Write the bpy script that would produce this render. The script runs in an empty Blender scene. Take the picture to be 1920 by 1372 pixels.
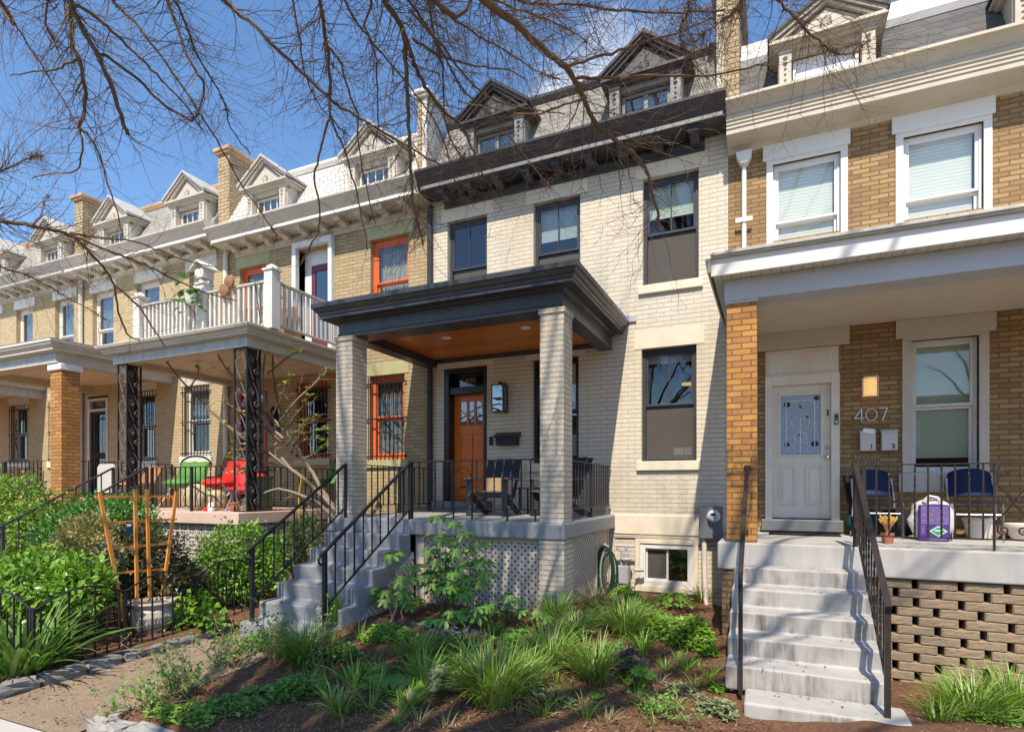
import bpy, math, random
import numpy as np
from mathutils import Vector
random.seed(7); RNG = np.random.default_rng(7)
SC = bpy.context.scene; COL = SC.collection
# ---------------------------------------------------------------- camera, sky, sun, exposure
TH = math.atan(485/1080.); CT, ST = math.cos(TH), math.sin(TH); CZ = 1.71
cd = bpy.data.cameras.new('camera'); cam = bpy.data.objects.new('camera', cd); COL.objects.link(cam)
cam.location = (0, 0, CZ); cam.rotation_euler = (math.radians(90), 0, TH)
cd.sensor_width = 36; cd.lens = 1080/1920*36; cd.shift_y = 229/1920; cd.clip_start = .05; cd.clip_end = 2000
SC.camera = cam
SUN = Vector((.175, -1.0, 1.33)).normalized()
SC.view_settings.view_transform = 'Standard'; SC.view_settings.look = 'None'
SC.view_settings.exposure = .68; SC.view_settings.gamma = 1
wd = bpy.data.worlds.new('World'); SC.world = wd; wd.use_nodes = True
wn, wl = wd.node_tree.nodes, wd.node_tree.links; wn.clear()
sky = wn.new('ShaderNodeTexSky'); sky.sky_type = 'NISHITA'; sky.sun_disc = False
sky.sun_elevation = math.asin(SUN.z); sky.sun_rotation = math.atan2(SUN.x, SUN.y)
sky.air_density = 1.0; sky.dust_density = .3; sky.ozone_density = 2.6
bg = wn.new('ShaderNodeBackground'); bg.inputs[1].default_value = .112
wo = wn.new('ShaderNodeOutputWorld')
tcw = wn.new('ShaderNodeTexCoord'); cn = wn.new('ShaderNodeTexNoise'); cn.inputs['Scale'].default_value = 3.1; cn.inputs['Detail'].default_value = 7; cn.inputs['Roughness'].default_value = .58
mpw = wn.new('ShaderNodeMapping'); mpw.inputs['Scale'].default_value = (1, 1, 1.6); mpw.inputs['Location'].default_value = (.37, .13, .4)
wl.new(tcw.outputs['Generated'], mpw.inputs['Vector']); wl.new(mpw.outputs[0], cn.inputs['Vector'])
# a few wisps of cloud round one direction of the sky
vd = wn.new('ShaderNodeVectorMath'); vd.operation = 'DISTANCE'; vd.inputs[1].default_value = (-.235, .785, .575)
wl.new(tcw.outputs['Generated'], vd.inputs[0])
mr = wn.new('ShaderNodeMapRange'); mr.inputs[1].default_value = .05; mr.inputs[2].default_value = .33; mr.inputs[3].default_value = .12; mr.inputs[4].default_value = -.5
wl.new(vd.outputs['Value'], mr.inputs[0])
ad = wn.new('ShaderNodeMath'); ad.operation = 'ADD'; wl.new(cn.outputs['Fac'], ad.inputs[0]); wl.new(mr.outputs[0], ad.inputs[1])
cr = wn.new('ShaderNodeMapRange'); cr.interpolation_type = 'SMOOTHSTEP'; cr.inputs[1].default_value = .5; cr.inputs[2].default_value = .78; cr.inputs[3].default_value = 0; cr.inputs[4].default_value = .8
wl.new(ad.outputs[0], cr.inputs[0])
mxw = wn.new('ShaderNodeMix'); mxw.data_type = 'RGBA'; mxw.inputs['B'].default_value = (7.2, 7.4, 7.8, 1)
hs = wn.new('ShaderNodeHueSaturation'); hs.inputs['Saturation'].default_value = 1.12; hs.inputs['Value'].default_value = 1.32; wl.new(sky.outputs[0], hs.inputs['Color'])
wl.new(cr.outputs[0], mxw.inputs['Factor']); wl.new(hs.outputs[0], mxw.inputs['A'])
wl.new(mxw.outputs['Result'], bg.inputs[0]); wl.new(bg.outputs[0], wo.inputs[0])
sd = bpy.data.lights.new('sun', 'SUN'); sd.energy = 4.2; sd.angle = math.radians(.53); sd.color = (1, .90, .75)
so = bpy.data.objects.new('sun', sd); COL.objects.link(so); so.rotation_euler = SUN.to_track_quat('Z', 'Y').to_euler(); so.location = (3, -8, 14)

def at(px, py, Y):
    """pixel of the 1920 px photograph -> world point on the plane y = Y"""
    a = (px-960)/1080.; T = 485/1080.; t = (a-T)/(1+a*T); X = t*Y; zf = Y*CT-X*ST
    return Vector((X, Y, CZ+(915-py)*zf/1080.))
def atz(px, py, zf):
    """pixel + distance along the view axis -> world point"""
    r = (px-960)/1080.*zf
    return Vector((r*CT-zf*ST, r*ST+zf*CT, CZ+(915-py)*zf/1080.))

# ---------------------------------------------------------------- materials
MATS = {}
class NT:
    def __init__(s, name):
        s.m = bpy.data.materials.new(name); s.m.use_nodes = True; s.n = s.m.node_tree.nodes; s.l = s.m.node_tree.links
        s.b = s.n['Principled BSDF']; s.out = s.n['Material Output']; MATS[name] = s.m
    def new(s, t, **k):
        o = s.n.new(t)
        for a, v in k.items(): setattr(o, a, v)
        return o
    def pos(s):
        return s.new('ShaderNodeNewGeometry').outputs['Position']
    def noise(s, scale, detail=4, rough=.55, vec=None, stretch=None):
        n = s.new('ShaderNodeTexNoise'); n.inputs['Scale'].default_value = scale; n.inputs['Detail'].default_value = detail; n.inputs['Roughness'].default_value = rough
        v = vec or s.pos()
        if stretch:
            mp = s.new('ShaderNodeMapping'); mp.inputs['Scale'].default_value = stretch; s.l.new(v, mp.inputs['Vector']); v = mp.outputs[0]
        s.l.new(v, n.inputs['Vector']); return n.outputs['Fac']
    def ramp(s, fac, stops):
        r = s.new('ShaderNodeValToRGB'); e = r.color_ramp.elements
        while len(e) < len(stops): e.new(.5)
        for i, (p, c) in enumerate(stops): e[i].position = p; e[i].color = (*c, 1) if len(c) == 3 else c
        s.l.new(fac, r.inputs[0]); return r.outputs[0]
    def mix(s, fac, a, b, mode='MIX'):
        m = s.new('ShaderNodeMix', data_type='RGBA', blend_type=mode)
        for k, v in (('Factor', fac), ('A', a), ('B', b)):
            if isinstance(v, (int, float)): m.inputs[k].default_value = v
            elif isinstance(v, tuple): m.inputs[k].default_value = (*v, 1) if len(v) == 3 else v
            else: s.l.new(v, m.inputs[k])
        return m.outputs['Result']
    def math(s, op, a, b=0.):
        m = s.new('ShaderNodeMath', operation=op)
        for i, v in enumerate((a, b)):
            if isinstance(v, (int, float)): m.inputs[i].default_value = v
            else: s.l.new(v, m.inputs[i])
        return m.outputs[0]
    def mapr(s, v, a, b, c, d):
        m = s.new('ShaderNodeMapRange'); 
        for i, q in enumerate((a, b, c, d)): m.inputs[i+1].default_value = q
        s.l.new(v, m.inputs[0]); return m.outputs[0]
    def col(s, c):
        if isinstance(c, tuple): s.b.inputs['Base Color'].default_value = (*c, 1)
        else: s.l.new(c, s.b.inputs['Base Color'])
    def rough(s, r):
        if isinstance(r, (int, float)): s.b.inputs['Roughness'].default_value = r
        else: s.l.new(r, s.b.inputs['Roughness'])
    def bump(s, h, strength=.3, dist=.01):
        b = s.new('ShaderNodeBump'); b.inputs['Strength'].default_value = strength; b.inputs['Distance'].default_value = dist
        s.l.new(h, b.inputs['Height']); s.l.new(b.outputs[0], s.b.inputs['Normal'])
    def wallvec(s):
        sp = s.new('ShaderNodeSeparateXYZ'); s.l.new(s.pos(), sp.inputs[0])
        c = s.new('ShaderNodeCombineXYZ'); s.l.new(s.math('ADD', sp.outputs[0], sp.outputs[1]), c.inputs[0]); s.l.new(sp.outputs[2], c.inputs[1]); return c.outputs[0]

def brick(name, c1, c2, mortar, stain=(.1, .08, .06), stain_amt=.3, bw=.215, rh=.0677, ms=.008, bstr=.6, rnoise=60, spots=None, mvis=1.0, off=.5, fill=0.):
    s = NT(name); v = s.wallvec()
    # waver the courses a little
    wv = s.new('ShaderNodeVectorMath', operation='ADD'); nz = s.new('ShaderNodeTexNoise'); nz.inputs['Scale'].default_value = 5; s.l.new(v, nz.inputs['Vector'])
    sc = s.new('ShaderNodeVectorMath', operation='SCALE'); sc.inputs['Scale'].default_value = .008
    sub = s.new('ShaderNodeVectorMath', operation='SUBTRACT'); sub.inputs[1].default_value = (.5, .5, .5)
    s.l.new(nz.outputs['Color'], sub.inputs[0]); s.l.new(sub.outputs[0], sc.inputs[0]); s.l.new(v, wv.inputs[0]); s.l.new(sc.outputs[0], wv.inputs[1])
    b = s.new('ShaderNodeTexBrick'); b.offset = off; b.offset_frequency = 2; b.squash = 1
    for k, x in (('Scale', 1), ('Mortar Size', ms), ('Mortar Smooth', .15), ('Bias', 0), ('Brick Width', bw), ('Row Height', rh)): b.inputs[k].default_value = x
    b.inputs['Color1'].default_value = (*c1, 1); b.inputs['Color2'].default_value = (*c2, 1); b.inputs['Mortar'].default_value = (*mortar, 1)
    s.l.new(wv.outputs[0], b.inputs['Vector'])
    big = s.noise(.7, 5, .6); mid = s.noise(4, 5, .65); fine = s.noise(rnoise, 4, .7)
    c = b.outputs['Color']; jf = b.outputs['Fac']
    if fill:   # joints partly filled with paint: a shadow line under each course is painted in, in mortar colour
        b.inputs['Mortar'].default_value = (*c2, 1); sp = s.new('ShaderNodeSeparateXYZ'); s.l.new(wv.outputs[0], sp.inputs[0])
        fz = s.math('FRACT', s.math('MULTIPLY', sp.outputs[1], 1/rh)); ln = s.math('LESS_THAN', s.math('ABSOLUTE', s.math('SUBTRACT', fz, s.math('MULTIPLY', s.mapr(s.noise(9, 4), .3, .7, 0, .07), 1.))), .045)
        gap = s.mapr(s.noise(6.5, 5, .7, stretch=(1, 1, 2.5)), .36, .60, 1-fill, 1)
        c = s.mix(s.math('MULTIPLY', s.math('MULTIPLY', ln, gap), .85), s.mix(s.math('MULTIPLY', jf, .28), c, mortar), mortar)
        rain = s.noise(5, 5, .65, stretch=(2.2, 2.2, .16)); c = s.mix(s.mapr(rain, .5, .8, 0, .32), c, stain)
    c = s.mix(s.mapr(mid, .35, .7, 0, .35), c, s.mix(.5, c, (c1[0]*.75, c1[1]*.75, c1[2]*.75)))
    if spots: c = s.mix(s.mapr(fine, .55, .7, 0, .8), c, spots)
    c = s.mix(s.mapr(big, .5, .78, 0, stain_amt), c, stain)
    c = s.mix(s.mapr(fine, .3, .75, .12, 0), c, (.02, .02, .02))
    s.col(c); s.rough(.85)
    h = s.math('ADD', s.math('MULTIPLY', b.outputs['Fac'], -1.0*mvis), s.math('MULTIPLY', fine, .45))
    h = s.math('ADD', h, s.math('MULTIPLY', mid, .35))
    s.bump(h, bstr, .012); return s.m

def paint(name, c, rough=.5, var=.12, dirt=None, dirt_amt=.3, bumpamt=.08, streak=False):
    s = NT(name); n = s.noise(3, 6, .65, stretch=(3, 3, .7) if streak else None); f = s.noise(45, 4, .6)
    base = s.mix(s.mapr(n, .3, .75, 0, 1), tuple(x*(1+var*.5) for x in c), tuple(x*(1-var) for x in c))
    if dirt:
        d = s.noise(6, 7, .7, stretch=(4, 4, .6)); base = s.mix(s.mapr(d, .55, .8, 0, dirt_amt), base, dirt)
    base = s.mix(s.mapr(f, .6, .8, 0, .1), base, tuple(x*.6 for x in c))
    s.col(base); s.rough(s.mapr(n, .3, .7, rough*.85, min(1, rough*1.15))); s.bump(f, bumpamt, .004); return s.m

def plain(name, c, rough=.5, metal=0., var=.1, scale=20):
    s = NT(name); n = s.noise(scale, 4, .6)
    s.col(s.mix(n, tuple(min(1, x*(1+var)) for x in c), tuple(x*(1-var) for x in c))); s.rough(rough); s.b.inputs['Metallic'].default_value = metal; s.b.inputs['Specular IOR Level'].default_value = .5 if max(c) > .06 or metal else .22; return s.m

def concrete(name, c, dark, streak=.5, blotch=.4, rough=.75):
    s = NT(name); a = s.noise(1.4, 8, .65); st = s.noise(9, 6, .7, stretch=(1, 1, .12)); f = s.noise(70, 4, .7); sp = s.noise(28, 3, .6)
    col = s.mix(s.mapr(a, .35, .7, 0, blotch), c, tuple(x*.72 for x in c))
    nz = s.new('ShaderNodeSeparateXYZ'); g = s.new('ShaderNodeNewGeometry'); s.l.new(g.outputs['Normal'], nz.inputs[0])
    vert = s.mapr(s.math('ABSOLUTE', nz.outputs[2]), .2, .7, 1, .25)
    stm = s.math('MULTIPLY', s.mapr(st, .42, .68, 0, 1), s.mapr(s.noise(1.7, 4), .36, .54, 0, streak))
    col = s.mix(s.math('MULTIPLY', stm, vert), col, dark)
    col = s.mix(s.mapr(sp, .68, .76, 0, .45), col, dark)
    s.col(col); s.rough(rough); s.bump(s.math('ADD', f, s.math('MULTIPLY', sp, .6)), .9 if name == 'split_face' else .3, .014 if name == 'split_face' else .006); return s.m

def foliage(name, c1, c2, c3=None, rough=.45, trans=.25):
    s = NT(name); g = s.new('ShaderNodeNewGeometry'); rnd = g.outputs['Random Per Island']
    st = [(0, c1), (1, c2)] if c3 is None else [(0, c1), (.72, c2), (1, c3)]
    col = s.ramp(rnd, st); n = s.noise(2.5, 3)
    col = s.mix(s.mapr(n, .35, .7, 0, .35), col, tuple(x*.65 for x in c1))
    s.col(col); s.rough(rough)
    tr = s.new('ShaderNodeBsdfTranslucent'); s.l.new(s.mix(.35, col, (c2[0]*1.2, c2[1]*1.3, c2[2]*.6)), tr.inputs['Color'])
    mx = s.new('ShaderNodeMixShader'); mx.inputs[0].default_value = trans
    s.l.new(s.b.outputs[0], mx.inputs[1]); s.l.new(tr.outputs[0], mx.inputs[2]); s.l.new(mx.outputs[0], s.out.inputs[0]); return s.m

def glass(name, tint=(.75, .8, .8), refl=.12, rough=0., wav=.0):
    s = NT(name); s.n.remove(s.b)
    t = s.new('ShaderNodeBsdfTransparent'); t.inputs[0].default_value = (*tint, 1)
    gl = s.new('ShaderNodeBsdfGlossy'); gl.inputs['Roughness'].default_value = rough; gl.inputs[0].default_value = (.92, .96, 1, 1)
    if wav:
        b = s.new('ShaderNodeBump'); b.inputs['Strength'].default_value = wav; b.inputs['Distance'].default_value = .01
        s.l.new(s.noise(3, 2), b.inputs['Height']); s.l.new(b.outputs[0], gl.inputs['Normal'])
    fr = s.new('ShaderNodeFresnel'); fr.inputs[0].default_value = 1.5
    bf = s.new('ShaderNodeNewGeometry').outputs['Backfacing']; f = s.math('MULTIPLY', s.math('ADD', fr.outputs[0], refl), s.math('SUBTRACT', 1., bf)); mx = s.new('ShaderNodeMixShader')
    s.l.new(f, mx.inputs[0]); s.l.new(t.outputs[0], mx.inputs[1]); s.l.new(gl.outputs[0], mx.inputs[2]); s.l.new(mx.outputs[0], s.out.inputs[0]); return s.m

def wood(name, c1, c2, plank=.0, axis=0, rough=.35):
    s = NT(name); st = [1.2, 1.2, 1.2]; st[axis] = .06
    n = s.noise(26, 6, .65, stretch=tuple(st)); c = s.ramp(n, [(.3, c1), (.7, c2)])
    if plank:
        sp = s.new('ShaderNodeSeparateXYZ'); s.l.new(s.pos(), sp.inputs[0])
        k = 1 if axis == 0 else 0
        v = s.math('MULTIPLY', sp.outputs[k], 1/plank); fr = s.math('FRACT', v); fl = s.math('FLOOR', v)
        wn_ = s.new('ShaderNodeTexWhiteNoise', noise_dimensions='1D'); s.l.new(fl, wn_.inputs['W'])
        c = s.mix(s.mapr(wn_.outputs['Value'], 0, 1, 0, .9), c, tuple(x*.7 for x in c1))
        gv = s.math('LESS_THAN', fr, .07); c = s.mix(gv, c, tuple(x*.25 for x in c1)); s.bump(s.math('MULTIPLY', gv, -1), .5, .005)
    s.col(c); s.rough(rough); return s.m

brick('cream_brick', (.69, .615, .485), (.655, .58, .455), (.27, .225, .16), stain=(.46, .39, .28), stain_amt=.5, ms=.006, bstr=.9, rnoise=45, fill=.75)
brick('pier_brick', (.60, .53, .43), (.52, .455, .36), (.20, .165, .12), stain=(.36, .31, .25), stain_amt=.4, bw=.2, ms=.008, bstr=1., rnoise=60, rh=.0615, fill=.35)
brick('tan_brick', (.47, .365, .205), (.385, .285, .145), (.20, .155, .10), stain=(.33, .22, .10), stain_amt=.3, ms=.006, bstr=.6)
brick('pale_tan_brick', (.50, .395, .235), (.42, .32, .175), (.24, .18, .115), stain=(.42, .28, .13), stain_amt=.3, ms=.005, bstr=.5)
brick('brown_brick', (.45, .285, .115), (.27, .15, .055), (.15, .11, .075), stain=(.16, .09, .045), stain_amt=.35, ms=.008, bstr=1., rnoise=55, rh=.062, bw=.205)
brick('orange_brick', (.60, .29, .065), (.38, .155, .035), (.15, .105, .07), stain=(.26, .13, .05), stain_amt=.45, ms=.0075, bstr=1., rnoise=80, spots=(.22, .09, .03), bw=.2, rh=.0665)
brick('dark_brick', (.20, .115, .055), (.26, .15, .07), (.08, .06, .05), stain=(.07, .05, .04), stain_amt=.4, ms=.011, bstr=1.)
brick('chimney_brick', (.52, .40, .23), (.44, .32, .17), (.20, .155, .11), stain=(.3, .22, .13), ms=.009, bstr=.8, rh=.075)
brick('grey_slate', (.27, .255, .225), (.225, .215, .19), (.12, .115, .10), stain=(.2, .19, .17), bw=.23, rh=.11, ms=.008, bstr=.6)
brick('white_slate', (.60, .58, .54), (.50, .485, .45), (.22, .21, .19), stain=(.5, .48, .44), bw=.2, rh=.13, ms=.008, bstr=.7)
brick('weathered_slate', (.34, .31, .27), (.27, .25, .22), (.14, .2, .17), stain=(.36, .27, .18), bw=.2, rh=.13, ms=.008, bstr=.6)
brick('asphalt_shingle', (.135, .13, .125), (.08, .078, .076), (.06, .06, .06), stain=(.12, .11, .105), bw=.27, rh=.13, ms=.007, bstr=.7, rnoise=120, off=.37)
paint('cream_paint', (.69, .605, .465), .6, dirt=(.5, .43, .32), dirt_amt=.2)
paint('white_paint', (.66, .63, .57), .5, dirt=(.5, .45, .38), dirt_amt=.35)
paint('bright_white', (.72, .705, .67), .4, var=.05)
paint('offwhite_trim', (.52, .48, .405), .5, dirt=(.42, .36, .28), dirt_amt=.3)
paint('beige_trim', (.47, .42, .335), .5, dirt=(.38, .32, .25), dirt_amt=.35)
paint('worn_white', (.47, .45, .41), .6, var=.25, dirt=(.30, .22, .14), dirt_amt=.6, streak=True)
paint('worn_grey_blue', (.40, .44, .44), .6, var=.25, dirt=(.55, .52, .46), dirt_amt=.6, streak=True)
paint('light_grey_board', (.47, .49, .52), .45, var=.06, dirt=(.35, .36, .37), dirt_amt=.15)
paint('slate_trim', (.046, .047, .053), .36, var=.3, dirt=(.12, .118, .115), dirt_amt=.4, streak=True, bumpamt=.2)
paint('slate_trim_worn', (.05, .049, .05), .45, var=.3, dirt=(.2, .19, .18), dirt_amt=.3)
paint('grey_trim', (.21, .205, .195), .5, var=.12)
paint('black_trim', (.012, .012, .014), .35, var=.1)
paint('green_lintel', (.40, .385, .20), .6, dirt=(.3, .28, .15))
paint('orange_trim', (.68, .135, .03), .45, var=.12)
paint('red_door_paint', (.30, .03, .025), .4)
paint('maroon', (.14, .025, .045), .4)
paint('pink_slab', (.62, .44, .35), .7, dirt=(.4, .28, .2))
paint('orange_slab', (.50, .25, .11), .7, dirt=(.3, .15, .08))
paint('rust_cap', (.50, .32, .19), .7, var=.3, dirt=(.6, .53, .42), dirt_amt=.6)
paint('lattice_paint', (.62, .54, .45), .6, dirt=(.45, .37, .29))
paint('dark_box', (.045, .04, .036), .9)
plain('iron', (.022, .021, .022), .38, .0, .2)
plain('iron_worn', (.035, .028, .026), .42, .0, .45, 9)
plain('iron_grey', (.045, .045, .05), .45, .0, .2)
plain('galv_iron', (.10, .095, .09), .45)
plain('dark_metal', (.03, .03, .033), .35)
plain('chrome', (.62, .62, .63), .22, 1.)
plain('galv_grey', (.42, .43, .45), .5, .2)
plain('meter_grey', (.13, .14, .155), .5)
plain('white_plastic', (.58, .56, .53), .4, 0, .04)
plain('blue_plastic', (.004, .011, .055), .45)
plain('black_cloth', (.015, .015, .018), .9)
plain('teal_cloth', (.01, .045, .06), .9)
plain('green_cloth', (.075, .22, .035), .7)
plain('red_cloth', (.72, .012, .008), .6)
plain('purple_card', (.07, .018, .21), .6, 0, .05)
plain('pale_print', (.30, .24, .46), .6)
plain('green_print', (.02, .26, .15), .6)
plain('white_print', (.85, .85, .85), .6)
plain('ink', (.012, .014, .02), .6)
plain('navy_ink', (.02, .04, .12), .5)
plain('cardboard', (.42, .27, .13), .8)
plain('straw', (.60, .36, .10), .8)
plain('hose_green', (.016, .055, .032), .4)
plain('hose_pale', (.33, .40, .34), .4)
plain('brass', (.30, .20, .06), .4)
paint('door_white', (.74, .68, .575), .5, dirt=(.45, .40, .33), dirt_amt=.35)
plain('pot_white', (.66, .60, .53), .55)
plain('terracotta', (.35, .13, .06), .8)
plain('olive_plastic', (.18, .22, .11), .6)
plain('sack', (.45, .37, .22), .8)
plain('curtain', (.50, .46, .40), .9)
plain('dark_curtain', (.17, .145, .125), .9)
plain('stake_yellow', (.55, .38, .04), .5)
s_ = NT('screen_mesh'); s_.col((.125, .11, .095)); s_.rough(.8); t_ = s_.new('ShaderNodeBsdfTransparent'); x_ = s_.new('ShaderNodeMixShader'); x_.inputs[0].default_value = .50; s_.l.new(t_.outputs[0], x_.inputs[1]); s_.l.new(s_.b.outputs[0], x_.inputs[2]); s_.l.new(x_.outputs[0], s_.out.inputs[0])
plain('frosted', (.78, .80, .84), .3)
plain('chair_slate', (.035, .037, .045), .5)
plain('granite', (.20, .195, .19), .85, 0, .6, 35)
plain('granite_pale', (.30, .285, .265), .85, 0, .5, 30)
plain('bark', (.15, .092, .048), .85, 0, .5, 40)
plain('bark_dark', (.15, .092, .052), .85, 0, .45, 40)
plain('bark_pale', (.27, .20, .14), .85, 0, .4, 30)
plain('twig_tan', (.33, .20, .12), .8, 0, .3)
plain('stem_green', (.10, .17, .04), .6)
plain('post_grey', (.36, .34, .31), .75)
plain('flower_blue', (.45, .50, .72), .7)
plain('number_silver', (.78, .76, .70), .3, .4)
concrete('grey_step', (.26, .268, .28), (.20, .205, .21), .25, .35, .55)
concrete('pale_step', (.42, .405, .38), (.11, .09, .07), 1., .45)
concrete('porch_grey', (.34, .34, .32), (.25, .23, .20), .3, .4)
concrete('pale_slab', (.43, .415, .39), (.25, .23, .21), .4, .3)
concrete('sidewalk_concrete', (.50, .475, .43), (.30, .27, .23), .3, .5)
concrete('breeze_block', (.60, .54, .48), (.3, .25, .2), .3, .4)
concrete('urn_stone', (.50, .455, .40), (.22, .18, .14), .5, .5)
concrete('split_face', (.33, .245, .16), (.15, .11, .08), .4, .6, .9)
wood('cedar_ceiling', (.58, .155, .02), (.85, .28, .05), plank=.085, axis=0, rough=.3)
wood('orange_door', (.64, .135, .010), (.76, .19, .02), axis=2, rough=.35)
wood('trellis_wood', (.66, .23, .04), (.78, .32, .075), axis=2, rough=.6)
wood('brown_wood', (.22, .10, .04), (.34, .17, .07), axis=2, rough=.6)
def bead(name, c, pitch, k=1):
    s = NT(name); sp = s.new('ShaderNodeSeparateXYZ'); s.l.new(s.pos(), sp.inputs[0])
    fr = s.math('FRACT', s.math('MULTIPLY', sp.outputs[k], 1/pitch)); g = s.math('LESS_THAN', fr, .1)
    n = s.noise(2, 5); s.col(s.mix(s.math('MULTIPLY', g, .55), s.mix(n, c, tuple(x*.85 for x in c)), (.12, .1, .08))); s.rough(.55); s.bump(s.math('MULTIPLY', g, -1), .5, .006); return s.m
bead('bead_board', (.72, .645, .53), .085)
bead('vent_soffit', (.66, .63, .57), .10, 0)
def blindmat(name, c, pitch):
    s = NT(name); sp = s.new('ShaderNodeSeparateXYZ'); s.l.new(s.pos(), sp.inputs[0])
    fr = s.math('FRACT', s.math('MULTIPLY', sp.outputs[2], 1/pitch)); s.col(s.mix(s.mapr(fr, 0, .35, .45, 0), c, (.25, .26, .25))); s.rough(.6); s.bump(fr, .5, .01); return s.m
blindmat('blind_white', (.86, .88, .80), .045)
blindmat('blind_grey', (.62, .66, .68), .04)
blindmat('blind_olive', (.74, .75, .62), .03)
glass('window_glass', (.82, .86, .84), .05)
glass('dark_glass', (.66, .69, .69), .13)
glass('clear_pane', (.9, .92, .92), .05)
glass('old_glass', (.25, .28, .32), .22, .0, .15)
def textured_glass():
    s = NT('leaded_glass'); n = s.noise(60, 5, .7); s.col(s.ramp(n, [(.3, (.17, .24, .34)), (.7, (.48, .56, .67))])); s.rough(.12); s.bump(n, .6, .006)
textured_glass()
def lampmat(name, c, e):
    s = NT(name); s.b.inputs['Emission Color'].default_value = (*c, 1); s.b.inputs['Emission Strength'].default_value = e; s.col(c)
lampmat('lamp_glow', (1, .62, .22), .55); lampmat('ceiling_glow', (1, .88, .66), 5.)
def mulch():
    s = NT('mulch'); a = s.noise(1.1, 6, .6); f = s.noise(38, 6, .75); e = s.noise(11, 6, .7)
    c = s.ramp(f, [(.25, (.045, .019, .009)), (.5, (.17, .077, .036)), (.75, (.37, .19, .095))])
    c = s.mix(s.mapr(a, .4, .65, 0, .6), c, s.mix(e, (.075, .036, .019), (.27, .145, .08)))
    s.col(c); s.rough(.95); s.bump(s.math('ADD', f, e), .9, .03)
mulch()
def aggregate():
    s = NT('path_concrete'); f = s.noise(75, 4, .85); a = s.noise(2.2, 7, .65); e = s.noise(16, 5, .7)
    c = s.ramp(f, [(.3, (.11, .075, .045)), (.55, (.34, .255, .17)), (.8, (.66, .55, .42))])
    c = s.mix(s.mapr(a, .42, .66, 0, .65), c, (.22, .165, .12)); c = s.mix(s.mapr(e, .55, .72, 0, .5), c, (.15, .11, .08)); s.col(c); s.rough(.95); s.bump(s.math('ADD', f, e), .8, .012)
aggregate()
s_ = NT('asphalt'); s_.col(s_.mix(s_.noise(90, 3, .8), (.04, .04, .042), (.075, .074, .072))); s_.rough(.9)
foliage('leaf_hedge', (.10, .23, .024), (.21, .37, .04), (.33, .46, .08))
foliage('leaf_glossy', (.10, .24, .02), (.19, .36, .035), (.30, .45, .08), .3)
foliage('leaf_deep', (.045, .15, .016), (.09, .26, .025), (.15, .33, .05))
foliage('leaf_gold', (.27, .25, .075), (.40, .36, .13), (.52, .46, .20), .55)
foliage('leaf_bronze', (.055, .070, .028), (.11, .12, .05), (.26, .085, .03), .4)
foliage('leaf_lime', (.14, .30, .025), (.24, .42, .05), (.34, .50, .10))
foliage('leaf_varieg', (.20, .30, .06), (.36, .42, .14), (.55, .53, .24))
foliage('leaf_bud', (.30, .42, .06), (.45, .56, .12))
foliage('leaf_hydrangea', (.10, .24, .03), (.18, .35, .05), (.27, .43, .09))
foliage('blade_green', (.12, .25, .022), (.25, .42, .05), (.44, .48, .19), .4)
foliage('blade_lily', (.10, .21, .035), (.17, .31, .06), (.30, .40, .11), .35)
foliage('blade_straw', (.33, .27, .14), (.42, .38, .19), (.22, .32, .07), .6)
foliage('leaf_purple', (.035, .018, .028), (.075, .04, .055), (.11, .075, .085), .4, .1)
foliage('leaf_broad', (.13, .30, .035), (.21, .40, .06), None, .4, .3)
foliage('leaf_grey', (.20, .24, .12), (.30, .33, .17))
foliage('chip', (.06, .03, .015), (.26, .14, .078), (.46, .30, .18), .9, 0)
# ---------------------------------------------------------------- mesh helpers
OFF = {}
def tag(o, label=None, cat=None, group=None, kind=None):
    for k, v in (('label', label), ('category', cat), ('group', group), ('kind', kind)):
        if v: o[k] = v
    return o
def root(name, label, cat, loc, group=None):
    o = bpy.data.objects.new(name, None); COL.objects.link(o); o.location = loc; o.empty_display_size = .2
    OFF[o.name] = Vector(loc); return tag(o, label, cat, group)
def link(name, me, parent, off):
    o = bpy.data.objects.new(name, me); COL.objects.link(o)
    if parent is not None: o.parent = parent
    else: o.location = off
    OFF[o.name] = Vector(off); return o
def finish(name, V, F, mat, parent=None, smooth=False, bevel=0., recalc=True, label=None, segs=2):
    """one mesh object from world-space vertices"""
    V = np.asarray(V, float).reshape(-1, 3)
    if parent is not None: off = OFF[parent.name]
    else:
        lo, hi = V.min(0), V.max(0); off = Vector(((lo[0]+hi[0])/2, (lo[1]+hi[1])/2, lo[2]))
    V = V-np.array(off)
    me = bpy.data.meshes.new(name)
    if isinstance(F, np.ndarray):
        n, k = F.shape; me.vertices.add(len(V)); me.vertices.foreach_set('co', V.ravel())
        me.loops.add(n*k); me.loops.foreach_set('vertex_index', F.ravel().astype(np.int32))
        me.polygons.add(n); me.polygons.foreach_set('loop_start', np.arange(0, n*k, k, dtype=np.int32)); me.polygons.foreach_set('loop_total', np.full(n, k, np.int32))
        me.update(calc_edges=True)
    else: me.from_pydata([tuple(v) for v in V], [], F)
    me.validate()
    if recalc and not isinstance(F, np.ndarray):
        import bmesh
        bm = bmesh.new(); bm.from_mesh(me); bmesh.ops.recalc_face_normals(bm, faces=bm.faces); bm.to_mesh(me); bm.free()
    me.materials.append(MATS[mat])
    if smooth: me.polygons.foreach_set('use_smooth', np.ones(len(me.polygons), bool))
    o = link(name, me, parent, off)
    if bevel:
        m = o.modifiers.new('bevel', 'BEVEL'); m.width = bevel; m.segments = segs; m.limit_method = 'ANGLE'; m.angle_limit = math.radians(40)
    if label: o['label'] = label
    return o
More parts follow.
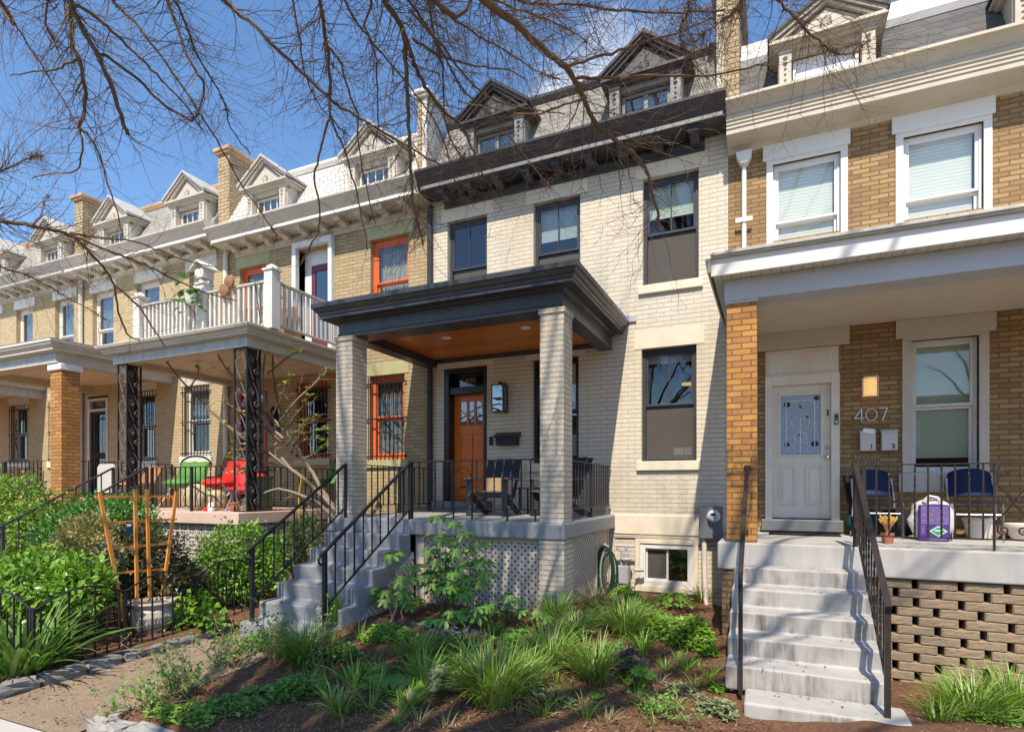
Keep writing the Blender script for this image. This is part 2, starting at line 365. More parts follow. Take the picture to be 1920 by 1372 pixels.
class MB:
    def __init__(s): s.v = []; s.f = []
    def add(s, V, F):
        n = len(s.v); s.v += [tuple(v) for v in V]; s.f += [tuple(i+n for i in f) for f in F]; return s
    def box(s, x0, x1, y0, y1, z0, z1):
        return s.add([(x, y, z) for x in (x0, x1) for y in (y0, y1) for z in (z0, z1)], [(0, 1, 3, 2), (4, 6, 7, 5), (0, 4, 5, 1), (2, 3, 7, 6), (0, 2, 6, 4), (1, 5, 7, 3)])
    def prism(s, pts, ax, a, b):
        """closed 2-D outline extruded along an axis; pts are the other two coordinates in order"""
        n = len(pts)
        def P(p, t): return (t, p[0], p[1]) if ax == 0 else (p[0], t, p[1]) if ax == 1 else (p[0], p[1], t)
        return s.add([P(p, a) for p in pts]+[P(p, b) for p in pts], [tuple(range(n)), tuple(range(2*n-1, n-1, -1))]+[(i, (i+1) % n, n+(i+1) % n, n+i) for i in range(n)])
    def ring(s, x0, x1, yf, yb, prof):
        """moulding profile (projection, z) carried round three sides of a porch roof"""
        V = []
        for p, z in prof: V += [(x0-p, yb, z), (x0-p, yf-p, z), (x1+p, yf-p, z), (x1+p, yb, z)]
        F = []
        for i in range(len(prof)-1):
            for k in range(3): F.append((4*i+k, 4*i+k+1, 4*i+5+k, 4*i+4+k))
        return s.add(V, F)
    def tube(s, pts, r, n=6, cap=True):
        pts = [Vector(p) for p in pts]; m = len(pts); rs = r if isinstance(r, (list, tuple)) else [r]*m
        V = []; up = None
        for i in range(m):
            t = (pts[min(i+1, m-1)]-pts[max(i-1, 0)]); t = t.normalized() if t.length > 1e-9 else Vector((0, 0, 1))
            if up is None:
                up = Vector((0, 0, 1)) if abs(t.z) < .9 else Vector((1, 0, 0))
            u = (up-t*up.dot(t)); u = u.normalized() if u.length > 1e-6 else t.orthogonal().normalized()
            up = u; w = t.cross(u)
            for k in range(n):
                a = 2*math.pi*k/n; V.append(pts[i]+(u*math.cos(a)+w*math.sin(a))*rs[i])
        F = [(i*n+k, i*n+(k+1) % n, (i+1)*n+(k+1) % n, (i+1)*n+k) for i in range(m-1) for k in range(n)]
        if cap: F += [tuple(range(n-1, -1, -1)), tuple((m-1)*n+k for k in range(n))]
        return s.add(V, F)
    def lathe(s, cx, cy, prof, n=24, sx=1, sy=1):
        V = [(cx+sx*r*math.cos(2*math.pi*k/n), cy+sy*r*math.sin(2*math.pi*k/n), z) for r, z in prof for k in range(n)]
        m = len(prof); F = [(i*n+k, i*n+(k+1) % n, (i+1)*n+(k+1) % n, (i+1)*n+k) for i in range(m-1) for k in range(n)]
        return s.add(V, F+[tuple(range(n-1, -1, -1)), tuple((m-1)*n+k for k in range(n))])
    def bar(s, p, q, w, h, up=(0, 0, 1)):
        """rectangular bar from p to q, w across, h along up"""
        p, q = Vector(p), Vector(q); t = (q-p).normalized(); u = Vector(up); u = u-t*u.dot(t)
        if u.length < 1e-5: u = t.orthogonal()
        u.normalize(); a = t.cross(u)*(w/2); b = u*(h/2)
        V = [c+i*a+j*b for c in (p, q) for i, j in ((-1, -1), (1, -1), (1, 1), (-1, 1))]
        return s.add(V, [(3, 2, 1, 0), (4, 5, 6, 7)]+[(k, (k+1) % 4, 4+(k+1) % 4, 4+k) for k in range(4)])
    def chev(s, x, hw, z0, zp, th, y0, y1):
        """gable-shaped moulding: two raking bars of thickness th"""
        k = (zp-z0)/hw; t = th*math.hypot(1, k)
        return s.prism([(x-hw, z0), (x, zp), (x+hw, z0), (x+hw, z0-t), (x, zp-t), (x-hw, z0-t)], 1, y0, y1)
    def build(s, name, mat, parent=None, **k): return finish(name, s.v, s.f, mat, parent, **k)
def box(name, mat, parent, x0, x1, y0, y1, z0, z1, **k): return MB().box(x0, x1, y0, y1, z0, z1).build(name, mat, parent, **k)
def spiral(c, r0, r1, a0, turns, ax, n=26):
    """points of a scroll in the plane across axis ax ('y' -> x,z ; 'x' -> y,z)"""
    P = []
    for i in range(n+1):
        t = i/n; r = r0+(r1-r0)*t; a = a0+turns*2*math.pi*t
        P.append((c[0]+r*math.cos(a), c[1], c[2]+r*math.sin(a)) if ax == 'y' else (c[0], c[1]+r*math.cos(a), c[2]+r*math.sin(a)))
    return P
def copy_tree(o, parent=None, d=(0, 0, 0)):
    c = o.copy(); COL.objects.link(c)
    if parent is not None: c.parent = parent
    else: c.location = o.location+Vector(d)
    OFF[c.name] = OFF[o.name]+Vector(d)
    for ch in list(o.children): copy_tree(ch, c, d)
    return c
def text_mesh(name, txt, size, mat, parent, loc, rx=90, rz=0, depth=.003, bold=0.):
    cu = bpy.data.curves.new('lettering', 'FONT'); cu.body = txt; cu.size = size; cu.extrude = depth; cu.align_x = 'CENTER'; cu.align_y = 'CENTER'; cu.offset = bold
    t = bpy.data.objects.new('lettering_tmp', cu); COL.objects.link(t)
    dg = bpy.context.evaluated_depsgraph_get(); dg.update(); me = bpy.data.meshes.new_from_object(t.evaluated_get(dg)); bpy.data.objects.remove(t)
    from mathutils import Matrix
    me.transform(Matrix.Translation(Vector(loc)-(OFF[parent.name] if parent else Vector(loc))) @ Matrix.Rotation(math.radians(rz), 4, 'Z') @ Matrix.Rotation(math.radians(rx), 4, 'X'))
    me.materials.clear(); me.materials.append(MATS[mat]); me.name = name
    return link(name, me, parent, OFF[parent.name] if parent else Vector(loc))

# ---------------------------------------------------------------- foliage helpers (numpy)
def unit(a): return a/np.maximum(np.linalg.norm(a, axis=1, keepdims=True), 1e-9)
def leaf_arrays(P, D, N, L, Wd, fold=.25, droop=.15):
    """rhombic folded leaves: base P, direction D, normal N, length L, half width Wd (arrays)"""
    D = unit(D); S = unit(np.cross(D, N)); N = np.cross(S, D); L = L[:, None]; Wd = Wd[:, None]
    m = P+D*L*.5; b = P; t = P+D*L-N*L*droop; a = m+S*Wd+N*Wd*fold; c = m-S*Wd+N*Wd*fold; k = m
    V = np.stack([b, a, t, c, k], 1).reshape(-1, 3); n = len(P); i = np.arange(n)[:, None]*5
    F = np.concatenate([i+np.array([[0, 4, 1]]), i+np.array([[4, 2, 1]]), i+np.array([[0, 3, 4]]), i+np.array([[4, 3, 2]])], 0)
    return V, F
def leaves(name, P, D, N, L, Wd, mat, parent, fold=.25, droop=.15):
    V, F = leaf_arrays(P, D, N, L, Wd, fold, droop); return finish(name, V, F, mat, parent)
def blob_points(blobs, n, shell=.55, seed=0):
    """points through a union of ellipsoids, denser near the outside; returns points and outward directions"""
    r = np.random.default_rng(seed); vol = np.array([b[3]*b[4]*b[5] for b in blobs])**.67; P = []; O = []
    cnt = r.multinomial(n, vol/vol.sum())
    for b, c in zip(blobs, cnt):
        u = unit(r.normal(size=(c, 3))); rad = r.uniform(shell, 1, c)**.7*(1+r.normal(0, .075, c)+.16*(r.random(c) < .035))
        # break the outline up with lumps
        lump = 1+.17*np.sin(u[:, 0]*7+b[0]*9)*np.sin(u[:, 1]*6+b[1]*5)+.09*np.sin(u[:, 2]*11+u[:, 0]*9)
        e = np.array(b[3:6]); P.append(np.array(b[:3])+u*e*(rad*lump)[:, None]); O.append(unit(u/e))
    return np.concatenate(P), np.concatenate(O)
def shrub(name, label, blobs, n, leaf, mat, cat='shrub', group=None, seed=1, up=.3, stemmat='bark_dark', spread=.9, base=None, wid=.3, shell=.5):
    """shrub thing: stems and a crown of leaf-sized faces"""
    r = np.random.default_rng(seed); bx = np.mean([b[0] for b in blobs]); by = np.mean([b[1] for b in blobs])
    z0 = base if base is not None else min(b[2]-b[5] for b in blobs)
    o = root(name, label, cat, (bx, by, z0), group)
    P, O = blob_points(blobs, n, shell, seed); P[:, 2] = np.maximum(P[:, 2], z0+.01)
    D = unit(O+r.normal(0, spread, O.shape)+np.array([0, 0, up])); N = unit(np.array([0, 0, 1.])+O*.6+r.normal(0, .45, O.shape))
    L = leaf*r.uniform(.6, 1.3, n); leaves('foliage', P, D, N, L, L*wid, mat, o)
    m = MB()
    for k in range(max(10, n//140)):
        q = P[r.integers(len(P))]; b = Vector((bx+r.normal(0, .05), by+r.normal(0, .05), z0-.03)); q = Vector(q); mid = b.lerp(q, .5)+Vector((r.normal(0, .05), r.normal(0, .05), .03))
        m.tube([b, mid, q], [.011, .007, .003], 4)
    m.build('stems', stemmat, o); return o
def blades(P, A, L, Wd, lean, curl, seg=6, r=RNG):
    """arching strap leaves from base points P, azimuth A, length L, width Wd; lean = start angle from vertical, curl = added bend"""
    n = len(P); V = np.zeros((n, seg+1, 2, 3)); h = np.stack([np.cos(A), np.sin(A), np.zeros(n)], 1); sd = np.stack([-np.sin(A), np.cos(A), np.zeros(n)], 1)
    tw = r.normal(0, .35, n)[:, None]; sd = unit(sd+np.array([[0, 0, 1]])*tw)
    p = P.copy(); 
    for k in range(seg+1):
        t = k/seg; a = lean+curl*t**1.4; w = Wd*(1-t**2.2)*(.55+.9*min(t*3, .5))+.0006
        V[:, k, 0] = p-sd*w[:, None]; V[:, k, 1] = p+sd*w[:, None]
        p = p+(h*np.sin(a)[:, None]+np.array([[0, 0, 1]])*np.cos(a)[:, None])*(L/seg)[:, None]
    V = V.reshape(-1, 3); i = (np.arange(n)*(seg+1)*2)[:, None]
    F = np.concatenate([i+np.array([[2*k, 2*k+1, 2*k+3, 2*k+2]]) for k in range(seg)], 0)
    return V, F
def tuft(name, label, x, y, z, n, L, w, mat, rad=.06, lean=(.1, .7), curl=(.3, 1.5), cat='plant', group=None, seed=1, straw=0, parent=None, part='blades'):
    r = np.random.default_rng(seed); o = parent or root(name, label, cat, (x, y, z), group)
    def go(k, mat, part, ll):
        A = r.uniform(0, 2*math.pi, k); rr = rad*np.sqrt(r.uniform(0, 1, k)); P = np.stack([x+rr*np.cos(A), y+rr*np.sin(A), np.full(k, z-.01)], 1)
        A = A+r.normal(0, .5, k); V, F = blades(P, A, ll*r.uniform(.55, 1.1, k), w*r.uniform(.6, 1.2, k), r.uniform(*lean, k), r.uniform(*curl, k), r=r); V[:, 2] = np.maximum(V[:, 2], z-.02)
        finish(part, V, F, mat, o)
    go(n, mat, part, L)
    if straw: go(straw, 'blade_straw', 'dry_blades', L*.8)
    return o
# ---------------------------------------------------------------- ground
W = 8.76
def sm(t): t = np.clip(t, 0, 1); return t*t*(3-2*t)
def gz(x, y):
    x = np.asarray(x, float); y = np.asarray(y, float)
    bed = .05+.15*sm((y-2.9)/3.2)-.06*sm((y-7)/1.6)+.025*np.sin(x*2.3+1)*np.sin(y*1.9)*sm((y-2.8)/.6)
    right = .02-.26*sm((y-4.6)/1.8)
    left = .06+.10*sm((y-3)/3)
    rb = -.12+.13*sm((y-5.)/1.6); z = bed+(rb-bed)*sm((x+1.7)/1.3); z = z+(right-z)*sm((x+.05)/.9); z = z+.010*np.sin(x*17+y*5)*np.sin(y*19-x*3)*sm((y-2.75)/.3)
    z = z+(left-z)*sm((-5.9-x)/.3)
    z = z*sm((y-2.45)/.3)+(-.06)*(1-sm((y-2.45)/.3))
    path = (x > -5.86) & (x < -4.45) & (y < 4.85)
    return np.where(path, np.minimum(z, -.055+.045*np.clip((y-2.4)/2.3, 0, 1)), z)
def G(x, y): return float(gz(x, y))
def grid_sheet(name, mat, xs, ys, dz=0., parent=None, zf=gz):
    X, Y = np.meshgrid(xs, ys); Z = zf(X, Y)+dz; V = np.stack([X, Y, Z], -1).reshape(-1, 3); nx, ny = len(xs), len(ys)
    i = np.arange(ny-1)[:, None]*nx+np.arange(nx-1)[None]; i = i.ravel()[:, None]
    return finish(name, V, i+np.array([[0, 1, nx+1, nx]]), mat, parent, smooth=True)
xs = np.concatenate([[-300, -120, -60, -35], np.arange(-24, -8, .4), np.arange(-8, 3, .06), np.arange(3, 10, .4), [20, 60, 120, 300]])
ys = np.concatenate([[-300, -100, -40, -12], np.arange(-6, 2.3, .5), np.arange(2.3, 9, .06), [10, 14, 20, 40, 100, 400]])
tag(grid_sheet('ground', 'mulch', xs, ys), kind='structure')
def flat(name, mat, x0, x1, y0, y1, dz):
    o = grid_sheet(name, mat, np.arange(x0, x1+.01, .1 if x1-x0 < 20 else .5), np.arange(y0, y1+.01, .05), dz); return tag(o, kind='structure')
flat('garden_path', 'path_concrete', -5.84, -4.50, 2.42, 4.86, .012)
flat('sidewalk', 'sidewalk_concrete', -40, 30, .4, 2.42, .02)
tag(box('kerb', 'granite', None, -40, 30, -.62, -.42, -.3, -.05, bevel=.02), kind='structure')
tag(box('street', 'asphalt', None, -60, 60, -9.5, -.63, -.4, -.17), kind='structure')
tag(box('grass_verge', 'leaf_deep', None, -40, 30, -.41, .39, -.3, -.045), kind='structure')

# ---------------------------------------------------------------- house parts
def facade(h, x0, x1, z0, z1, holes, mat, y0=W, th=.28, name='wall'):
    xs = sorted({x0, x1, *[q for a in holes for q in a[:2]]}); zs = sorted({z0, z1, *[q for a in holes for q in a[2:4]]}); m = MB()
    for i in range(len(xs)-1):
        for j in range(len(zs)-1):
            cx, cz = (xs[i]+xs[i+1])/2, (zs[j]+zs[j+1])/2
            if any(a[0] < cx < a[1] and a[2] < cz < a[3] for a in holes): continue
            m.add([(xs[i], y0, zs[j]), (xs[i+1], y0, zs[j]), (xs[i+1], y0, zs[j+1]), (xs[i], y0, zs[j+1])], [(0, 1, 2, 3)])
    for a in holes:
        A, B, C, D = a[:4]; y1 = y0+th
        for q in ([(A, C), (A, D)], [(B, D), (B, C)], [(A, D), (B, D)], [(B, C), (A, C)]):
            (p, r), (u, t) = q; m.add([(p, y0, r), (u, y0, t), (u, y1, t), (p, y1, r)], [(0, 1, 2, 3)])
    m.add([(x0, y0, z0), (x0, y0, z1), (x0, y0+th, z1), (x0, y0+th, z0)], [(0, 1, 2, 3)]); m.add([(x1, y0, z0), (x1, y0, z1), (x1, y0+th, z1), (x1, y0+th, z0)], [(0, 1, 2, 3)])
    return m.build(name, mat, h, recalc=False)
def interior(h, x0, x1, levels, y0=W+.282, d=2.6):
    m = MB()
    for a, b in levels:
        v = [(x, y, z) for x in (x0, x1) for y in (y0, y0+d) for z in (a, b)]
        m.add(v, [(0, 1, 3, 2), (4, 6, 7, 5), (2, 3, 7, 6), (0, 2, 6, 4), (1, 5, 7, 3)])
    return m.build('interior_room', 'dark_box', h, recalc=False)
def back_block(h, x0, x1, z1, mat='tan_brick'):
    box('rear_wall', mat, h, x0, x1, W+3., 20, -.5, z1)
def window(h, x0, x1, z0, z1, frame='slate_trim', fw=.05, rec=.09, meet=.5, mv=(0, 0), mh=(0, 0), g=('window_glass', 'window_glass'), screen=False, blind=None, sill=None, lintel=None, casing=None, curtain=None, bars=None, label=None, muntin=None):
    y = W+rec; m = MB(); d = .06
    m.box(x0, x0+fw, y, y+d+.03, z0, z1).box(x1-fw, x1, y, y+d+.03, z0, z1).box(x0+fw, x1-fw, y, y+d+.03, z1-fw*1.3, z1).box(x0+fw, x1-fw, y, y+d+.03, z0, z0+fw)
    zm = z0+(z1-z0)*meet; s = .035; a, b = x0+fw, x1-fw
    if meet:
        m.box(a, b, y+.012, y+.05, zm, zm+s).box(a, b, y+.05, y+.085, zm-s, zm)
        m.box(a, a+s, y+.012, y+.045, zm+s, z1-fw*1.3).box(b-s, b, y+.012, y+.045, zm+s, z1-fw*1.3).box(a+s, b-s, y+.012, y+.045, z1-fw*1.3-s, z1-fw*1.3)
        m.box(a, a+s, y+.052, y+.083, z0+fw, zm-s).box(b-s, b, y+.052, y+.083, z0+fw, zm-s).box(a+s, b-s, y+.052, y+.083, z0+fw, z0+fw+s*1.3)
    f = m.build('window', frame, h, bevel=.004, label=label)
    def grid(za, zb, yy, nv, nh):
        mm = MB()
        for i in range(nv): xx = a+(b-a)*(i+1)/(nv+1); mm.box(xx-.009, xx+.009, yy-.012, yy-.002, za, zb)
        for i in range(nh): zz = za+(zb-za)*(i+1)/(nh+1); mm.box(a+s, b-s, yy-.0135, yy-.003, zz-.009, zz+.009)
        if nv or nh: mm.build('glazing_bar', muntin or frame, f)
    if meet:
        box('pane', g[0], f, a+s, b-s, y+.026, y+.03, zm+s, z1-fw*1.3-s); grid(zm+s, z1-fw*1.3-s, y+.026, mv[0], mh[0])
        box('pane', g[1], f, a+s, b-s, y+.066, y+.07, z0+fw+s, zm-s); grid(z0+fw+s, zm-s, y+.066, mv[1], mh[1])
        if screen: box('insect_screen', 'screen_mesh', f, a+.002, b-.002, y+.048, y+.050, z0+fw, zm-.037)
    else:
        box('pane', g[0], f, a, b, y+.03, y+.034, z0+fw, z1-fw*1.3); grid(z0+fw, z1-fw*1.3, y+.03, mv[0], mh[0])
    if blind: box('blind', blind[0], f, a-.01, b+.01-(blind[2] if len(blind) > 2 else 0), y+.10, y+.105, z1-fw-(z1-z0-2*fw)*blind[1], z1-fw*.5)
    if curtain:
        n = 40; cx = np.linspace(a-.01, b+.01, n); V = []; 
        for zz in (z0+fw*.5, z1-fw): V += [(xx, y+.13+.02*math.sin(i*1.7)+.01*math.sin(i*.6), zz) for i, xx in enumerate(cx)]
        finish('curtain', V, [(i, i+1, n+i+1, n+i) for i in range(n-1)], curtain, f)
    if casing:
        cm, cw, pr = casing; y2 = W-pr
        mm = MB().box(x0-cw, x0, y2, W+rec-.001, z0-.02, z1).box(x1, x1+cw, y2, W+rec-.001, z0-.02, z1).box(x0-cw, x1+cw, y2, W+rec-.001, z1, z1+cw); mm.build('casing', cm, f, bevel=.006)
    if sill: sm_, so_, sh, sp = sill; box('sill', sm_, f, x0-so_, x1+so_, W-sp, W+rec, z0-sh, z0, bevel=.008)
    if lintel: lm, lo, lh, lp = lintel; box('lintel', lm, f, x0-lo, x1+lo, W-lp, W+rec-.002, z1+.002, z1+lh, bevel=.006)
    if bars: security_bars(f, x0-.03, x1+.03, z0-.02, z1-.03, bars)
    return f
def security_bars(f, x0, x1, z0, z1, mat, y=W-.05, n=9, orn=True, name='security_bars'):
    m = MB()
    for i in range(n):
        x = x0+(x1-x0)*(i+.5)/n; m.box(x-.006, x+.006, y-.006, y+.006, z0, z1)
    for z in (z0+.08, (z0+z1)/2, z1-.12):
        m.box(x0-.03, x1+.03, y+.006, y+.016, z-.012, z+.012)
        for x in (x0-.03, x1+.018): m.box(x, x+.012, y+.016, W+.02, z-.012, z+.012)
    if orn:
        c = ((x0+x1)/2, y-.014, (z0+z1)/2)
        for dz in (.10, -.10, .26, -.26):
            for sg in (1, -1):
                m.tube([Vector(p)*1 for p in [(c[0]+sg*(q[0]), c[1], c[2]+dz+q[2]) for q in spiral((.028, 0, 0), .03, .007, math.pi, 1.4, 'y', 18)]], .0055, 4)
        for sg in (1, -1): m.tube([(c[0], c[1], c[2]+sg*.05), (c[0]+.03, c[1], c[2]+sg*.38*.5), (c[0], c[1], c[2]+sg*.40)], .006, 4); m.tube([(c[0], c[1], c[2]+sg*.05), (c[0]-.03, c[1], c[2]+sg*.38*.5), (c[0], c[1], c[2]+sg*.40)], .006, 4)
    return m.build(name, mat, f)
def cornice(h, x0, x1, z, mat, fascia_mat, nb, dz=0., bmat=None, arch=None):
    """bracketed cornice on the wall top; z = 7.05 crown level"""
    o = z-7.06
    prof = [(W-p, q+o) for p, q in ((.0, 6.78), (.41, 6.785), (.41, 6.80), (.475, 6.915), (.495, 6.93), (.52, 6.96), (.56, 7.02), (.575, 7.03), (.575, 7.065), (.0, 7.12))]
    c = MB().prism(prof, 0, x0, x1).build('cornice', mat, h)
    box('fascia', fascia_mat, c, x0+.05, x1-.05, W-.435, W-.411, 6.79+o, 6.86+o, bevel=.003)
    a0, a1 = arch or (x0+.28, x1-.28)
    MB().prism([(W-p, q+o) for p, q in ((0, 6.60), (.035, 6.60), (.035, 6.66), (.07, 6.69), (.07, 6.72), (.03, 6.73), (.03, 6.779), (0, 6.779))], 0, a0, a1).build('architrave', bmat or mat, c)
    m0 = None
    for i in range(nb):
        x = a0+.12+(a1-a0-.24)*i/(nb-1)
        m = MB().prism([(W-p, q+o) for p, q in ((.072, 6.66), (.15, 6.66), (.20, 6.69), (.27, 6.71), (.34, 6.70), (.37, 6.72), (.37, 6.78), (.072, 6.78))], 0, x-.065, x+.065)
        m.box(x-.08, x+.08, W-.385, W-.07, 6.757+o, 6.783+o)
        m.build('bracket', bmat or mat, c)
    return c
def mansard(h, x0, x1, z, mat, cap, yb=9.15, top=8.28):
    o = z-7.06
    r = MB().prism([(8.5, 7.085+o), (yb, top+o), (yb+.3, top+.06+o), (20, top-.1+o), (20, 6.9+o), (8.72, 6.9+o)], 0, x0, x1).build('roof', mat, h)
    MB().prism([(yb-.05, top-.06+o), (yb-.09, top+.02+o), (yb-.09, top+.07+o), (yb+.35, top+.11+o), (yb+.35, top+.065+o), (yb, top+.004+o)], 0, x0, x1).build('roof_trim', cap, r)
    return r
def dormer(h, x, z, w, mats, kind='lights', pil=.15, hb=.60, rise=.50, yf=8.47, over=.11):
    """pedimented roof window: body, pilasters, entablature, gable roof"""
    tr, rf, gl, fr = mats; o = z; hw = w/2; ze = o+hb
    m = MB(); yb = 9.9
    m.box(x-hw, x-hw+.03, yf+.02, yb, o-.1, ze).box(x+hw-.03, x+hw, yf+.02, yb, o-.1, ze)
    m.box(x-hw, x+hw, yf+.30, yf+.32, o, ze)
    m.box(x-hw+.03, x+hw-.03, yf+.012, yf+.14, o-.06, o+.03).box(x-hw+.03, x+hw-.03, yf+.02, yf+.30, ze-.1, ze)
    b = m.build('dormer', tr, h, bevel=.004)
    for sg in (-1, 1):
        xc = x+sg*(hw-pil/2-.012); p = MB().box(xc-pil/2, xc+pil/2, yf-.03, yf+.2, o, ze-.06).box(xc-pil/2-.012, xc+pil/2+.012, yf-.045, yf+.1, ze-.06, ze-.02)
        q = p.build('pilaster', tr, b, bevel=.005)
        t = MB()
        for k in range(6): t.lathe(xc, yf-.033, [(.0, ze-.135-.072*k), (.018+.012*(k < 2), ze-.12-.072*k), (.0, ze-.105-.072*k)], 8)
        t.build('carving', 'grey_trim' if kind == 'slider' else tr, b)
    a, c = x-hw+pil+.03, x+hw-pil-.03; zs, zt = o+.05, ze-.12
    f = MB().box(a, a+.04, yf+.09, yf+.17, zs, zt).box(c-.04, c, yf+.09, yf+.17, zs, zt).box(a+.04, c-.04, yf+.09, yf+.17, zt-.04, zt).box(a+.04, c-.04, yf+.09, yf+.17, zs, zs+.04)
    if kind == 'slider': f.box((a+c)/2-.03, (a+c)/2+.03, yf+.10, yf+.16, zs+.04, zt-.04)
    elif kind == 'lights':
        for k in range(1, 4): xx = a+(c-a)*k/4; f.box(xx-.011, xx+.011, yf+.10, yf+.14, zs+.04, zt-.04)
        f.box(a+.04, c-.04, yf+.102, yf+.138, (zs+zt)/2-.05, (zs+zt)/2-.028)
    f.build('window_frame', fr, b, bevel=.003); box('pane', gl, b, a+.04, c-.04, yf+.12, yf+.125, zs+.04, zt-.04)
    if kind == 'slider': box('blind', 'blind_white', b, a+.03, c-.03, yf+.22, yf+.225, zs, zt)
    e = MB(); hv = hw+over
    e.box(x-hv+.06, x+hv-.06, yf-.05, yf+.02, ze-.02, ze+.02).box(x-hv+.03, x+hv-.03, yf-.085, yf+.02, ze+.02, ze+.045).box(x-hv, x+hv, yf-.12, yf+.02, ze+.045, ze+.085)
    for sg in (-1, 1):
        X0, X1 = sorted((x+sg*(hw+.001), x+sg*hv)); e.box(X0, X1, yf+.02, yb-.25, ze+.045, ze+.085).box(*sorted((x+sg*(hw+.001), x+sg*(hv-.05))), yf+.02, yb-.25, ze-.01, ze+.045)
    zp = ze+.085+rise; e.chev(x, hv, ze+.115, zp+.02, .045, yf-.12, yf+.02); e.chev(x, hv-.10, ze+.10, zp-.045, .03, yf-.085, yf+.02)
    k = (hv-.16); e.prism([(x-k, ze+.086), (x+k, ze+.086), (x, zp-.12)], 1, yf-.03, yf+.02)
    P = e.build('pediment', tr, b)
    r = MB()
    for a_ in range(8): r.tube([(x, yf-.037, ze+.2), (x+.07*math.cos(a_*.785), yf-.045, ze+.2+.07*math.sin(a_*.785))], [.012, .02], 5)
    r.build('rosette', tr, P)
    MB().chev(x, hv+.02, ze+.15, zp+.06, .04, yf-.15, yb+.3).build('gable_roof', rf, b)
    return b
def chimney(h, x0, x1, y0, y1, z0, z1, m1, m2=None, cap='rust_cap', split=None):
    if m2:
        box('chimney', m1, h, x0, split, y0, y1, z0, z1); c = box('chimney', m2, h, split, x1, y0, y1-.003, z0, z1)
    else: c = box('chimney', m1, h, x0, x1, y0, y1, z0, z1)
    MB().box(x0-.05, x1+.05, y0-.05, y1+.05, z1, z1+.05).box(x0-.08, x1+.08, y0-.08, y1+.08, z1+.05, z1+.13).build('chimney_cap', cap, c, bevel=.015)
def downpipe(h, x, z0, z1, mat, r=.045, y=W-.06, strap=None, head=False):
    m = MB().tube([(x, y, z0), (x, y, z1-.12), (x, y+.03, z1)], r, 10)
    for z in np.arange(z0+.5, z1-.2, 1.6): m.tube([(x, y, z-.02), (x, y, z+.02)], r+.006, 10)
    if strap: m.box(x-.11, x+.11, y-r-.012, y-r-.004, strap-.03, strap+.03)
    o = m.build('downpipe', mat, h, smooth=False)
    if head: MB().prism([(x-.10, z1+.0), (x+.10, z1+.0), (x+.10, z1-.06), (x+.05, z1-.17), (x-.05, z1-.17), (x-.10, z1-.06)], 1, y-.09, y+.055).build('leader_head', mat, o, bevel=.01)
def pier(h, x0, x1, y0, y1, z0, z1, mat, cap=True, name='pier'):
    m = MB().box(x0, x1, y0, y1, z0, z1-.06*cap); p = m.build(name, mat, h, bevel=.006)
    if cap: box('pier_cap', mat, p, x0-.015, x1+.015, y0-.015, y1+.015, z1-.06, z1, bevel=.005)
    return p
def porch_roof(h, x0, x1, yf, zb, prof, mat, ceil, topmat, ceil_z=.12, bw=.2, bd=.34, zt=None, side_beams=True):
    """three-sided moulded entablature with beams, ceiling and deck"""
    m = MB().ring(x0, x1, yf, W, prof)
    m.box(x0+.001, x1-.001, yf+.001, yf+bd, zb, zb+.2)
    for a, b in ((x0, x0+bw), (x1-bw, x1)): m.box(a+.001, b-.001, yf+bd, W-.001, zb+.001, zb+.2)
    r = m.build('porch_roof', mat, h)
    p, z = prof[-1]; box('roof_deck', topmat, r, x0-p+.01, x1+p-.01, yf-p+.01, W-.002, z-.05, z+.004)
    box('ceiling', ceil, r, x0+bw-.01, x1-bw+.01, yf+bd-.01, W-.001, zb+ceil_z, zb+ceil_z+.02)
    return r
def railing(h, p, q, zt, zb, n, mat='iron', twist=True, posts=(0, 1), drop=.12, name='railing', th=.018, scroll=None):
    """iron railing panel between plan points p and q"""
    p, q = Vector((*p, 0)), Vector((*q, 0)); u = (q-p); L = u.length; u.normalize()
    m = MB(); m.bar(p+Vector((0, 0, zt)), q+Vector((0, 0, zt)), .032, .014); m.bar(p+Vector((0, 0, zb)), q+Vector((0, 0, zb)), .026, .012)
    o = m.build(name, mat, h)
    for k in posts:
        c = p.lerp(q, k); box('post', mat, o, c.x-th, c.x+th, c.y-th, c.y+th, zb-drop, zt+.004)
    for i in range(n):
        t = (i+1)/(n+1); c = p.lerp(q, t)
        if scroll and scroll[0] < t < scroll[1]: continue
        b = MB(); s = .0075
        if twist and i % 2:
            P = []; k = 22
            V = []
            for j in range(k+1):
                z = zb+(zt-zb)*j/k; a = j*.75 if 2 < j < k-2 else 0
                for e in range(4): V.append((c.x+s*1.41*math.cos(a+.785+e*1.571), c.y+s*1.41*math.sin(a+.785+e*1.571), z))
            b.add(V, [(j*4+e, j*4+(e+1) % 4, j*4+4+(e+1) % 4, j*4+4+e) for j in range(k) for e in range(4)])
        else: b.box(c.x-s, c.x+s, c.y-s, c.y+s, zb, zt)
        b.build('baluster', mat, o)
    return o
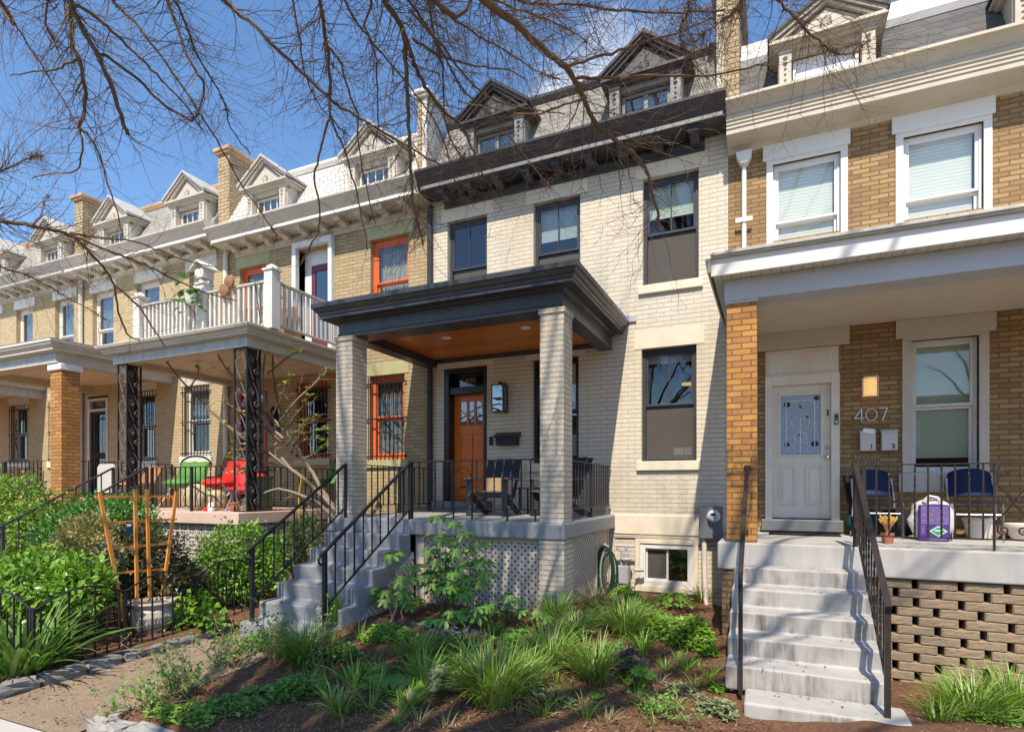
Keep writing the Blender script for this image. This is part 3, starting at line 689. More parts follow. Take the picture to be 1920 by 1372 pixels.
def stair_rail(h, x, y0, z0, y1, z1, zg0, mat='iron', n=9, low=.30, post_hi=None, scroll=True, th=.02, hr=(.034, .026)):
    """sloping handrail in the plane x = const from the foot (y0, z0) up to (y1, z1); zg0 = step height under the foot post"""
    k = (z1-z0)/(y1-y0); m = MB()
    m.bar((x, y0-.06, z0-.06*k), (x, y1, z1), *hr)
    if scroll: m.tube([(x, y0-.05-.045*math.sin(a), z0-.06*k-.045+.045*math.cos(a)) for a in np.linspace(0, 4.4, 12)], .013, 6)
    dl = (z0-zg0)*.72
    m.bar((x, y0, z0-dl), (x, y1, z1-dl), .022, .016)
    o = m.build('handrail', mat, h)
    box('post', mat, o, x-th, x+th, y0-th, y0+th, zg0-.02, z0)
    if post_hi is not None: box('post', mat, o, x-th, x+th, y1-th, y1+th, post_hi, z1)
    for i in range(n):
        y = y0+(y1-y0)*(i+1)/(n+1); z = z0+k*(y-y0); b = MB(); s = .0075
        if i % 2:
            V = []; kk = 18
            for j in range(kk+1):
                zz = z-dl+dl*j/kk; a = j*.75 if 2 < j < kk-2 else 0
                for e in range(4): V.append((x+s*1.41*math.cos(a+.785+e*1.571), y+s*1.41*math.sin(a+.785+e*1.571), zz))
            b.add(V, [(j*4+e, j*4+(e+1) % 4, j*4+4+(e+1) % 4, j*4+4+e) for j in range(kk) for e in range(4)])
        else: b.box(x-s, x+s, y-s, y+s, z-dl, z)
        b.build('baluster', mat, o)
    return o
def steps(h, x0, x1, yfronts, ztops, yback, mat, name='stairs', zbot=-.3, under=None, thick=.22):
    """concrete flight: yfronts / ztops from the top tread down; solid unless under = slope-bottomed"""
    P = [(yback, ztops[0])]
    for i, (y, z) in enumerate(zip(yfronts, ztops)):
        P.append((y, z)); 
        if i+1 < len(ztops): P.append((y+.012, ztops[i+1]))
    if under: P += [(yfronts[-1]+.01, zbot), (yfronts[-1]+under[0], zbot), (yback, under[1])]
    else: P += [(yfronts[-1]+.01, zbot), (yback, zbot)]
    return MB().prism(P, 0, x0, x1).build(name, mat, h, bevel=.02, segs=3)
def lattice(h, P0, U, V, poly, mat='lattice_paint', pitch=.090, w=.040, th=.006, name='lattice'):
    """diagonal lath lattice clipped to the convex polygon poly (u, v) on the plane P0 + u U + v V"""
    P0, U, V = Vector(P0), Vector(U), Vector(V); N = U.cross(V).normalized(); m = MB()
    us = [p[0] for p in poly]; vs = [p[1] for p in poly]
    for sg, off in ((1, 0), (-1, th)):
        d = Vector((1, sg)).normalized(); nrm = Vector((-d.y, d.x)); step = pitch/math.sqrt(2)
        ps = [nrm.dot(Vector(p)) for p in poly]; k = math.floor(min(ps)/step)
        while k*step < max(ps):
            o = nrm*(k*step); lo, hi = -1e9, 1e9; ok = True; n = len(poly)
            area = sum(poly[i][0]*poly[(i+1) % n][1]-poly[(i+1) % n][0]*poly[i][1] for i in range(n))
            for i in range(n):
                a, b = Vector(poly[i]), Vector(poly[(i+1) % n]); e = b-a; inn = Vector((-e.y, e.x))*(1 if area > 0 else -1)
                den = inn.dot(d); num = inn.dot(a-o)
                if abs(den) < 1e-9:
                    if num > 0: ok = False
                elif den > 0: lo = max(lo, num/den)
                else: hi = min(hi, num/den)
            if ok and hi-lo > .03:
                a, b = o+d*lo, o+d*hi; q = lambda p: P0+U*p.x+V*p.y+N*off
                m.bar(q(a), q(b), w, th, up=N)
            k += 1
    return m.build(name, mat, h)
GRP = 'terraced houses of the brick row'
WH = ('offwhite_trim', 'worn_white', 'old_glass', 'white_paint')
# ================================================================ the cream house in the middle
h1 = root('terraced_house', 'cream painted brick house with dark grey cornice, dark porch roof and orange front door', 'house', (-3.03, 9.5, .1), GRP)
A, B = -5.512, -.552
hol = [(-5.176, -4.40, 4.76, 6.37), (-3.55, -2.75, 4.76, 6.37), (-1.765, -.955, 4.76, 6.375), (-1.785, -.985, 2.115, 3.815), (-3.57, -2.775, 2.115, 3.815), (-5.25, -4.40, 1.30, 3.80), (-1.80, -1.03, .25, .88)]
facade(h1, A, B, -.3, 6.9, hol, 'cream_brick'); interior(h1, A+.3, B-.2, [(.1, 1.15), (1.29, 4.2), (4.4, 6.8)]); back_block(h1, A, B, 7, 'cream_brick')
for (a, b, c, d), kw in zip(hol[:3], (dict(), dict(blind=('blind_grey', .36)), dict(blind=('blind_white', .34)))):
    window(h1, a, b, c, d, 'grey_slate_frame' if 0 else 'slate_trim', meet=.48, mv=(1, 1), screen=True, sill=('cream_paint', .06, .13, .05), g=('window_glass', 'dark_glass'), **kw)
    box('lintel', 'cream_paint', h1, a-.12, b+.12, W-.006, W+.05, d+.001, d+.215)
for (a, b, c, d), kw in zip(hol[3:5], (dict(blind=('blind_grey', .10)), dict(blind=('blind_white', .4)))):
    window(h1, a, b, c, d, 'slate_trim' if kw['blind'][1] < .2 else 'black_trim', meet=.49, mv=(1, 1), screen=kw['blind'][1] < .2, sill=('cream_paint', .07, .14, .05), g=('window_glass', 'dark_glass'), **kw)
    box('lintel', 'cream_paint', h1, a-.11, b+.11, W-.006, W+.05, d+.001, d+.275)
box('window_sticker', 'white_print', h1, -1.33, -1.19, W+.150, W+.152, 2.20, 2.32); box('window_sticker', 'white_print', h1, -1.18, -1.05, W+.150, W+.152, 2.20, 2.32)
# basement slider
f = MB().box(-1.80, -1.72, W-.03, W+.1, .25, .88).box(-1.11, -1.03, W-.03, W+.1, .25, .88).box(-1.72, -1.11, W-.03, W+.1, .81, .88).box(-1.72, -1.11, W-.03, W+.1, .25, .33)
f.box(-1.42, -1.39, W+.02, W+.08, .33, .81).box(-1.72, -1.695, W+.02, W+.08, .33, .81).box(-1.695, -1.42, W+.02, W+.08, .785, .81).box(-1.695, -1.42, W+.02, W+.08, .33, .355)
bw = f.build('basement_window', 'bright_white', h1, bevel=.005); box('pane', 'dark_glass', bw, -1.695, -1.42, W+.05, W+.054, .355, .785); box('pane', 'dark_glass', bw, -1.39, -1.11, W+.06, W+.064, .33, .81); box('insect_screen', 'screen_mesh', bw, -1.695, -1.42, W+.040, W+.042, .355, .785)
MB().box(-1.87, -1.80, W-.05, W+.02, .16, .95).box(-1.03, -.96, W-.05, W+.02, .16, .95).box(-1.80, -1.03, W-.05, W+.02, .88, .95).box(-1.80, -1.03, W-.05, W+.02, .16, .25).build('casing', 'cream_paint', bw, bevel=.008)
# water table band and the cable along it
MB().prism([(W-.02, 1.02), (W-.02, 1.30), (W, 1.32), (W, 1.0)], 0, -2.19, B).build('water_table', 'cream_paint', h1, bevel=.004)
MB().tube([(-2.19, W-.035, .985), (-1.7, W-.035, .99), (-1.2, W-.035, .985), (-1.0, W-.035, .95), (-.9, W-.035, .89), (-.85, W-.04, .88)], .011, 6).build('cable', 'beige_trim', h1)
cornice(h1, A+.02, B+.005, 7.06, 'slate_trim', 'grey_trim', 9, bmat='slate_trim', arch=(-5.22, -.87))
mansard(h1, A+.15, B-.14, 7.06, 'grey_slate', 'slate_trim')
for x in (-4.12, -1.68): dormer(h1, x, 7.08, 1.06, ('grey_trim', 'slate_trim', 'dark_glass', 'grey_trim'), kind='slider')
for dm in [c for c in h1.children if c.name.startswith('dormer')]:
    for c in dm.children:
        if c.name.startswith('pediment'): c.data.materials[0] = MATS['slate_trim_worn']
chimney(h1, -.70, -.40, 8.62, 10.4, 6.9, 8.66, 'cream_brick', 'chimney_brick', 'grey_trim', split=-.60)
downpipe(h1, -5.50, 1.32, 6.7, 'iron_grey', .05)
# interior ceiling lamps seen through the right-hand window
L_ = MB()
for x, y in ((-1.25, 9.75), (-1.02, 9.25), (-1.55, 10.5)): L_.lathe(x, y, [(.06, 6.78), (.06, 6.797)], 14)
L_.build('ceiling_lamp', 'ceiling_glow', h1)
MB().lathe(-1.25, 9.9, [(.10, 3.42), (.10, 3.45)], 14).build('pendant_lamp', 'lamp_glow', h1)
# front door
d = MB().box(-5.25, -5.15, W+.0, W+.27, 1.49, 3.80).box(-4.47, -4.40, W+.0, W+.27, 1.49, 3.80).box(-5.15, -4.47, W+.0, W+.27, 3.71, 3.80).box(-5.15, -4.47, W+.03, W+.27, 3.35, 3.47)
df = d.build('door_frame', 'black_trim', h1, bevel=.004)
box('transom_pane', 'window_glass', df, -5.15, -4.47, W+.20, W+.204, 3.47, 3.71); MB().box(-5.15, -5.12, W+.17, W+.23, 3.47, 3.71).box(-5.12, -4.47, W+.17, W+.23, 3.68, 3.71).box(-5.12, -4.47, W+.17, W+.23, 3.47, 3.50).build('transom_frame', 'black_trim', df)
text_mesh('transom_number', '409', .16, 'brass', df, (-4.83, W+.196, 3.59), depth=.002)
a, b, y = -5.15, -4.47, W+.20
dl = MB().box(a, a+.12, y, y+.045, 1.50, 3.35).box(b-.12, b, y, y+.045, 1.50, 3.35).box(a+.12, b-.12, y, y+.045, 3.24, 3.35).box(a+.12, b-.12, y, y+.045, 2.66, 2.82).box(a+.12, b-.12, y, y+.045, 1.50, 1.72).box(-4.83, -4.79, y, y+.045, 1.72, 2.66)
dl.box(a+.12, b-.12, y+.022, y+.035, 1.72, 2.66)
for k in (1, 2): xx = a+.12+(b-a-.24)*k/3; dl.box(xx-.02, xx+.02, y, y+.045, 2.82, 3.24)
dr = dl.build('front_door', 'orange_door', h1, bevel=.004); box('door_glass', 'dark_glass', dr, a+.12, b-.12, y+.02, y+.024, 2.82, 3.24); box('door_glass_back', 'frosted', dr, a+.12, b-.12, y+.03, y+.033, 2.82, 3.24)
MB().lathe(-4.53, y-.03, [(.012, 2.3), (.03, 2.31), (.03, 2.36), (.012, 2.37)], 10).box(-4.54, -4.52, y-.03, y, 2.32, 2.35).build('door_knob', 'dark_metal', dr)
MB().box(-5.36, -4.30, W-.24, W+.27, 1.29, 1.49).build('doorstep', 'meter_grey', h1, bevel=.012)
box('lintel', 'cream_paint', h1, -5.38, -4.27, W-.006, W+.05, 3.801, 3.95)
# porch
MB().box(-5.735, -2.19, 6.366, W-.002, 1.095, 1.300).build('porch_floor', 'grey_step', h1, bevel=.025, segs=3)
box('porch_paving', 'porch_grey', h1, -5.70, -2.225, 6.40, W-.004, 1.29, 1.304)
steps(h1, -5.545, -4.31, [6.09, 5.817, 5.545, 5.273, 5.0, 4.728], [1.113, .928, .743, .558, .373, .188], 6.36, 'grey_step', under=(.30, .86), zbot=-.15)
pier(h1, -2.512, -2.21, 6.40, 6.72, 1.302, 3.835, 'pier_brick'); pier(h1, -5.60, -5.31, 6.40, 6.72, 1.302, 3.835, 'pier_brick')
MB().box(-2.52, -2.20, 6.385, 6.74, -.2, 1.094).build('pier_base', 'pier_brick', h1, bevel=.012)
MB().box(-5.61, -5.30, 6.385, 6.74, -.2, 1.094).build('pier_base', 'pier_brick', h1, bevel=.012)
porch_roof(h1, -5.587, -2.243, 6.45, 3.842, [(.0, 3.842), (.014, 3.842), (.014, 3.875), (.006, 3.885), (.0, 3.89), (.0, 4.045), (.03, 4.055), (.05, 4.075), (.185, 4.075), (.185, 4.115), (.20, 4.12), (.205, 4.15), (.225, 4.165), (.25, 4.20), (.27, 4.215), (.27, 4.275)], 'slate_trim', 'cedar_ceiling', 'slate_trim', ceil_z=.13)
pr = [c for c in h1.children if c.name.startswith('porch_roof')][0]
box('ceiling_trim', 'slate_trim', pr, -5.37, -2.46, W-.05, W-.003, 3.90, 3.971)
box('roof_flashing', 'galv_grey', pr, -2.0, -1.97, W-.12, W-.004, 4.24, 4.34); box('roof_flashing', 'galv_grey', pr, -1.968, -1.86, W-.03, W-.004, 4.24, 4.33)
for px_, py_ in ((836.7, 633), (985.7, 613.7)):
    zf = (3.97-CZ)*1080/(915-py_); q = atz(px_, py_, zf)
    MB().lathe(q.x, q.y, [(.0, 3.955), (.06, 3.955), (.075, 3.96), (.075, 3.968)], 20).build('downlight', 'frosted', pr, smooth=False)
railing(h1, (-4.35, 6.43), (-2.52, 6.43), 2.06, 1.45, 14, 'iron_worn', posts=(0,), drop=.145, scroll=(.36, .49))
sc = MB()
for cx, cz, r, a0, t in ((-3.58, 1.84, .13, 1.2, 1), (-3.58, 1.60, .13, 1.2, 1)): sc.tube([(cx+r*math.cos(q), 6.43, cz+r*math.sin(q)) for q in np.linspace(0, 6.28, 26)], .006, 4)
for cx, cz, s in ((-3.60, 1.88, 1), (-3.56, 1.79, -1), (-3.55, 1.56, 1)): sc.tube([Vector((s*p[0], 0, p[2]))+Vector((cx, 6.43, cz)) for p in spiral((0, 0, 0), .065, .01, 2, 1.3, 'y')], .006, 4)
for x in (-3.71, -3.44): sc.box(x-.0075, x+.0075, 6.42, 6.44, 1.32, 2.06)
sc.build('scroll_panel', 'iron_worn', h1)
for x in (-2.95, -2.58): box('post', 'iron_worn', h1, x-.009, x+.009, 6.421, 6.439, 1.30, 1.45)
railing(h1, (-2.26, 6.74), (-2.26, 8.72), 2.05, 1.45, 15, 'iron_worn', posts=(.5,), drop=.145)
railing(h1, (-5.46, 6.74), (-5.46, 8.72), 2.05, 1.45, 13, 'iron_worn', posts=(.5,), drop=.145)
stair_rail(h1, -4.35, 4.80, 1.03, 6.40, 2.05, .19, 'iron', 9, post_hi=1.30); stair_rail(h1, -5.42, 4.80, 1.03, 6.40, 2.05, .19, 'iron', 9, post_hi=1.30)
lattice(h1, (-4.18, 6.50, 0), (1, 0, 0), (0, 0, 1), [(0, .02), (1.66, .02), (1.66, 1.09), (0, 1.09)])
MB().box(-4.305, -4.18, 6.46, 6.52, -.1, 1.09).box(-2.55, -2.525, 6.485, 6.52, 0, 1.09).box(-4.18, -2.55, 6.485, 6.494, 1.04, 1.09).build('lattice_frame', 'lattice_paint', h1, bevel=.004)
lattice(h1, (-4.315, 0, 0), (0, 1, 0), (0, 0, 1), [(5.05, .02), (6.42, .02), (6.42, .86)])
MB().bar((-4.322, 5.02, .0), (-4.322, 6.42, .86), .02, .03).build('lattice_frame', 'lattice_paint', h1)
lattice(h1, (-2.29, 0, 0), (0, 1, 0), (0, 0, 1), [(6.75, .02), (8.68, .02), (8.68, 1.09), (6.75, 1.09)])
MB().box(-2.30, -2.27, 8.0, 8.05, 0, 1.09).box(-2.30, -2.27, 8.66, 8.70, 0, 1.09).build('lattice_frame', 'lattice_paint', h1)
box('porch_shade_backing', 'dark_box', h1, -5.3, -2.45, 6.80, 6.83, -.2, 1.09); box('porch_shade_backing', 'dark_box', h1, -2.6, -2.57, 6.9, 8.7, -.2, 1.09)  # added dark sheets behind the laths, painted shade of the hollow under the porch

# ================================================================ house 407 on the right
h0 = root('terraced_house', 'brown brick house with white front door, white porch roof and house number 407', 'house', (2.0, 9.5, 0), GRP)
A, B = -.548, 5.2
hol = [(.03, .845, 5.13, 6.18), (1.545, 2.365, 5.13, 6.18), (-.07, .835, 1.13, 3.61), (1.63, 2.32, 1.90, 3.58), (3.1, 3.9, 5.13, 6.18)]
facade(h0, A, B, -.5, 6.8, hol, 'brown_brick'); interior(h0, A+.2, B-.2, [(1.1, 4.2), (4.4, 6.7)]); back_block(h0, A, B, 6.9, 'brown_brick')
for (a, b, c, d), g in zip((hol[0], hol[1], hol[4]), (.12, .10, .1)):
    window(h0, a, b, c-.30, d, 'bright_white', fw=.035, rec=.04, meet=.40, blind=('blind_white', .80, .05), casing=('bright_white', .085, .022), g=('clear_pane', 'clear_pane'))
    box('lintel', 'bright_white', h0, a-.13, b+.11, W-.045, W-.0225, d+.055, d+.29, bevel=.005)
window(h0, hol[3][0], hol[3][1], 1.90, 3.58, 'white_paint', fw=.035, rec=.06, meet=.5, blind=('blind_olive', .90), casing=('offwhite_trim', .10, .025), g=('window_glass', 'window_glass'), sill=('worn_white', .14, .24, .06))
box('lintel', 'offwhite_trim', h0, 1.46, 2.48, W-.04, W-.0255, 3.615, 3.845)
box('lintel', 'offwhite_trim', h0, -.16, .945, W-.03, W-.002, 3.612, 3.848)
o6 = -.12
MB().prism([(W-p, q) for p, q in ((0, 6.43), (.04, 6.43), (.05, 6.46), (.07, 6.49), (.35, 6.52), (.37, 6.535), (.37, 6.60), (.385, 6.605), (.385, 6.625), (.37, 6.63), (.37, 6.655), (.385, 6.66), (.385, 6.68), (.37, 6.685), (.37, 6.71), (.39, 6.715), (.39, 6.79), (.415, 6.795), (.42, 6.83), (.45, 6.85), (.50, 6.90), (.53, 6.91), (.53, 6.945), (0, 6.99))], 0, A-.005, B).build('cornice', 'beige_trim', h0)
mansard(h0, A+.15, B, 6.92, 'asphalt_shingle', 'bright_white', yb=9.05, top=8.0)
box('roof_band', 'bright_white', h0, A+.16, B, 9.0, 9.4, 7.80, 8.12)
for x in (.65, 3.12): dormer(h0, x, 6.96, 1.12, ('beige_trim', 'asphalt_shingle', 'frosted', 'bright_white'), kind='none', pil=.15, hb=.56, rise=.42)
for dm in [c for c in h0.children if c.name.startswith('dormer')]:
    x = dm.matrix_world.translation.x
for x in (.65, 3.12):
    box('dormer_panel', 'bright_white', h0, x-.30, x+.30, 8.66, 8.68, 6.95, 7.45)
downpipe(h0, -.34, 4.33, 6.40, 'bright_white', .032, strap=5.46, head=True)
# door
d = MB().box(-.07, .02, W-.03, W+.14, 1.29, 3.25).box(.735, .835, W-.03, W+.14, 1.29, 3.25).box(.02, .735, W-.03, W+.14, 3.12, 3.25).box(-.07, .835, W+.02, W+.1, 3.25, 3.61).box(-.02, .755, W+.012, W+.02, 3.30, 3.56)
df = d.build('door_frame', 'door_white', h0, bevel=.006)
y = W+.05; gx0, gx1, gz0, gz1 = .125, .615, 2.17, 2.98
dl = MB().box(.02, gx0, y, y+.045, 1.30, 3.12).box(gx1, .735, y, y+.045, 1.30, 3.12).box(gx0, gx1, y, y+.045, gz1, 3.12).box(gx0, gx1, y, y+.045, 1.30, gz0)
for q in ((gx0-.03, gx0, gz0-.03, gz1+.03), (gx1, gx1+.03, gz0-.03, gz1+.03), (gx0, gx1, gz1, gz1+.03), (gx0, gx1, gz0-.03, gz0)): dl.box(q[0], q[1], y-.014, y-.0005, q[2], q[3])
for a in (.105, .43):
    dl.box(a, a+.02, y-.018, y-.0005, 1.48, 2.02).box(a+.19, a+.21, y-.018, y-.0005, 1.48, 2.02).box(a+.02, a+.19, y-.018, y-.0005, 2.0, 2.02).box(a+.02, a+.19, y-.018, y-.0005, 1.48, 1.50).box(a+.05, a+.16, y-.012, y-.0005, 1.53, 1.97)
dr = dl.build('front_door', 'door_white', h0, bevel=.004)
box('door_glass', 'leaded_glass', dr, gx0, gx1, y+.012, y+.016, gz0, gz1)
m = MB(); gc = (gx0+gx1)/2; yy = y+.009
for (x0, z0, x1, z1) in ((gx0+.07, gz0+.1, gx0+.07, gz1-.07), (gx1-.07, gz0+.1, gx1-.07, gz1-.07), (gx0+.07, gz1-.07, gx1-.07, gz1-.07), (gc, gz0, gc, gz1-.3)): m.bar((x0, yy, z0), (x1, yy, z1), .012, .014, up=(0, 1, 0))
for sg in (-1, 1):
    for r0, zc in ((.10, 2.60), (.07, 2.42), (.08, 2.28)): m.tube([(gc+sg*(.01+r0*math.sin(t)), yy, zc+r0*.8*math.cos(t)) for t in np.linspace(.2, 2.6, 12)], .006, 5)
    m.tube([(gc+sg*.04, yy, 2.2), (gc+sg*.1, yy, 2.19), (gc+sg*.18, yy, 2.22), (gc+sg*.24, yy, 2.18)], .005, 4)
    m.tube([(gc+sg*.03, yy, gz1-.07), (gc, yy, gz1-.16), (gc-sg*.03, yy, gz1-.07)], .005, 4)
m.build('glass_leading', 'bright_white', dr)
m = MB()
for x, z, r in ((gx0+.08, 2.86, .05), (gx0+.25, 2.82, .022), (gx0+.08, 2.31, .04), (gx1-.07, 2.31, .055), (gx0+.24, 2.44, .024), (gx1-.05, 2.93, .04), (gx0+.33, 2.68, .02)): m.lathe(x, yy+.001, [(0, z-r*.8), (r, z-r*.2), (r*.6, z+r*.7), (0, z+r*.8)], 7, 1, .1)
m.build('glass_flowers', 'old_leaf' if 'old_leaf' in MATS else 'dark_metal', dr)
MB().lathe(.69, y-.04, [(.01, 2.10), (.03, 2.115), (.03, 2.145), (.01, 2.16)], 12).box(.68, .70, y-.04, y, 2.12, 2.14).build('door_knob', 'chrome', dr)
MB().prism([(.69+.03*math.cos(t), 2.26+.03*math.sin(t)) for t in np.linspace(0, 6.0, 16)], 1, y-.02, y).build('deadbolt', 'chrome', dr)
text_mesh('door_number', '1', .115, 'navy_ink', dr, (.70, y-.003, 2.72), bold=.004)
MB().box(-.115, .865, W-.17, W+.14, 1.135, 1.288).build('doorstep', 'meter_grey', h0, bevel=.01)
# porch of 407
MB().box(A, B-.3, 6.872, W-.002, .80, 1.108).build('porch_floor', 'pale_slab', h0, bevel=.02, segs=3)
YF = [6.55, 6.255, 5.96, 5.665, 5.37, 5.075]; ZT = [.877, .70, .522, .345, .167, -.010]
steps(h0, -.365, .86, YF[:5], ZT[:5], 6.868, 'pale_step', zbot=-.05)
MB().box(-.20, .95, 4.99, 5.372, -.35, -.008).build('bottom_step', 'pale_step', h0, bevel=.025, segs=3)
pier(h0, -.452, -.137, 6.895, 7.21, 1.11, 3.77, 'orange_brick', cap=False); box('pier_cap', 'light_grey_board', h0, -.462, -.125, 6.885, 7.22, 3.77, 3.80)
pier(h0, 3.55, 3.87, 6.895, 7.21, 1.11, 3.80, 'orange_brick', cap=False)
box('porch_base', 'dark_brick', h0, -.50, -.368, 6.90, 8.7, -.5, .799)
r = MB(); x0, x1, yf = -.475, B-.3, 6.875
r.box(x0, x1, yf, yf+.32, 3.80, 4.04).box(x0, x0+.2, yf+.32, W-.002, 3.801, 4.04)
pr = r.build('porch_roof', 'light_grey_board', h0, bevel=.006)
box('ceiling', 'bead_board', pr, x0+.19, x1, yf+.31, W-.003, 3.85, 3.87)
box('soffit', 'vent_soffit', pr, -.58, x1, 6.70, yf-.001, 4.041, 4.052); box('soffit', 'light_grey_board', pr, -.58, x0-.001, yf-.001, W-.003, 4.041, 4.052)
fb = MB().box(-.60, x1, 6.665, 6.69, 4.03, 4.215).build('fascia', 'bright_white', pr, bevel=.004)
MB().prism([(-.60, 4.215), (-.60, 4.09), (-.612, 4.06), (-.625, 4.06), (-.64, 4.09), (-.65, 4.15), (-.66, 4.215)], 1, 6.62, W-.004).build('gutter', 'beige_trim', pr)
MB().prism([(6.62, 4.216), (6.62, 4.262), (W-.004, 4.46), (W-.004, 4.216)], 0, -.60, x1).build('roof_deck', 'worn_white', pr)
MB().box(-.58, x1, 6.60, 6.66, 4.235, 4.27).build('roof_edge', 'worn_white', pr, bevel=.006)
# split-face block wall under the porch, laid with gaps
m = MB(); r_ = random.Random(3); zz = .79; row = 0
while zz > -.55:
    x = .88+(.18 if row % 2 else .0)-.25
    while x < 4.4:
        L = .315+r_.uniform(-.015, .015); hh = .0885; xa = max(x, .865); x1_ = x+L
        if x1_ > xa+.05:
            us = [xa, xa+.012]+[xa+(x1_-xa)*k/5 for k in range(1, 5)]+[x1_-.012, x1_]; ws = [0, .009, .03, .058, .079, hh]; V = []; nx, nz = len(us)-1, len(ws)-1
            for j, w_ in enumerate(ws):
                for i, u_ in enumerate(us):
                    e = (i in (0, nx)) or (j in (0, nz)); V.append((u_, 6.925-(0 if e else .012+r_.uniform(-.003, .003)), zz-hh+w_))
            k = (nx+1)*(nz+1); F = [(j*(nx+1)+i, j*(nx+1)+i+1, (j+1)*(nx+1)+i+1, (j+1)*(nx+1)+i) for j in range(nz) for i in range(nx)]
            bk = [0, nx, k-1, k-1-nx]; V += [(V[q][0], 7.14, V[q][2]) for q in bk]
            F += [tuple(range(0, nx+1))[::-1]+(k, k+1), tuple(range(k-1-nx, k))+(k+2, k+3), tuple(j*(nx+1) for j in range(nz+1))+(k+3, k), tuple(j*(nx+1)+nx for j in range(nz, -1, -1))+(k+1, k+2)]
            m.add(V, F)
        x += L+.055
    zz -= .092; row += 1
m.build('block_wall', 'split_face', h0, recalc=False); box('porch_shade_backing', 'dark_box', h0, .87, 4.6, 7.16, 7.18, -.6, .8)  # dark sheet added behind the block gaps, shade put into its colour
# rails of 407
railing(h0, (.88, 6.93), (2.42, 6.93), 1.95, 1.22, 13, 'iron_worn', posts=(0,), drop=.11, scroll=(.69, .90))
railing(h0, (2.42, 6.93), (3.5, 6.93), 1.95, 1.22, 9, 'iron_worn', posts=(0,), drop=.11)
sc = MB(); xc = 2.10
for sg in (-1, 1):
    sc.tube([(xc+sg*.0, 6.93, 1.57), (xc+sg*.05, 6.93, 1.66), (xc+sg*.12, 6.93, 1.74), (xc+sg*.115, 6.93, 1.85)]+[Vector((xc+sg*p[0], 6.93, p[2])) for p in spiral((.075, 0, 1.85), .042, .012, 0, 1.3, 'y')], .0075, 5)
    sc.tube([(xc, 6.93, 1.57), (xc+sg*.06, 6.93, 1.48), (xc+sg*.13, 6.93, 1.40), (xc+sg*.12, 6.93, 1.33)]+[Vector((xc+sg*p[0], 6.93, p[2])) for p in spiral((.075, 0, 1.31), .045, .012, 0, -1.3, 'y')], .0075, 5)
    sc.tube([Vector((xc+sg*p[0], 6.93, p[2])) for p in spiral((.05, 0, 1.60), .045, .012, math.pi, -1.5, 'y')], .0065, 5)
    sc.box(xc+sg*.145-.009, xc+sg*.145+.009, 6.92, 6.94, 1.11, 1.95)
sc.build('scroll_panel', 'iron_worn', h0)
stair_rail(h0, .80, 5.10, .86, 6.90, 1.96, -.01, 'iron_worn', 11, post_hi=1.10, scroll=False, hr=(.045, .03))
m = MB(); x = -.235
m.bar((x, 5.30, .98), (x, 6.86, 1.93), .04, .03)
m.tube([(x, 5.30, .98), (x, 5.26, .95), (x, 5.25, .90)], .02, 6); m.lathe(x, 6.86, [(.03, 1.90), (.04, 1.93), (.03, 1.96)], 8)
hr = m.build('handrail', 'iron_worn', h0)
box('post', 'iron_worn', hr, x-.018, x+.018, 5.28, 5.316, -.05, .98); box('bracket', 'iron_worn', hr, x-.012, x+.012, 6.86, 6.9, 1.22, 1.25)
# ================================================================ the tan brick houses on the left
def iron_column(h, x0, x1, y0, y1, z0, z1):
    s = .012; m = MB()
    for x, y in ((x0, y0), (x1, y0), (x1, y1), (x0, y1)): m.box(x-s, x+s, y-s, y+s, z0, z1)
    m.box(x0+s, x1-s, y0-.006, y0+.006, z0, z0+.02).box(x0+s, x1-s, y0-.006, y0+.006, z1-.02, z1)
    o = m.build('iron_column', 'iron', h); box('back_plate', 'iron_worn', o, x0+.01, x1-.006, y1-.05, y1-.045, z0, z1); box('back_plate', 'iron_worn', o, x1-.045, x1-.04, y0+.03, y1-.051, z0, z1)
    sc = MB(); H = z1-z0; n = 5
    for ax, c, w in (('y', ((x0+x1)/2, y0, 0), (x1-x0)/2), ('x', (x1, (y0+y1)/2, 0), (y1-y0)/2)):
        for k in range(n):
            zc = z0+H*(k+.5)/n; h2 = H/n/2
            for sg in (1, -1):
                P = [(sg*(w-.02)*math.sin(math.pi*.5*t), h2*(.9-1.2*t)) for t in np.linspace(0, 1, 7)]
                S = [(sg*(w-.065), -h2*.3)]
                pts = [(a*1., zc+b*sg) for a, b in P]
                q = [(p[0], p[2]) for p in spiral((sg*(w-.07), 0, zc-sg*h2*.36), .06, .012, math.pi/2 if sg > 0 else math.pi*1.5, sg*-1.6, 'y', 18)]
                for L in (pts, q): sc.tube([(c[0]+a, c[1], b) if ax == 'y' else (c[0], c[1]+a, b) for a, b in L], .0085, 5)
    sc.build('scrollwork', 'galv_iron', o); return o
def breeze(h, x0, z0, nx, nz, s, y, yaxis=False, mat='breeze_block'):
    m = MB(); T = lambda a, b: (a, y, b) if not yaxis else (y, a, b); up = (0, 1, 0) if not yaxis else (1, 0, 0)
    for i in range(nx):
        for j in range(nz):
            a, b = x0+i*s, z0+j*s; r = s-.012
            for p, q in (((a, b), (a+s, b)), ((a, b), (a, b+s))): m.bar(T(*p), T(*q), .03, .09, up=up)
            for cx, cz, a0 in ((a, b, 0), (a+s, b, 90), (a+s, b+s, 180), (a, b+s, 270)):
                A = np.radians(np.linspace(a0+8, a0+82, 5)); P = [T(cx+.68*s*math.cos(t), cz+.68*s*math.sin(t)) for t in A]
                for p, q in zip(P[:-1], P[1:]): m.bar(p, q, .02, .07, up=up)
    return m.build('breeze_block_screen', mat, h, recalc=False)
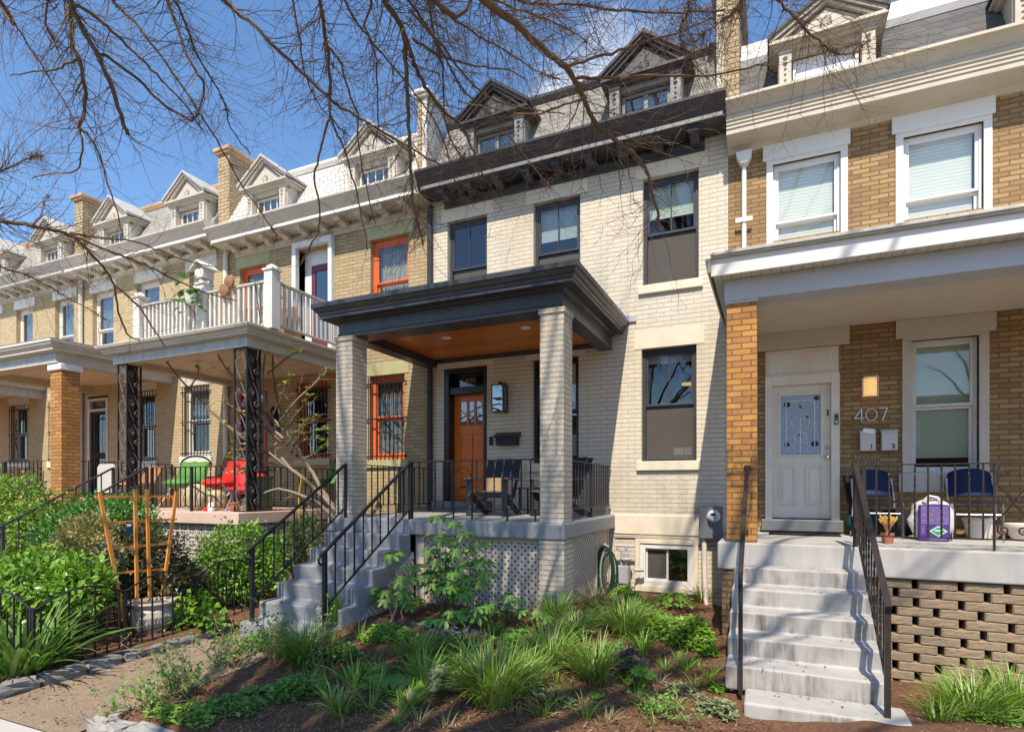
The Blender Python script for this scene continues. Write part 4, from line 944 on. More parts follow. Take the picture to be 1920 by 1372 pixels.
def scroll_door(h, x0, x1, z0, z1, jamb, glass_='dark_glass'):
    m = MB().box(x0-.09, x0, W-.02, W+.14, z0, z1+.32).box(x1, x1+.09, W-.02, W+.14, z0, z1+.32).box(x0, x1, W-.02, W+.14, z1, z1+.06).box(x0, x1, W-.02, W+.14, z1+.26, z1+.32)
    f = m.build('door_frame', jamb, h, bevel=.006); box('transom_pane', 'dark_glass', f, x0, x1, W+.06, W+.064, z1+.06, z1+.26)
    box('front_door', 'old_glass', f, x0, x1, W+.10, W+.13, z0, z1)
    g = MB().box(x0, x0+.05, W, W+.04, z0, z1).box(x1-.05, x1, W, W+.04, z0, z1).box(x0+.05, x1-.05, W, W+.04, z1-.05, z1).box(x0+.05, x1-.05, W, W+.04, z0, z0+.08).box(x0+.05, x1-.05, W, W+.04, z0+.95, z0+1.08).build('security_door', 'iron', f)
    security_bars(f, x0+.05, x1-.05, z0+.05, z1-.05, 'iron', y=W-.004, n=9, name='door_bars'); return f
TW = [(.25, .95), (1.90, 2.66), (3.75, 4.58)]
def upper_window(h, a, b, z0, z1, frame, lint, **k):
    return window(h, a, b, z0, z1, frame, fw=.07, rec=.10, meet=.48, lintel=(lint, .11, .27, .012), sill=(lint, .08, .12, .05), casing=None, **k)
def tan_house(A, B, dz, label, holes, brickm, roofm, cap, nb, dmats, corn, fascia, dx):
    h = root('terraced_house', label, 'house', ((A+B)/2, 9.5, .1), GRP)
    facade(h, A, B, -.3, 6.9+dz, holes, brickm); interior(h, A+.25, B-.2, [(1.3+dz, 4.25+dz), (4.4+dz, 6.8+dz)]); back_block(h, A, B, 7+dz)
    cornice(h, A+.02, B+.0, 7.04+dz, corn, fascia, nb, bmat=corn); mansard(h, A+.15, B-.14, 7.04+dz, roofm, cap)
    for x in dx: dormer(h, x, 7.06+dz, 1.06, dmats, kind='lights')
    chimney(h, A-.16, A+.17, 8.68, 10.3, 6.9+dz, 8.82+dz*.3, 'chimney_brick', cap='rust_cap'); return h
# ---- house with the green lintels and the balcony
A, B = -10.64, -5.512
hol = [(-6.84, -5.99, 4.80, 6.34), (-10.25, -9.49, 4.75, 6.35), (-8.60, -7.78, 4.2, 6.46), (-6.86, -6.08, 2.24, 3.80), (-8.61, -7.86, 2.30, 3.82), (-10.28, -9.46, 1.35, 3.72)]
h2 = tan_house(A, B, 0, 'tan brick house with green lintels, orange windows and a white balcony over its porch', hol, 'tan_brick', 'white_slate', 'white_paint', 10, WH, 'offwhite_trim', 'bright_white', (-9.17, -6.58))
chimney(h2, B-.22, B-.03, 8.66, 10.3, 6.9, 8.62, 'chimney_brick', 'white_paint', 'white_paint', split=B-.12)
for k in (0, 1): upper_window(h2, *hol[k], 'orange_trim', 'green_lintel', curtain='curtain', g=('window_glass', 'window_glass'))
window(h2, *hol[3], 'orange_trim', fw=.07, rec=.09, meet=.5, lintel=('green_lintel', .10, .22, .012), sill=('green_lintel', .10, .15, .05), curtain='dark_curtain', bars='iron', g=('clear_pane', 'clear_pane'))
window(h2, *hol[4], 'orange_trim', fw=.07, rec=.09, meet=.5, sill=('green_lintel', .08, .14, .05), bars='iron', g=('dark_glass', 'dark_glass'))
scroll_door(h2, -10.19, -9.55, 1.36, 3.4, 'red_door_paint')
m = MB().box(-8.70, -8.60, W-.10, W+.2, 4.2, 6.46).box(-7.78, -7.69, W-.10, W+.2, 4.2, 6.46).box(-8.70, -7.69, W-.10, W+.2, 6.461, 6.58).box(-8.60, -8.42, W+.16, W+.2, 4.2, 6.46)
bd = m.build('balcony_door_frame', 'bright_white', h2, bevel=.006); box('lintel', 'green_lintel', bd, -8.72, -7.66, W-.02, W+.02, 6.582, 6.70)
f = MB().box(-8.42, -8.32, W+.15, W+.2, 4.2, 6.16).box(-7.88, -7.78, W+.15, W+.2, 4.2, 6.16).box(-8.32, -7.88, W+.15, W+.2, 6.04, 6.16).box(-8.32, -7.88, W+.15, W+.2, 4.2, 4.7).build('balcony_door', 'maroon', h2, bevel=.004); box('pane', 'dark_glass', f, -8.32, -7.88, W+.17, W+.174, 4.7, 6.04)
box('transom', 'bright_white', bd, -8.42, -7.78, W+.15, W+.19, 6.17, 6.46)
downpipe(h2, -10.60, 1.4, 6.75, 'white_paint', .05)
MB().box(-10.66, -7.25, 6.17, W-.002, 1.16, 1.343).build('porch_floor', 'pink_slab', h2, bevel=.012)
breeze(h2, -9.25, .37, 10, 4, .197, 6.30); breeze(h2, 6.36, .37, 11, 4, .197, -7.34, True)
box('porch_shade_backing', 'dark_box', h2, -9.3, -7.45, 6.42, 6.44, -.2, 1.15); box('porch_shade_backing', 'dark_box', h2, -7.46, -7.44, 6.5, 8.7, -.2, 1.15)  # dark sheets behind the pierced blocks, under-porch shade given as a colour
MB().box(-9.3, -7.30, 6.22, 6.40, -.3, .36).box(-7.44, -7.30, 6.40, W-.01, -.3, .36).build('porch_base', 'breeze_block', h2)
porch_roof(h2, -10.52, -7.25, 6.35, 3.875, [(0, 3.875), (0, 4.02), (.03, 4.03), (.11, 4.035), (.11, 4.065), (.125, 4.07), (.13, 4.10), (.17, 4.13), (.20, 4.15), (.20, 4.175)], 'offwhite_trim', 'cream_paint', 'worn_white', ceil_z=.10, bw=.18, bd=.2)
box('beam_board', 'worn_grey_blue', h2, -10.51, -7.26, 6.341, 6.3495, 3.88, 4.018)
iron_column(h2, -7.60, -7.33, 6.40, 6.64, 1.345, 3.874); iron_column(h2, -10.46, -10.22, 6.40, 6.64, 1.345, 3.874)
for x in (-10.24, -8.60, -7.08):
    q = MB().box(x-.085, x+.085, 6.565, 6.735, 4.178, 5.08).build('balcony_post', 'white_paint', h2, bevel=.006); MB().box(x-.105, x+.105, 6.545, 6.755, 5.08, 5.11).lathe(x, 6.65, [(.12, 5.11), (.12, 5.125), (.02, 5.19)], 4).build('post_cap', 'white_paint', q)
def bal_rail(p, q, n):
    p, q = Vector((*p, 0)), Vector((*q, 0)); r = MB(); r.bar(p+Vector((0, 0, 4.94)), q+Vector((0, 0, 4.94)), .075, .035).bar(p+Vector((0, 0, 4.27)), q+Vector((0, 0, 4.27)), .05, .035); o = r.build('balcony_railing', 'offwhite_trim', h2, bevel=.004)
    for i in range(n):
        c = p.lerp(q, (i+.6)/(n+.2)); box('baluster', 'white_paint', o, c.x-.019, c.x+.019, c.y-.019, c.y+.019, 4.288, 4.922)
bal_rail((-10.15, 6.65), (-8.69, 6.65), 14); bal_rail((-8.51, 6.65), (-7.17, 6.65), 12); bal_rail((-7.08, 6.74), (-7.08, 8.7), 19); bal_rail((-10.24, 6.74), (-10.24, 8.7), 12)
steps(h2, -10.3, -9.38, [5.9, 5.62, 5.34, 5.06, 4.78, 4.5], [1.16, .97, .78, .59, .40, .22], 6.16, 'pink_slab')
stair_rail(h2, -9.42, 4.66, 1.15, 6.22, 2.06, .30, 'iron_grey', 7, post_hi=1.34); stair_rail(h2, -10.30, 4.66, 1.16, 6.22, 2.06, .30, 'iron_grey', 7, post_hi=1.34)
railing(h2, (-9.36, 6.27), (-7.62, 6.27), 2.05, 1.42, 14, 'iron', posts=(0, .55), drop=.08); railing(h2, (-7.33, 6.66), (-7.33, 8.7), 2.05, 1.42, 14, 'iron', posts=(1,), drop=.08)
# ---- house with the yellow pier
A, B = -15.76, -10.645
hol = [(-15.32, -14.5, 4.75, 6.53), (-13.62, -12.82, 4.75, 6.53), (-11.82, -11.05, 4.75, 6.52), (-15.5, -14.7, 1.5, 3.98), (-13.72, -12.98, 2.34, 3.99), (-11.99, -11.17, 2.42, 3.98)]
h3 = tan_house(A, B, .19, 'tan brick house with white lintels and a yellow brick porch pier', hol, 'pale_tan_brick', 'weathered_slate', 'rust_cap', 10, WH, 'offwhite_trim', 'bright_white', (-13.97, -11.45))
for k in (0, 1, 2): upper_window(h3, *hol[k], 'white_paint', 'white_paint', blind=('blind_grey', .5), g=('dark_glass', 'dark_glass'))
for k in (4, 5): window(h3, *hol[k], 'white_paint', fw=.07, rec=.09, meet=.5, lintel=('offwhite_trim', .1, .2, .012), sill=('white_paint', .1, .16, .05), bars='iron', g=('dark_glass', 'dark_glass'), blind=(('blind_grey', .4) if k == 5 else None))
scroll_door(h3, -15.42, -14.78, 1.5, 3.60, 'offwhite_trim'); downpipe(h3, -15.70, 1.5, 6.95, 'offwhite_trim', .05)
MB().box(-15.7, -12.2, 6.25, W-.002, 1.28, 1.50).build('porch_floor', 'orange_slab', h3, bevel=.012); box('porch_base', 'orange_brick', h3, -15.6, -12.28, 6.33, W-.004, -.3, 1.279)
porch_roof(h3, -15.6, -12.35, 6.42, 4.08, [(0, 4.08), (.02, 4.09), (0, 4.12), (0, 4.28), (.05, 4.30), (.13, 4.305), (.13, 4.34), (.18, 4.40), (.20, 4.46), (.22, 4.50)], 'offwhite_trim', 'bead_board', 'bright_white', ceil_z=.16, bw=.2, bd=.25)
box('beam_board', 'worn_grey_blue', h3, -15.59, -12.36, 6.412, 6.419, 4.13, 4.275)
box('pier', 'orange_brick', h3, -12.62, -12.26, 6.46, 6.78, 1.5, 3.95); 
MB().box(-12.66, -12.22, 6.42, 6.82, 3.951, 4.079).build('pier_cap', 'bright_white', h3, bevel=.02)
railing(h3, (-15.5, 6.40), (-12.66, 6.40), 2.24, 1.60, 20, 'iron', posts=(0, .5), drop=.1); railing(h3, (-12.3, 6.8), (-12.3, 8.7), 2.24, 1.60, 11, 'iron', posts=(1,), drop=.1)
# ---- far left house
A, B = -20.9, -15.765
hol = [(-20.3, -19.5, 4.75, 6.55), (-18.70, -17.92, 4.75, 6.55), (-16.9, -16.1, 4.75, 6.56), (-20.6, -19.8, 1.5, 3.9), (-18.95, -18.17, 2.4, 3.97), (-17.1, -16.25, 2.4, 3.97)]
h4 = tan_house(A, B, .20, 'tan brick house with worn peeling white cornice, at the left edge of the photo', hol, 'pale_tan_brick', 'weathered_slate', 'rust_cap', 10, WH, 'worn_white', 'worn_white', (-19.1, -16.55))
for k in (0, 1, 2): upper_window(h4, *hol[k], 'white_paint', 'bright_white', blind=('blind_grey', .7), g=('dark_glass', 'dark_glass'))
for k in (4, 5): window(h4, *hol[k], 'white_paint', fw=.07, rec=.09, meet=.5, lintel=('offwhite_trim', .1, .2, .012), sill=('white_paint', .1, .16, .05), bars='iron', g=('dark_glass', 'dark_glass'))
scroll_door(h4, -20.52, -19.88, 1.5, 3.5, 'offwhite_trim')
MB().box(-20.85, -17.35, 6.25, W-.002, 1.28, 1.50).build('porch_floor', 'orange_slab', h4, bevel=.012); box('porch_base', 'tan_brick', h4, -20.7, -17.4, 6.33, W-.004, -.3, 1.279)
porch_roof(h4, -20.7, -17.45, 6.42, 4.05, [(0, 4.05), (0, 4.25), (.13, 4.27), (.13, 4.31), (.2, 4.42), (.22, 4.46)], 'worn_white', 'bead_board', 'bright_white', ceil_z=.16, bw=.2, bd=.25)
box('pier', 'tan_brick', h4, -17.72, -17.38, 6.46, 6.78, 1.5, 4.05); box('pier', 'tan_brick', h4, -20.7, -20.36, 6.46, 6.78, 1.5, 4.05)
railing(h4, (-20.3, 6.40), (-17.74, 6.40), 2.24, 1.60, 18, 'iron', posts=(0, .5), drop=.1); railing(h4, (-17.42, 6.8), (-17.42, 8.7), 2.24, 1.60, 11, 'iron', posts=(1,), drop=.1)

h5 = copy_tree(h4, None, (-5.14, 0, 0)); h5['label'] = 'tan brick house beyond the one with the peeling cornice, mostly outside the picture'
# ================================================================ things fixed to the walls and standing on the porches
def wall_xz(px, py): p = at(px, py, W); return p.x, p.z
# lantern by the orange door
o = root('wall_lantern', 'black box lantern with clear glass on the cream wall beside the orange door', 'lamp', (-4.08, W, 2.98))
x0, x1, y0, y1, z0, z1 = -4.20, -3.985, W-.24, W-.045, 2.98, 3.40; t = .016; m = MB()
for x in (x0, x1-t):
    for y in (y0, y1-t): m.box(x, x+t, y, y+t, z0, z1)
for z in (z0-.01, z1): m.box(x0-.006, x1+.006, y0-.006, y1+.006, z, z+.012)
m.box(-4.11, -4.08, W-.17, W-.14, z1+.012, z1+.07).box(-4.11, -4.08, W-.14, W, z1+.045, z1+.07).box(-4.15, -4.04, W-.03, W, 3.05, 3.47); m.build('lantern_frame', 'black_trim', o)
g = MB()
for a in ((x0+t, x1-t, y0+.005, y0+.008), (x0+t, x1-t, y1-.008, y1-.005), (x0+.005, x0+.008, y0+t, y1-t), (x1-.008, x1-.005, y0+t, y1-t)): g.box(*a, z0+.003, z1-.003)
g.build('lantern_glass', 'old_glass', o); MB().tube([(-4.09, W-.14, 3.0), (-4.09, W-.14, 3.2)], .02, 8).build('bulb', 'frosted', o)
o = root('mailbox', 'black metal mailbox with a sloping lid on the cream wall', 'mailbox', (-3.99, W, 2.42))
box('box_body', 'dark_metal', o, -4.18, -3.80, W-.13, W, 2.42, 2.56, bevel=.006); MB().prism([(W-.16, 2.555), (W-.16, 2.57), (W, 2.645), (W, 2.56)], 0, -4.21, -3.77).build('lid', 'dark_metal', o)
tag(MB().box(-4.345, -4.285, W-.025, W, 2.44, 2.58).box(-4.33, -4.30, W-.032, W-.025, 2.52, 2.55).build('doorbell', 'dark_metal'), 'small dark doorbell between the orange door and the black mailbox', 'doorbell')
def chair_slats(name, label, loc, rz, group=None):
    o = root(name, label, 'chair', (0, 0, 0), group)
    s = MB()
    for i in range(5): s.bar((-.25, -.02+i*.105, .36-.022*i), (.25, -.02+i*.105, .36-.022*i), .095, .02)
    s.build('seat', 'chair_slate_lit' if 0 else 'meter_grey', o, bevel=.004)  # seat lighter than the backrest: sunlight put into its colour
    b = MB()
    for i in range(4): x = -.205+i*.137; b.bar((x, .40, .26), (x*1.04, .66, .84+(.02 if i in (1, 2) else 0)), .12, .02, up=(0, 1, 0))
    b.build('backrest', 'chair_slate', o, bevel=.004)
    MB().bar((-.26, .49, .40), (.26, .49, .40), .06, .025).bar((-.26, .59, .68), (.26, .59, .68), .06, .025).build('back_rail', 'chair_slate', o)
    for sg in (-1, 1):
        MB().bar((sg*.29, -.08, .545), (sg*.29, .56, .535), .11, .022).build('armrest', 'meter_grey', o, bevel=.005)  # armrests take the same lighter grey, sunlight painted in
        MB().bar((sg*.275, -.03, 0), (sg*.275, -.03, .534), .09, .028, up=(0, 1, 0)).build('leg', 'chair_slate', o, bevel=.004)
        MB().bar((sg*.262, -.06, .33), (sg*.262, .62, .0), .022, .10, up=(0, 0, 1)).build('leg', 'chair_slate', o, bevel=.004)
    o.location = loc; o.rotation_euler = (0, 0, rz); OFF[o.name] = Vector(loc); return o
c1 = chair_slats('patio_chair', 'dark slatted armchair with a cardboard box on its seat near the orange door', (-3.72, 7.42, 1.304), .05, 'slatted porch chairs')
c2 = chair_slats('patio_chair', 'dark grey slatted armchair half hidden by the right porch pier', (-2.93, 7.62, 1.304), -.65, 'slatted porch chairs')
tag(MB().box(-3.78, -3.50, 7.50, 7.66, 1.665, 1.86).build('cardboard_box', 'cardboard', None, bevel=.004), 'plain brown cardboard box standing on the slatted grey armchair', 'box')
o = root('side_table', 'small black square table between the two slatted armchairs', 'table', (-3.28, 8.1, 1.304))
box('table_top', 'dark_metal', o, -3.46, -3.10, 7.92, 8.28, 1.70, 1.725)
for x in (-3.45, -3.13):
    for y in (7.93, 8.25): box('leg', 'dark_metal', o, x, x+.02, y, y+.02, 1.304, 1.70)
tag(MB().prism([(7.45, 1.80), (7.75, 1.80), (7.45, 1.55)], 0, -2.60, -2.57).build('wooden_wedge', 'trellis_wood'), 'orange wooden wedge-shaped board behind the right porch pier', 'board')
x, z = wall_xz(968, 886); tag(MB().box(x-.05, x+.05, W-.05, W, z-.09, z+.09).box(x-.035, x+.035, W-.07, W-.05, z-.07, z+.07).build('outlet_cover', 'dark_metal'), 'dark outlet cover low on the cream wall behind the armchairs', 'outlet')
tag(MB().tube([(-4.9+.16*math.cos(a), 7.3+.10*math.sin(a), 1.325+.012*(i//12)) for i, a in enumerate(np.linspace(0, 18, 36))], .014, 6).build('cable_coil', 'dark_metal'), 'small coil of dark cable on the porch floor at the stair head', 'cable') if 0 else None
# electric meter, conduit, gas meter, hose, tap
o = root('electric_meter', 'grey electric meter box with round glass dial on the cream wall', 'meter', (-.78, W, .99))
box('meter_box', 'meter_grey', o, -.93, -.625, W-.15, W, .995, 1.455, bevel=.008)
def ydisc(m, cx, cz, y, prof, n=24):
    V = [(cx+r*math.cos(6.2832*k/n), y+d, cz+r*math.sin(6.2832*k/n)) for r, d in prof for k in range(n)]; q = len(prof)
    return m.add(V, [(i*n+k, i*n+(k+1) % n, (i+1)*n+(k+1) % n, (i+1)*n+k) for i in range(q-1) for k in range(n)]+[tuple(range(n)), tuple((q-1)*n+k for k in range(n))])
ydisc(MB(), -.735, 1.315, W-.15, [(.09, 0), (.09, -.03), (.078, -.035), (.075, -.07), (.05, -.085), (.0, -.09)]).build('dial', 'white_plastic', o, smooth=False)
ydisc(MB(), -.735, 1.315, W-.239, [(.055, 0), (.055, -.004)]).box(-.77, -.70, W-.249, W-.244, 1.295, 1.30).build('dial_face', 'galv_grey', o); box('dial_register', 'ink', o, -.765, -.705, W-.2475, W-.2435, 1.325, 1.355)
MB().tube([(-.87, W-.07, .99), (-.87, W-.07, .6), (-.86, W-.08, .3), (-.84, W-.1, .0)], .035, 10).build('conduit', 'pot_white', o); MB().tube([(-.70, W-.06, .99), (-.70, W-.06, .93), (-.76, W-.05, .90), (-.86, W-.05, .91)], .012, 6).build('conduit', 'galv_grey', o)
o = root('gas_meter', 'grey gas meter with regulator and pipes beside the lattice corner', 'meter', (-2.03, 8.5, .05))
MB().box(-2.10, -1.92, 8.46, 8.62, .30, .55).tube([(-2.04, 8.55, .55), (-2.04, 8.55, .78), (-2.12, 8.58, .80)], .02, 8).tube([(-1.97, 8.55, .55), (-1.97, 8.55, .84)], .022, 8).build('meter_body', 'galv_grey', o, bevel=.008)
MB().lathe(-1.97, 8.55, [(.02, .62), (.05, .63), (.085, .65), (.085, .66), (.04, .68), (.04, .74), (.02, .75)], 14).build('regulator', 'galv_grey', o)
MB().tube([(-2.13, 8.55, .85), (-1.85, 8.55, .85)], .02, 8).tube([(-1.85, 8.55, .5), (-1.72, 8.6, .5)], .03, 8).tube([(-2.12, 8.5, .05), (-2.12, 8.5, .5)], .025, 8).build('gas_pipe', 'galv_grey', o)
o = root('garden_hose', 'green garden hose coiled on a hook at the end of the lattice', 'hose', (-2.2, 8.35, .1))
r_ = random.Random(5)
for k in range(6):
    w_, h_, y_ = .10+.02*r_.random(), .30+.07*r_.random(), 8.28+.035*k
    MB().tube([(-2.165+w_*math.sin(a)*.95+.012*k-.03, 8.12+.03*math.sin(a)+.022*k, .52-.012*k+h_*math.cos(a)) for a in np.linspace(0, 6.2832, 26)], .0115, 6).build('hose_loop', 'hose_pale' if k == 3 else 'hose_green', o)
MB().tube([(-2.27, 8.2, .86), (-2.20, 8.18, .90), (-2.13, 8.16, .86)], .014, 6).build('hose_hook', 'galv_grey', o)
x, z = wall_xz(1178, 1065); tag(MB().tube([(x, W, z+.10), (x, W-.06, z+.10), (x, W-.07, z+.04)], .012, 6).tube([(x, W-.03, z+.02), (x, W-.03, z-.12)], .011, 6).lathe(x, W-.06, [(.0, z+.12), (.03, z+.125), (.0, z+.13)], 8).build('garden_tap', 'terracotta'), 'rusty tap pipe on the cream wall left of the basement window', 'tap')
# ---- things on the wall and porch of 407
o = root('wall_lamp', 'lit white wire-cage lamp on the brown brick wall above the house number', 'lamp', (1.18, W, 2.88))
def arcx(rx, d, n=9): return [(1.18+rx*math.sin(a), W-.015-d*math.cos(a)) for a in np.linspace(-1.45, 1.45, n)]
P = arcx(.075, .09); V = [(x, y, z) for z in (2.91, 3.13) for x, y in P]; finish('lamp_shade', V, [(i, i+1, 9+i+1, 9+i) for i in range(8)], 'lamp_glow', o)
m = MB()
for z in np.linspace(2.90, 3.14, 9): m.tube([(x, y, z) for x, y in arcx(.09, .11)], .0045, 5)
for x, y in (arcx(.09, .11)[0], arcx(.09, .11)[-1]): m.tube([(x, y, 2.89), (x, y, 3.15)], .006, 5)
m.build('wire_cage', 'white_plastic', o); box('lamp_top', 'white_plastic', o, 1.10, 1.26, W-.10, W, 3.14, 3.155); box('back_plate', 'white_plastic', o, 1.10, 1.26, W-.012, W, 2.90, 3.14)
o = root('house_number', 'thin silver numerals 407 on the brown brick wall', 'house number', (1.17, W, 2.58))
Zn = 2.665; Y0, Y1 = W-.02, W-.002
text_mesh('numeral', '0', .01, 'number_silver', o, (1.17, W-.01, Zn)) if 0 else None
m = MB(); m.bar((1.085, W-.012, Zn-.085), (1.085, W-.012, Zn+.085), .011, .016, up=(0, 1, 0)); m.bar((1.085, W-.0125, Zn+.08), (1.01, W-.0125, Zn-.035), .011, .015, up=(0, 1, 0)); m.bar((1.005, W-.0115, Zn-.04), (1.115, W-.0115, Zn-.04), .011, .017, up=(0, 1, 0)); m.build('numeral', 'number_silver', o)
MB().tube([(1.195+.062*math.cos(a), W-.012, Zn+.075*math.sin(a)) for a in np.linspace(0, 6.2832, 28)], .006, 6, cap=False).build('numeral', 'number_silver', o)
m = MB(); m.bar((1.285, W-.012, Zn+.08), (1.375, W-.012, Zn+.08), .011, .016, up=(0, 1, 0)); m.bar((1.37, W-.0125, Zn+.08), (1.315, W-.0125, Zn-.085), .011, .015, up=(0, 1, 0)); m.build('numeral', 'number_silver', o)
for (a, b, n_, lab) in ((1.062, 1.232, '1', 'white mailbox marked 1 with letters sticking out of its top'), (1.298, 1.472, '2', 'white mailbox marked 2 with its lid closed')):
    o = root('mailbox', lab, 'mailbox', ((a+b)/2, W, 2.19), 'white mailboxes of 407')
    box('box_body', 'white_plastic', o, a, b, W-.09, W, 2.195, 2.43, bevel=.006)
    MB().prism([(W-.105, 2.425), (W-.10, 2.445), (W, 2.475), (W, 2.43)], 0, a-.008, b+.008).build('lid', 'white_plastic', o)
    text_mesh('box_number', n_, .075, 'ink', o, (b-.045, W-.093, 2.245), bold=.002)
    if n_ == '1': MB().prism([(a+.02, 2.43), (b-.02, 2.40), (b-.015, 2.47), (a+.03, 2.485)], 1, W-.112, W-.108).build('envelope', 'white_print', o)
x, z = wall_xz(1568, 786); o = tag(MB().box(x-.024, x+.024, W-.055, W-.03, z-.075, z+.07).build('doorbell', 'meter_grey', None, bevel=.01), 'grey video doorbell on the frame of the white door', 'doorbell'); 
ydisc(MB(), x, z+.03, W-.055, [(.014, 0), (.014, -.004)]).build('lens', 'ink', o); ydisc(MB(), x, z-.04, W-.055, [(.015, 0), (.015, -.004)]).build('button', 'white_plastic', o)
tag(MB().box(-.02, .80, 8.16, 8.55, 1.112, 1.122).build('doormat', 'black_cloth', None), 'thin dark doormat in front of the white door step', 'doormat')
def blue_chair(label, x, y, rz):
    o = root('stacking_chair', label, 'chair', (0, 0, 0), 'blue chairs on the porch of 407')
    def sheet(name, rows):
        n = len(rows[0]); V = [p for r in rows for p in r]; F = [(j*n+i, j*n+i+1, (j+1)*n+i+1, (j+1)*n+i) for j in range(len(rows)-1) for i in range(n-1)]
        ob = finish(name, V, F, 'blue_plastic', o, smooth=True); md = ob.modifiers.new('thick', 'SOLIDIFY'); md.thickness = .008; md2 = ob.modifiers.new('sub', 'SUBSURF'); md2.levels = md2.render_levels = 2
    T = np.linspace(-1, 1, 7)
    sheet('seat', [[(.225*t*(1-.12*(1-k)), -.22+.44*k, .45-.03*(1-t*t)*math.sin(k*2.6)-.02*(k < .1)) for t in T] for k in np.linspace(0, 1, 6)])
    sheet('backrest', [[((.24+.012*math.sin(k*6.3-1))*t*(1-.10*k*k), .235+.10*k-.035*(1-t*t), .50+.34*k-.05*k*t*t) for t in T] for k in np.linspace(0, 1, 6)])
    for sg in (-1, 1):
        MB().tube([(sg*.23, -.20, 0), (sg*.225, -.19, .42), (sg*.215, -.15, .435), (sg*.215, .15, .43)], .0115, 8).build('leg', 'chrome', o)
        MB().tube([(sg*.235, .25, 0), (sg*.22, .16, .43), (sg*.22, .26, .62), (sg*.215, .30, .72)], .0115, 8).build('leg', 'chrome', o)
    MB().tube([(-.225, -.19, .30), (.225, -.19, .30)], .009, 8).build('stretcher', 'chrome', o)
    o.location = (x, y, 1.112); o.rotation_euler = (0, 0, rz); OFF[o.name] = Vector(o.location); return o
blue_chair('dark blue plastic chair with chrome legs below the two white mailboxes', 1.18, 8.22, .06); blue_chair('dark blue plastic chair with chrome legs below the ground floor window of 407', 2.14, 8.25, -.10)
def lumpy(name, mat, c, r, label=None, cat=None, seed=1, amp=.14, parent=None, pinch=0, group=None):
    R_ = np.random.default_rng(seed); n1, n2 = 20, 12; V = []; ph = R_.uniform(0, 6, 6)
    for j in range(n2+1):
        th = math.pi*j/n2
        for i in range(n1):
            a = 2*math.pi*i/n1; k = 1+amp*(math.sin(3*a+ph[0]+2*th)*.5+math.sin(5*a-3*th+ph[1])*.4+math.sin(7*th+ph[2]+a)*.4)*math.sin(th)
            s = math.sin(th)**.7*k*(1-pinch*max(0, math.cos(th))); V.append((c[0]+r[0]*s*math.cos(a), c[1]+r[1]*s*math.sin(a), c[2]+r[2]*(1+math.cos(th)*(1 if math.cos(th) > 0 else .98))))
    F = [(j*n1+i, j*n1+(i+1) % n1, (j+1)*n1+(i+1) % n1, (j+1)*n1+i) for j in range(n2) for i in range(n1)]
    o = finish(name, V, F, mat, parent, smooth=True)
    return tag(o, label, cat, group) if label else o
bg_ = lumpy('shopping_bag', 'white_plastic', (1.70, 8.10, 1.115), (.22, .13, .235), 'white plastic bag with crumpled handles, wrapped round the purple sack', 'bag', 4, .2)
MB().tube([(1.62, 8.02, 1.55), (1.66, 8.0, 1.62), (1.74, 8.02, 1.60), (1.78, 8.03, 1.54)], [.03, .02, .02, .03], 6).build('bag_handle', 'white_plastic', bg_)
o = root('purple_sack', 'upright purple printed sack with a green diamond, against the white plastic bag', 'sack', (1.69, 7.93, 1.112))
MB().prism([(1.545, 1.114), (1.835, 1.114), (1.84, 1.52), (1.69, 1.535), (1.55, 1.52)], 1, 7.90, 7.98).build('sack_body', 'purple_card', o, bevel=.012)
m = MB(); r_ = random.Random(2); zz = 1.50
while zz > 1.30:
    x = 1.565
    while x < 1.815:
        L = min(r_.uniform(.02, .08), 1.82-x); m.box(x, x+L, 7.8965, 7.8985, zz-.006, zz); x += L+.006
    zz -= .0135
for zz in (1.16, 1.145, 1.13): m.box(1.64, 1.80, 7.8965, 7.8985, zz-.005, zz)
for zz in (1.28, 1.26, 1.24, 1.22, 1.20): m.box(1.565, 1.60, 7.8965, 7.8985, zz-.006, zz)
m.build('small_print', 'pale_print', o)
MB().prism([(1.63, 1.225), (1.725, 1.155), (1.82, 1.225), (1.725, 1.295)], 1, 7.895, 7.8988).build('diamond', 'green_print', o); MB().prism([(1.645, 1.225), (1.725, 1.166), (1.805, 1.225), (1.725, 1.284)], 1, 7.893, 7.8949).build('diamond_border', 'white_print', o); MB().prism([(1.657, 1.225), (1.725, 1.175), (1.793, 1.225), (1.725, 1.275)], 1, 7.891, 7.8929).build('diamond_centre', 'green_print', o)
box('diamond_lettering', 'white_print', o, 1.69, 1.76, 7.889, 7.8909, 1.228, 1.238)
def pot(name, label, x, y, z, r, h, mat, cat='pot', soil=True, prof=None, group=None):
    pr_ = prof or [(r*.70, 0), (r*.82, h*.3), (r*.95, h*.8), (r*1.06, h*.84), (r*1.06, h), (r*.93, h), (r*.90, h*.86)]
    o = tag(MB().lathe(x, y, [(a, z+b) for a, b in pr_], 28).build(name, mat, None, smooth=False), label, cat, group); 
    if soil: MB().lathe(x, y, [(r*.9, z+h*.80), (r*.9, z+h*.88)], 20).build('soil', 'mulch', o)
    return o
pot('plant_pot', 'round off-white plant pot under the blue chair below the window', 2.24, 8.45, 1.112, .155, .25, 'pot_white')
pot('planter_bowl', 'wide shallow beige planter bowl at the right edge of the porch of 407', 2.72, 8.45, 1.112, .24, .19, 'pot_white', 'planter')
for k in range(5): pass
o = root('dried_bouquet', 'small clay pot of dried orange straw stalks beside the stair rail of 407', 'dried plant', (1.17, 7.45, 1.112))
MB().lathe(1.17, 7.45, [(.05, 1.112), (.07, 1.22), (.06, 1.22)], 14).build('clay_pot', 'terracotta', o)
m = MB(); r_ = random.Random(8)
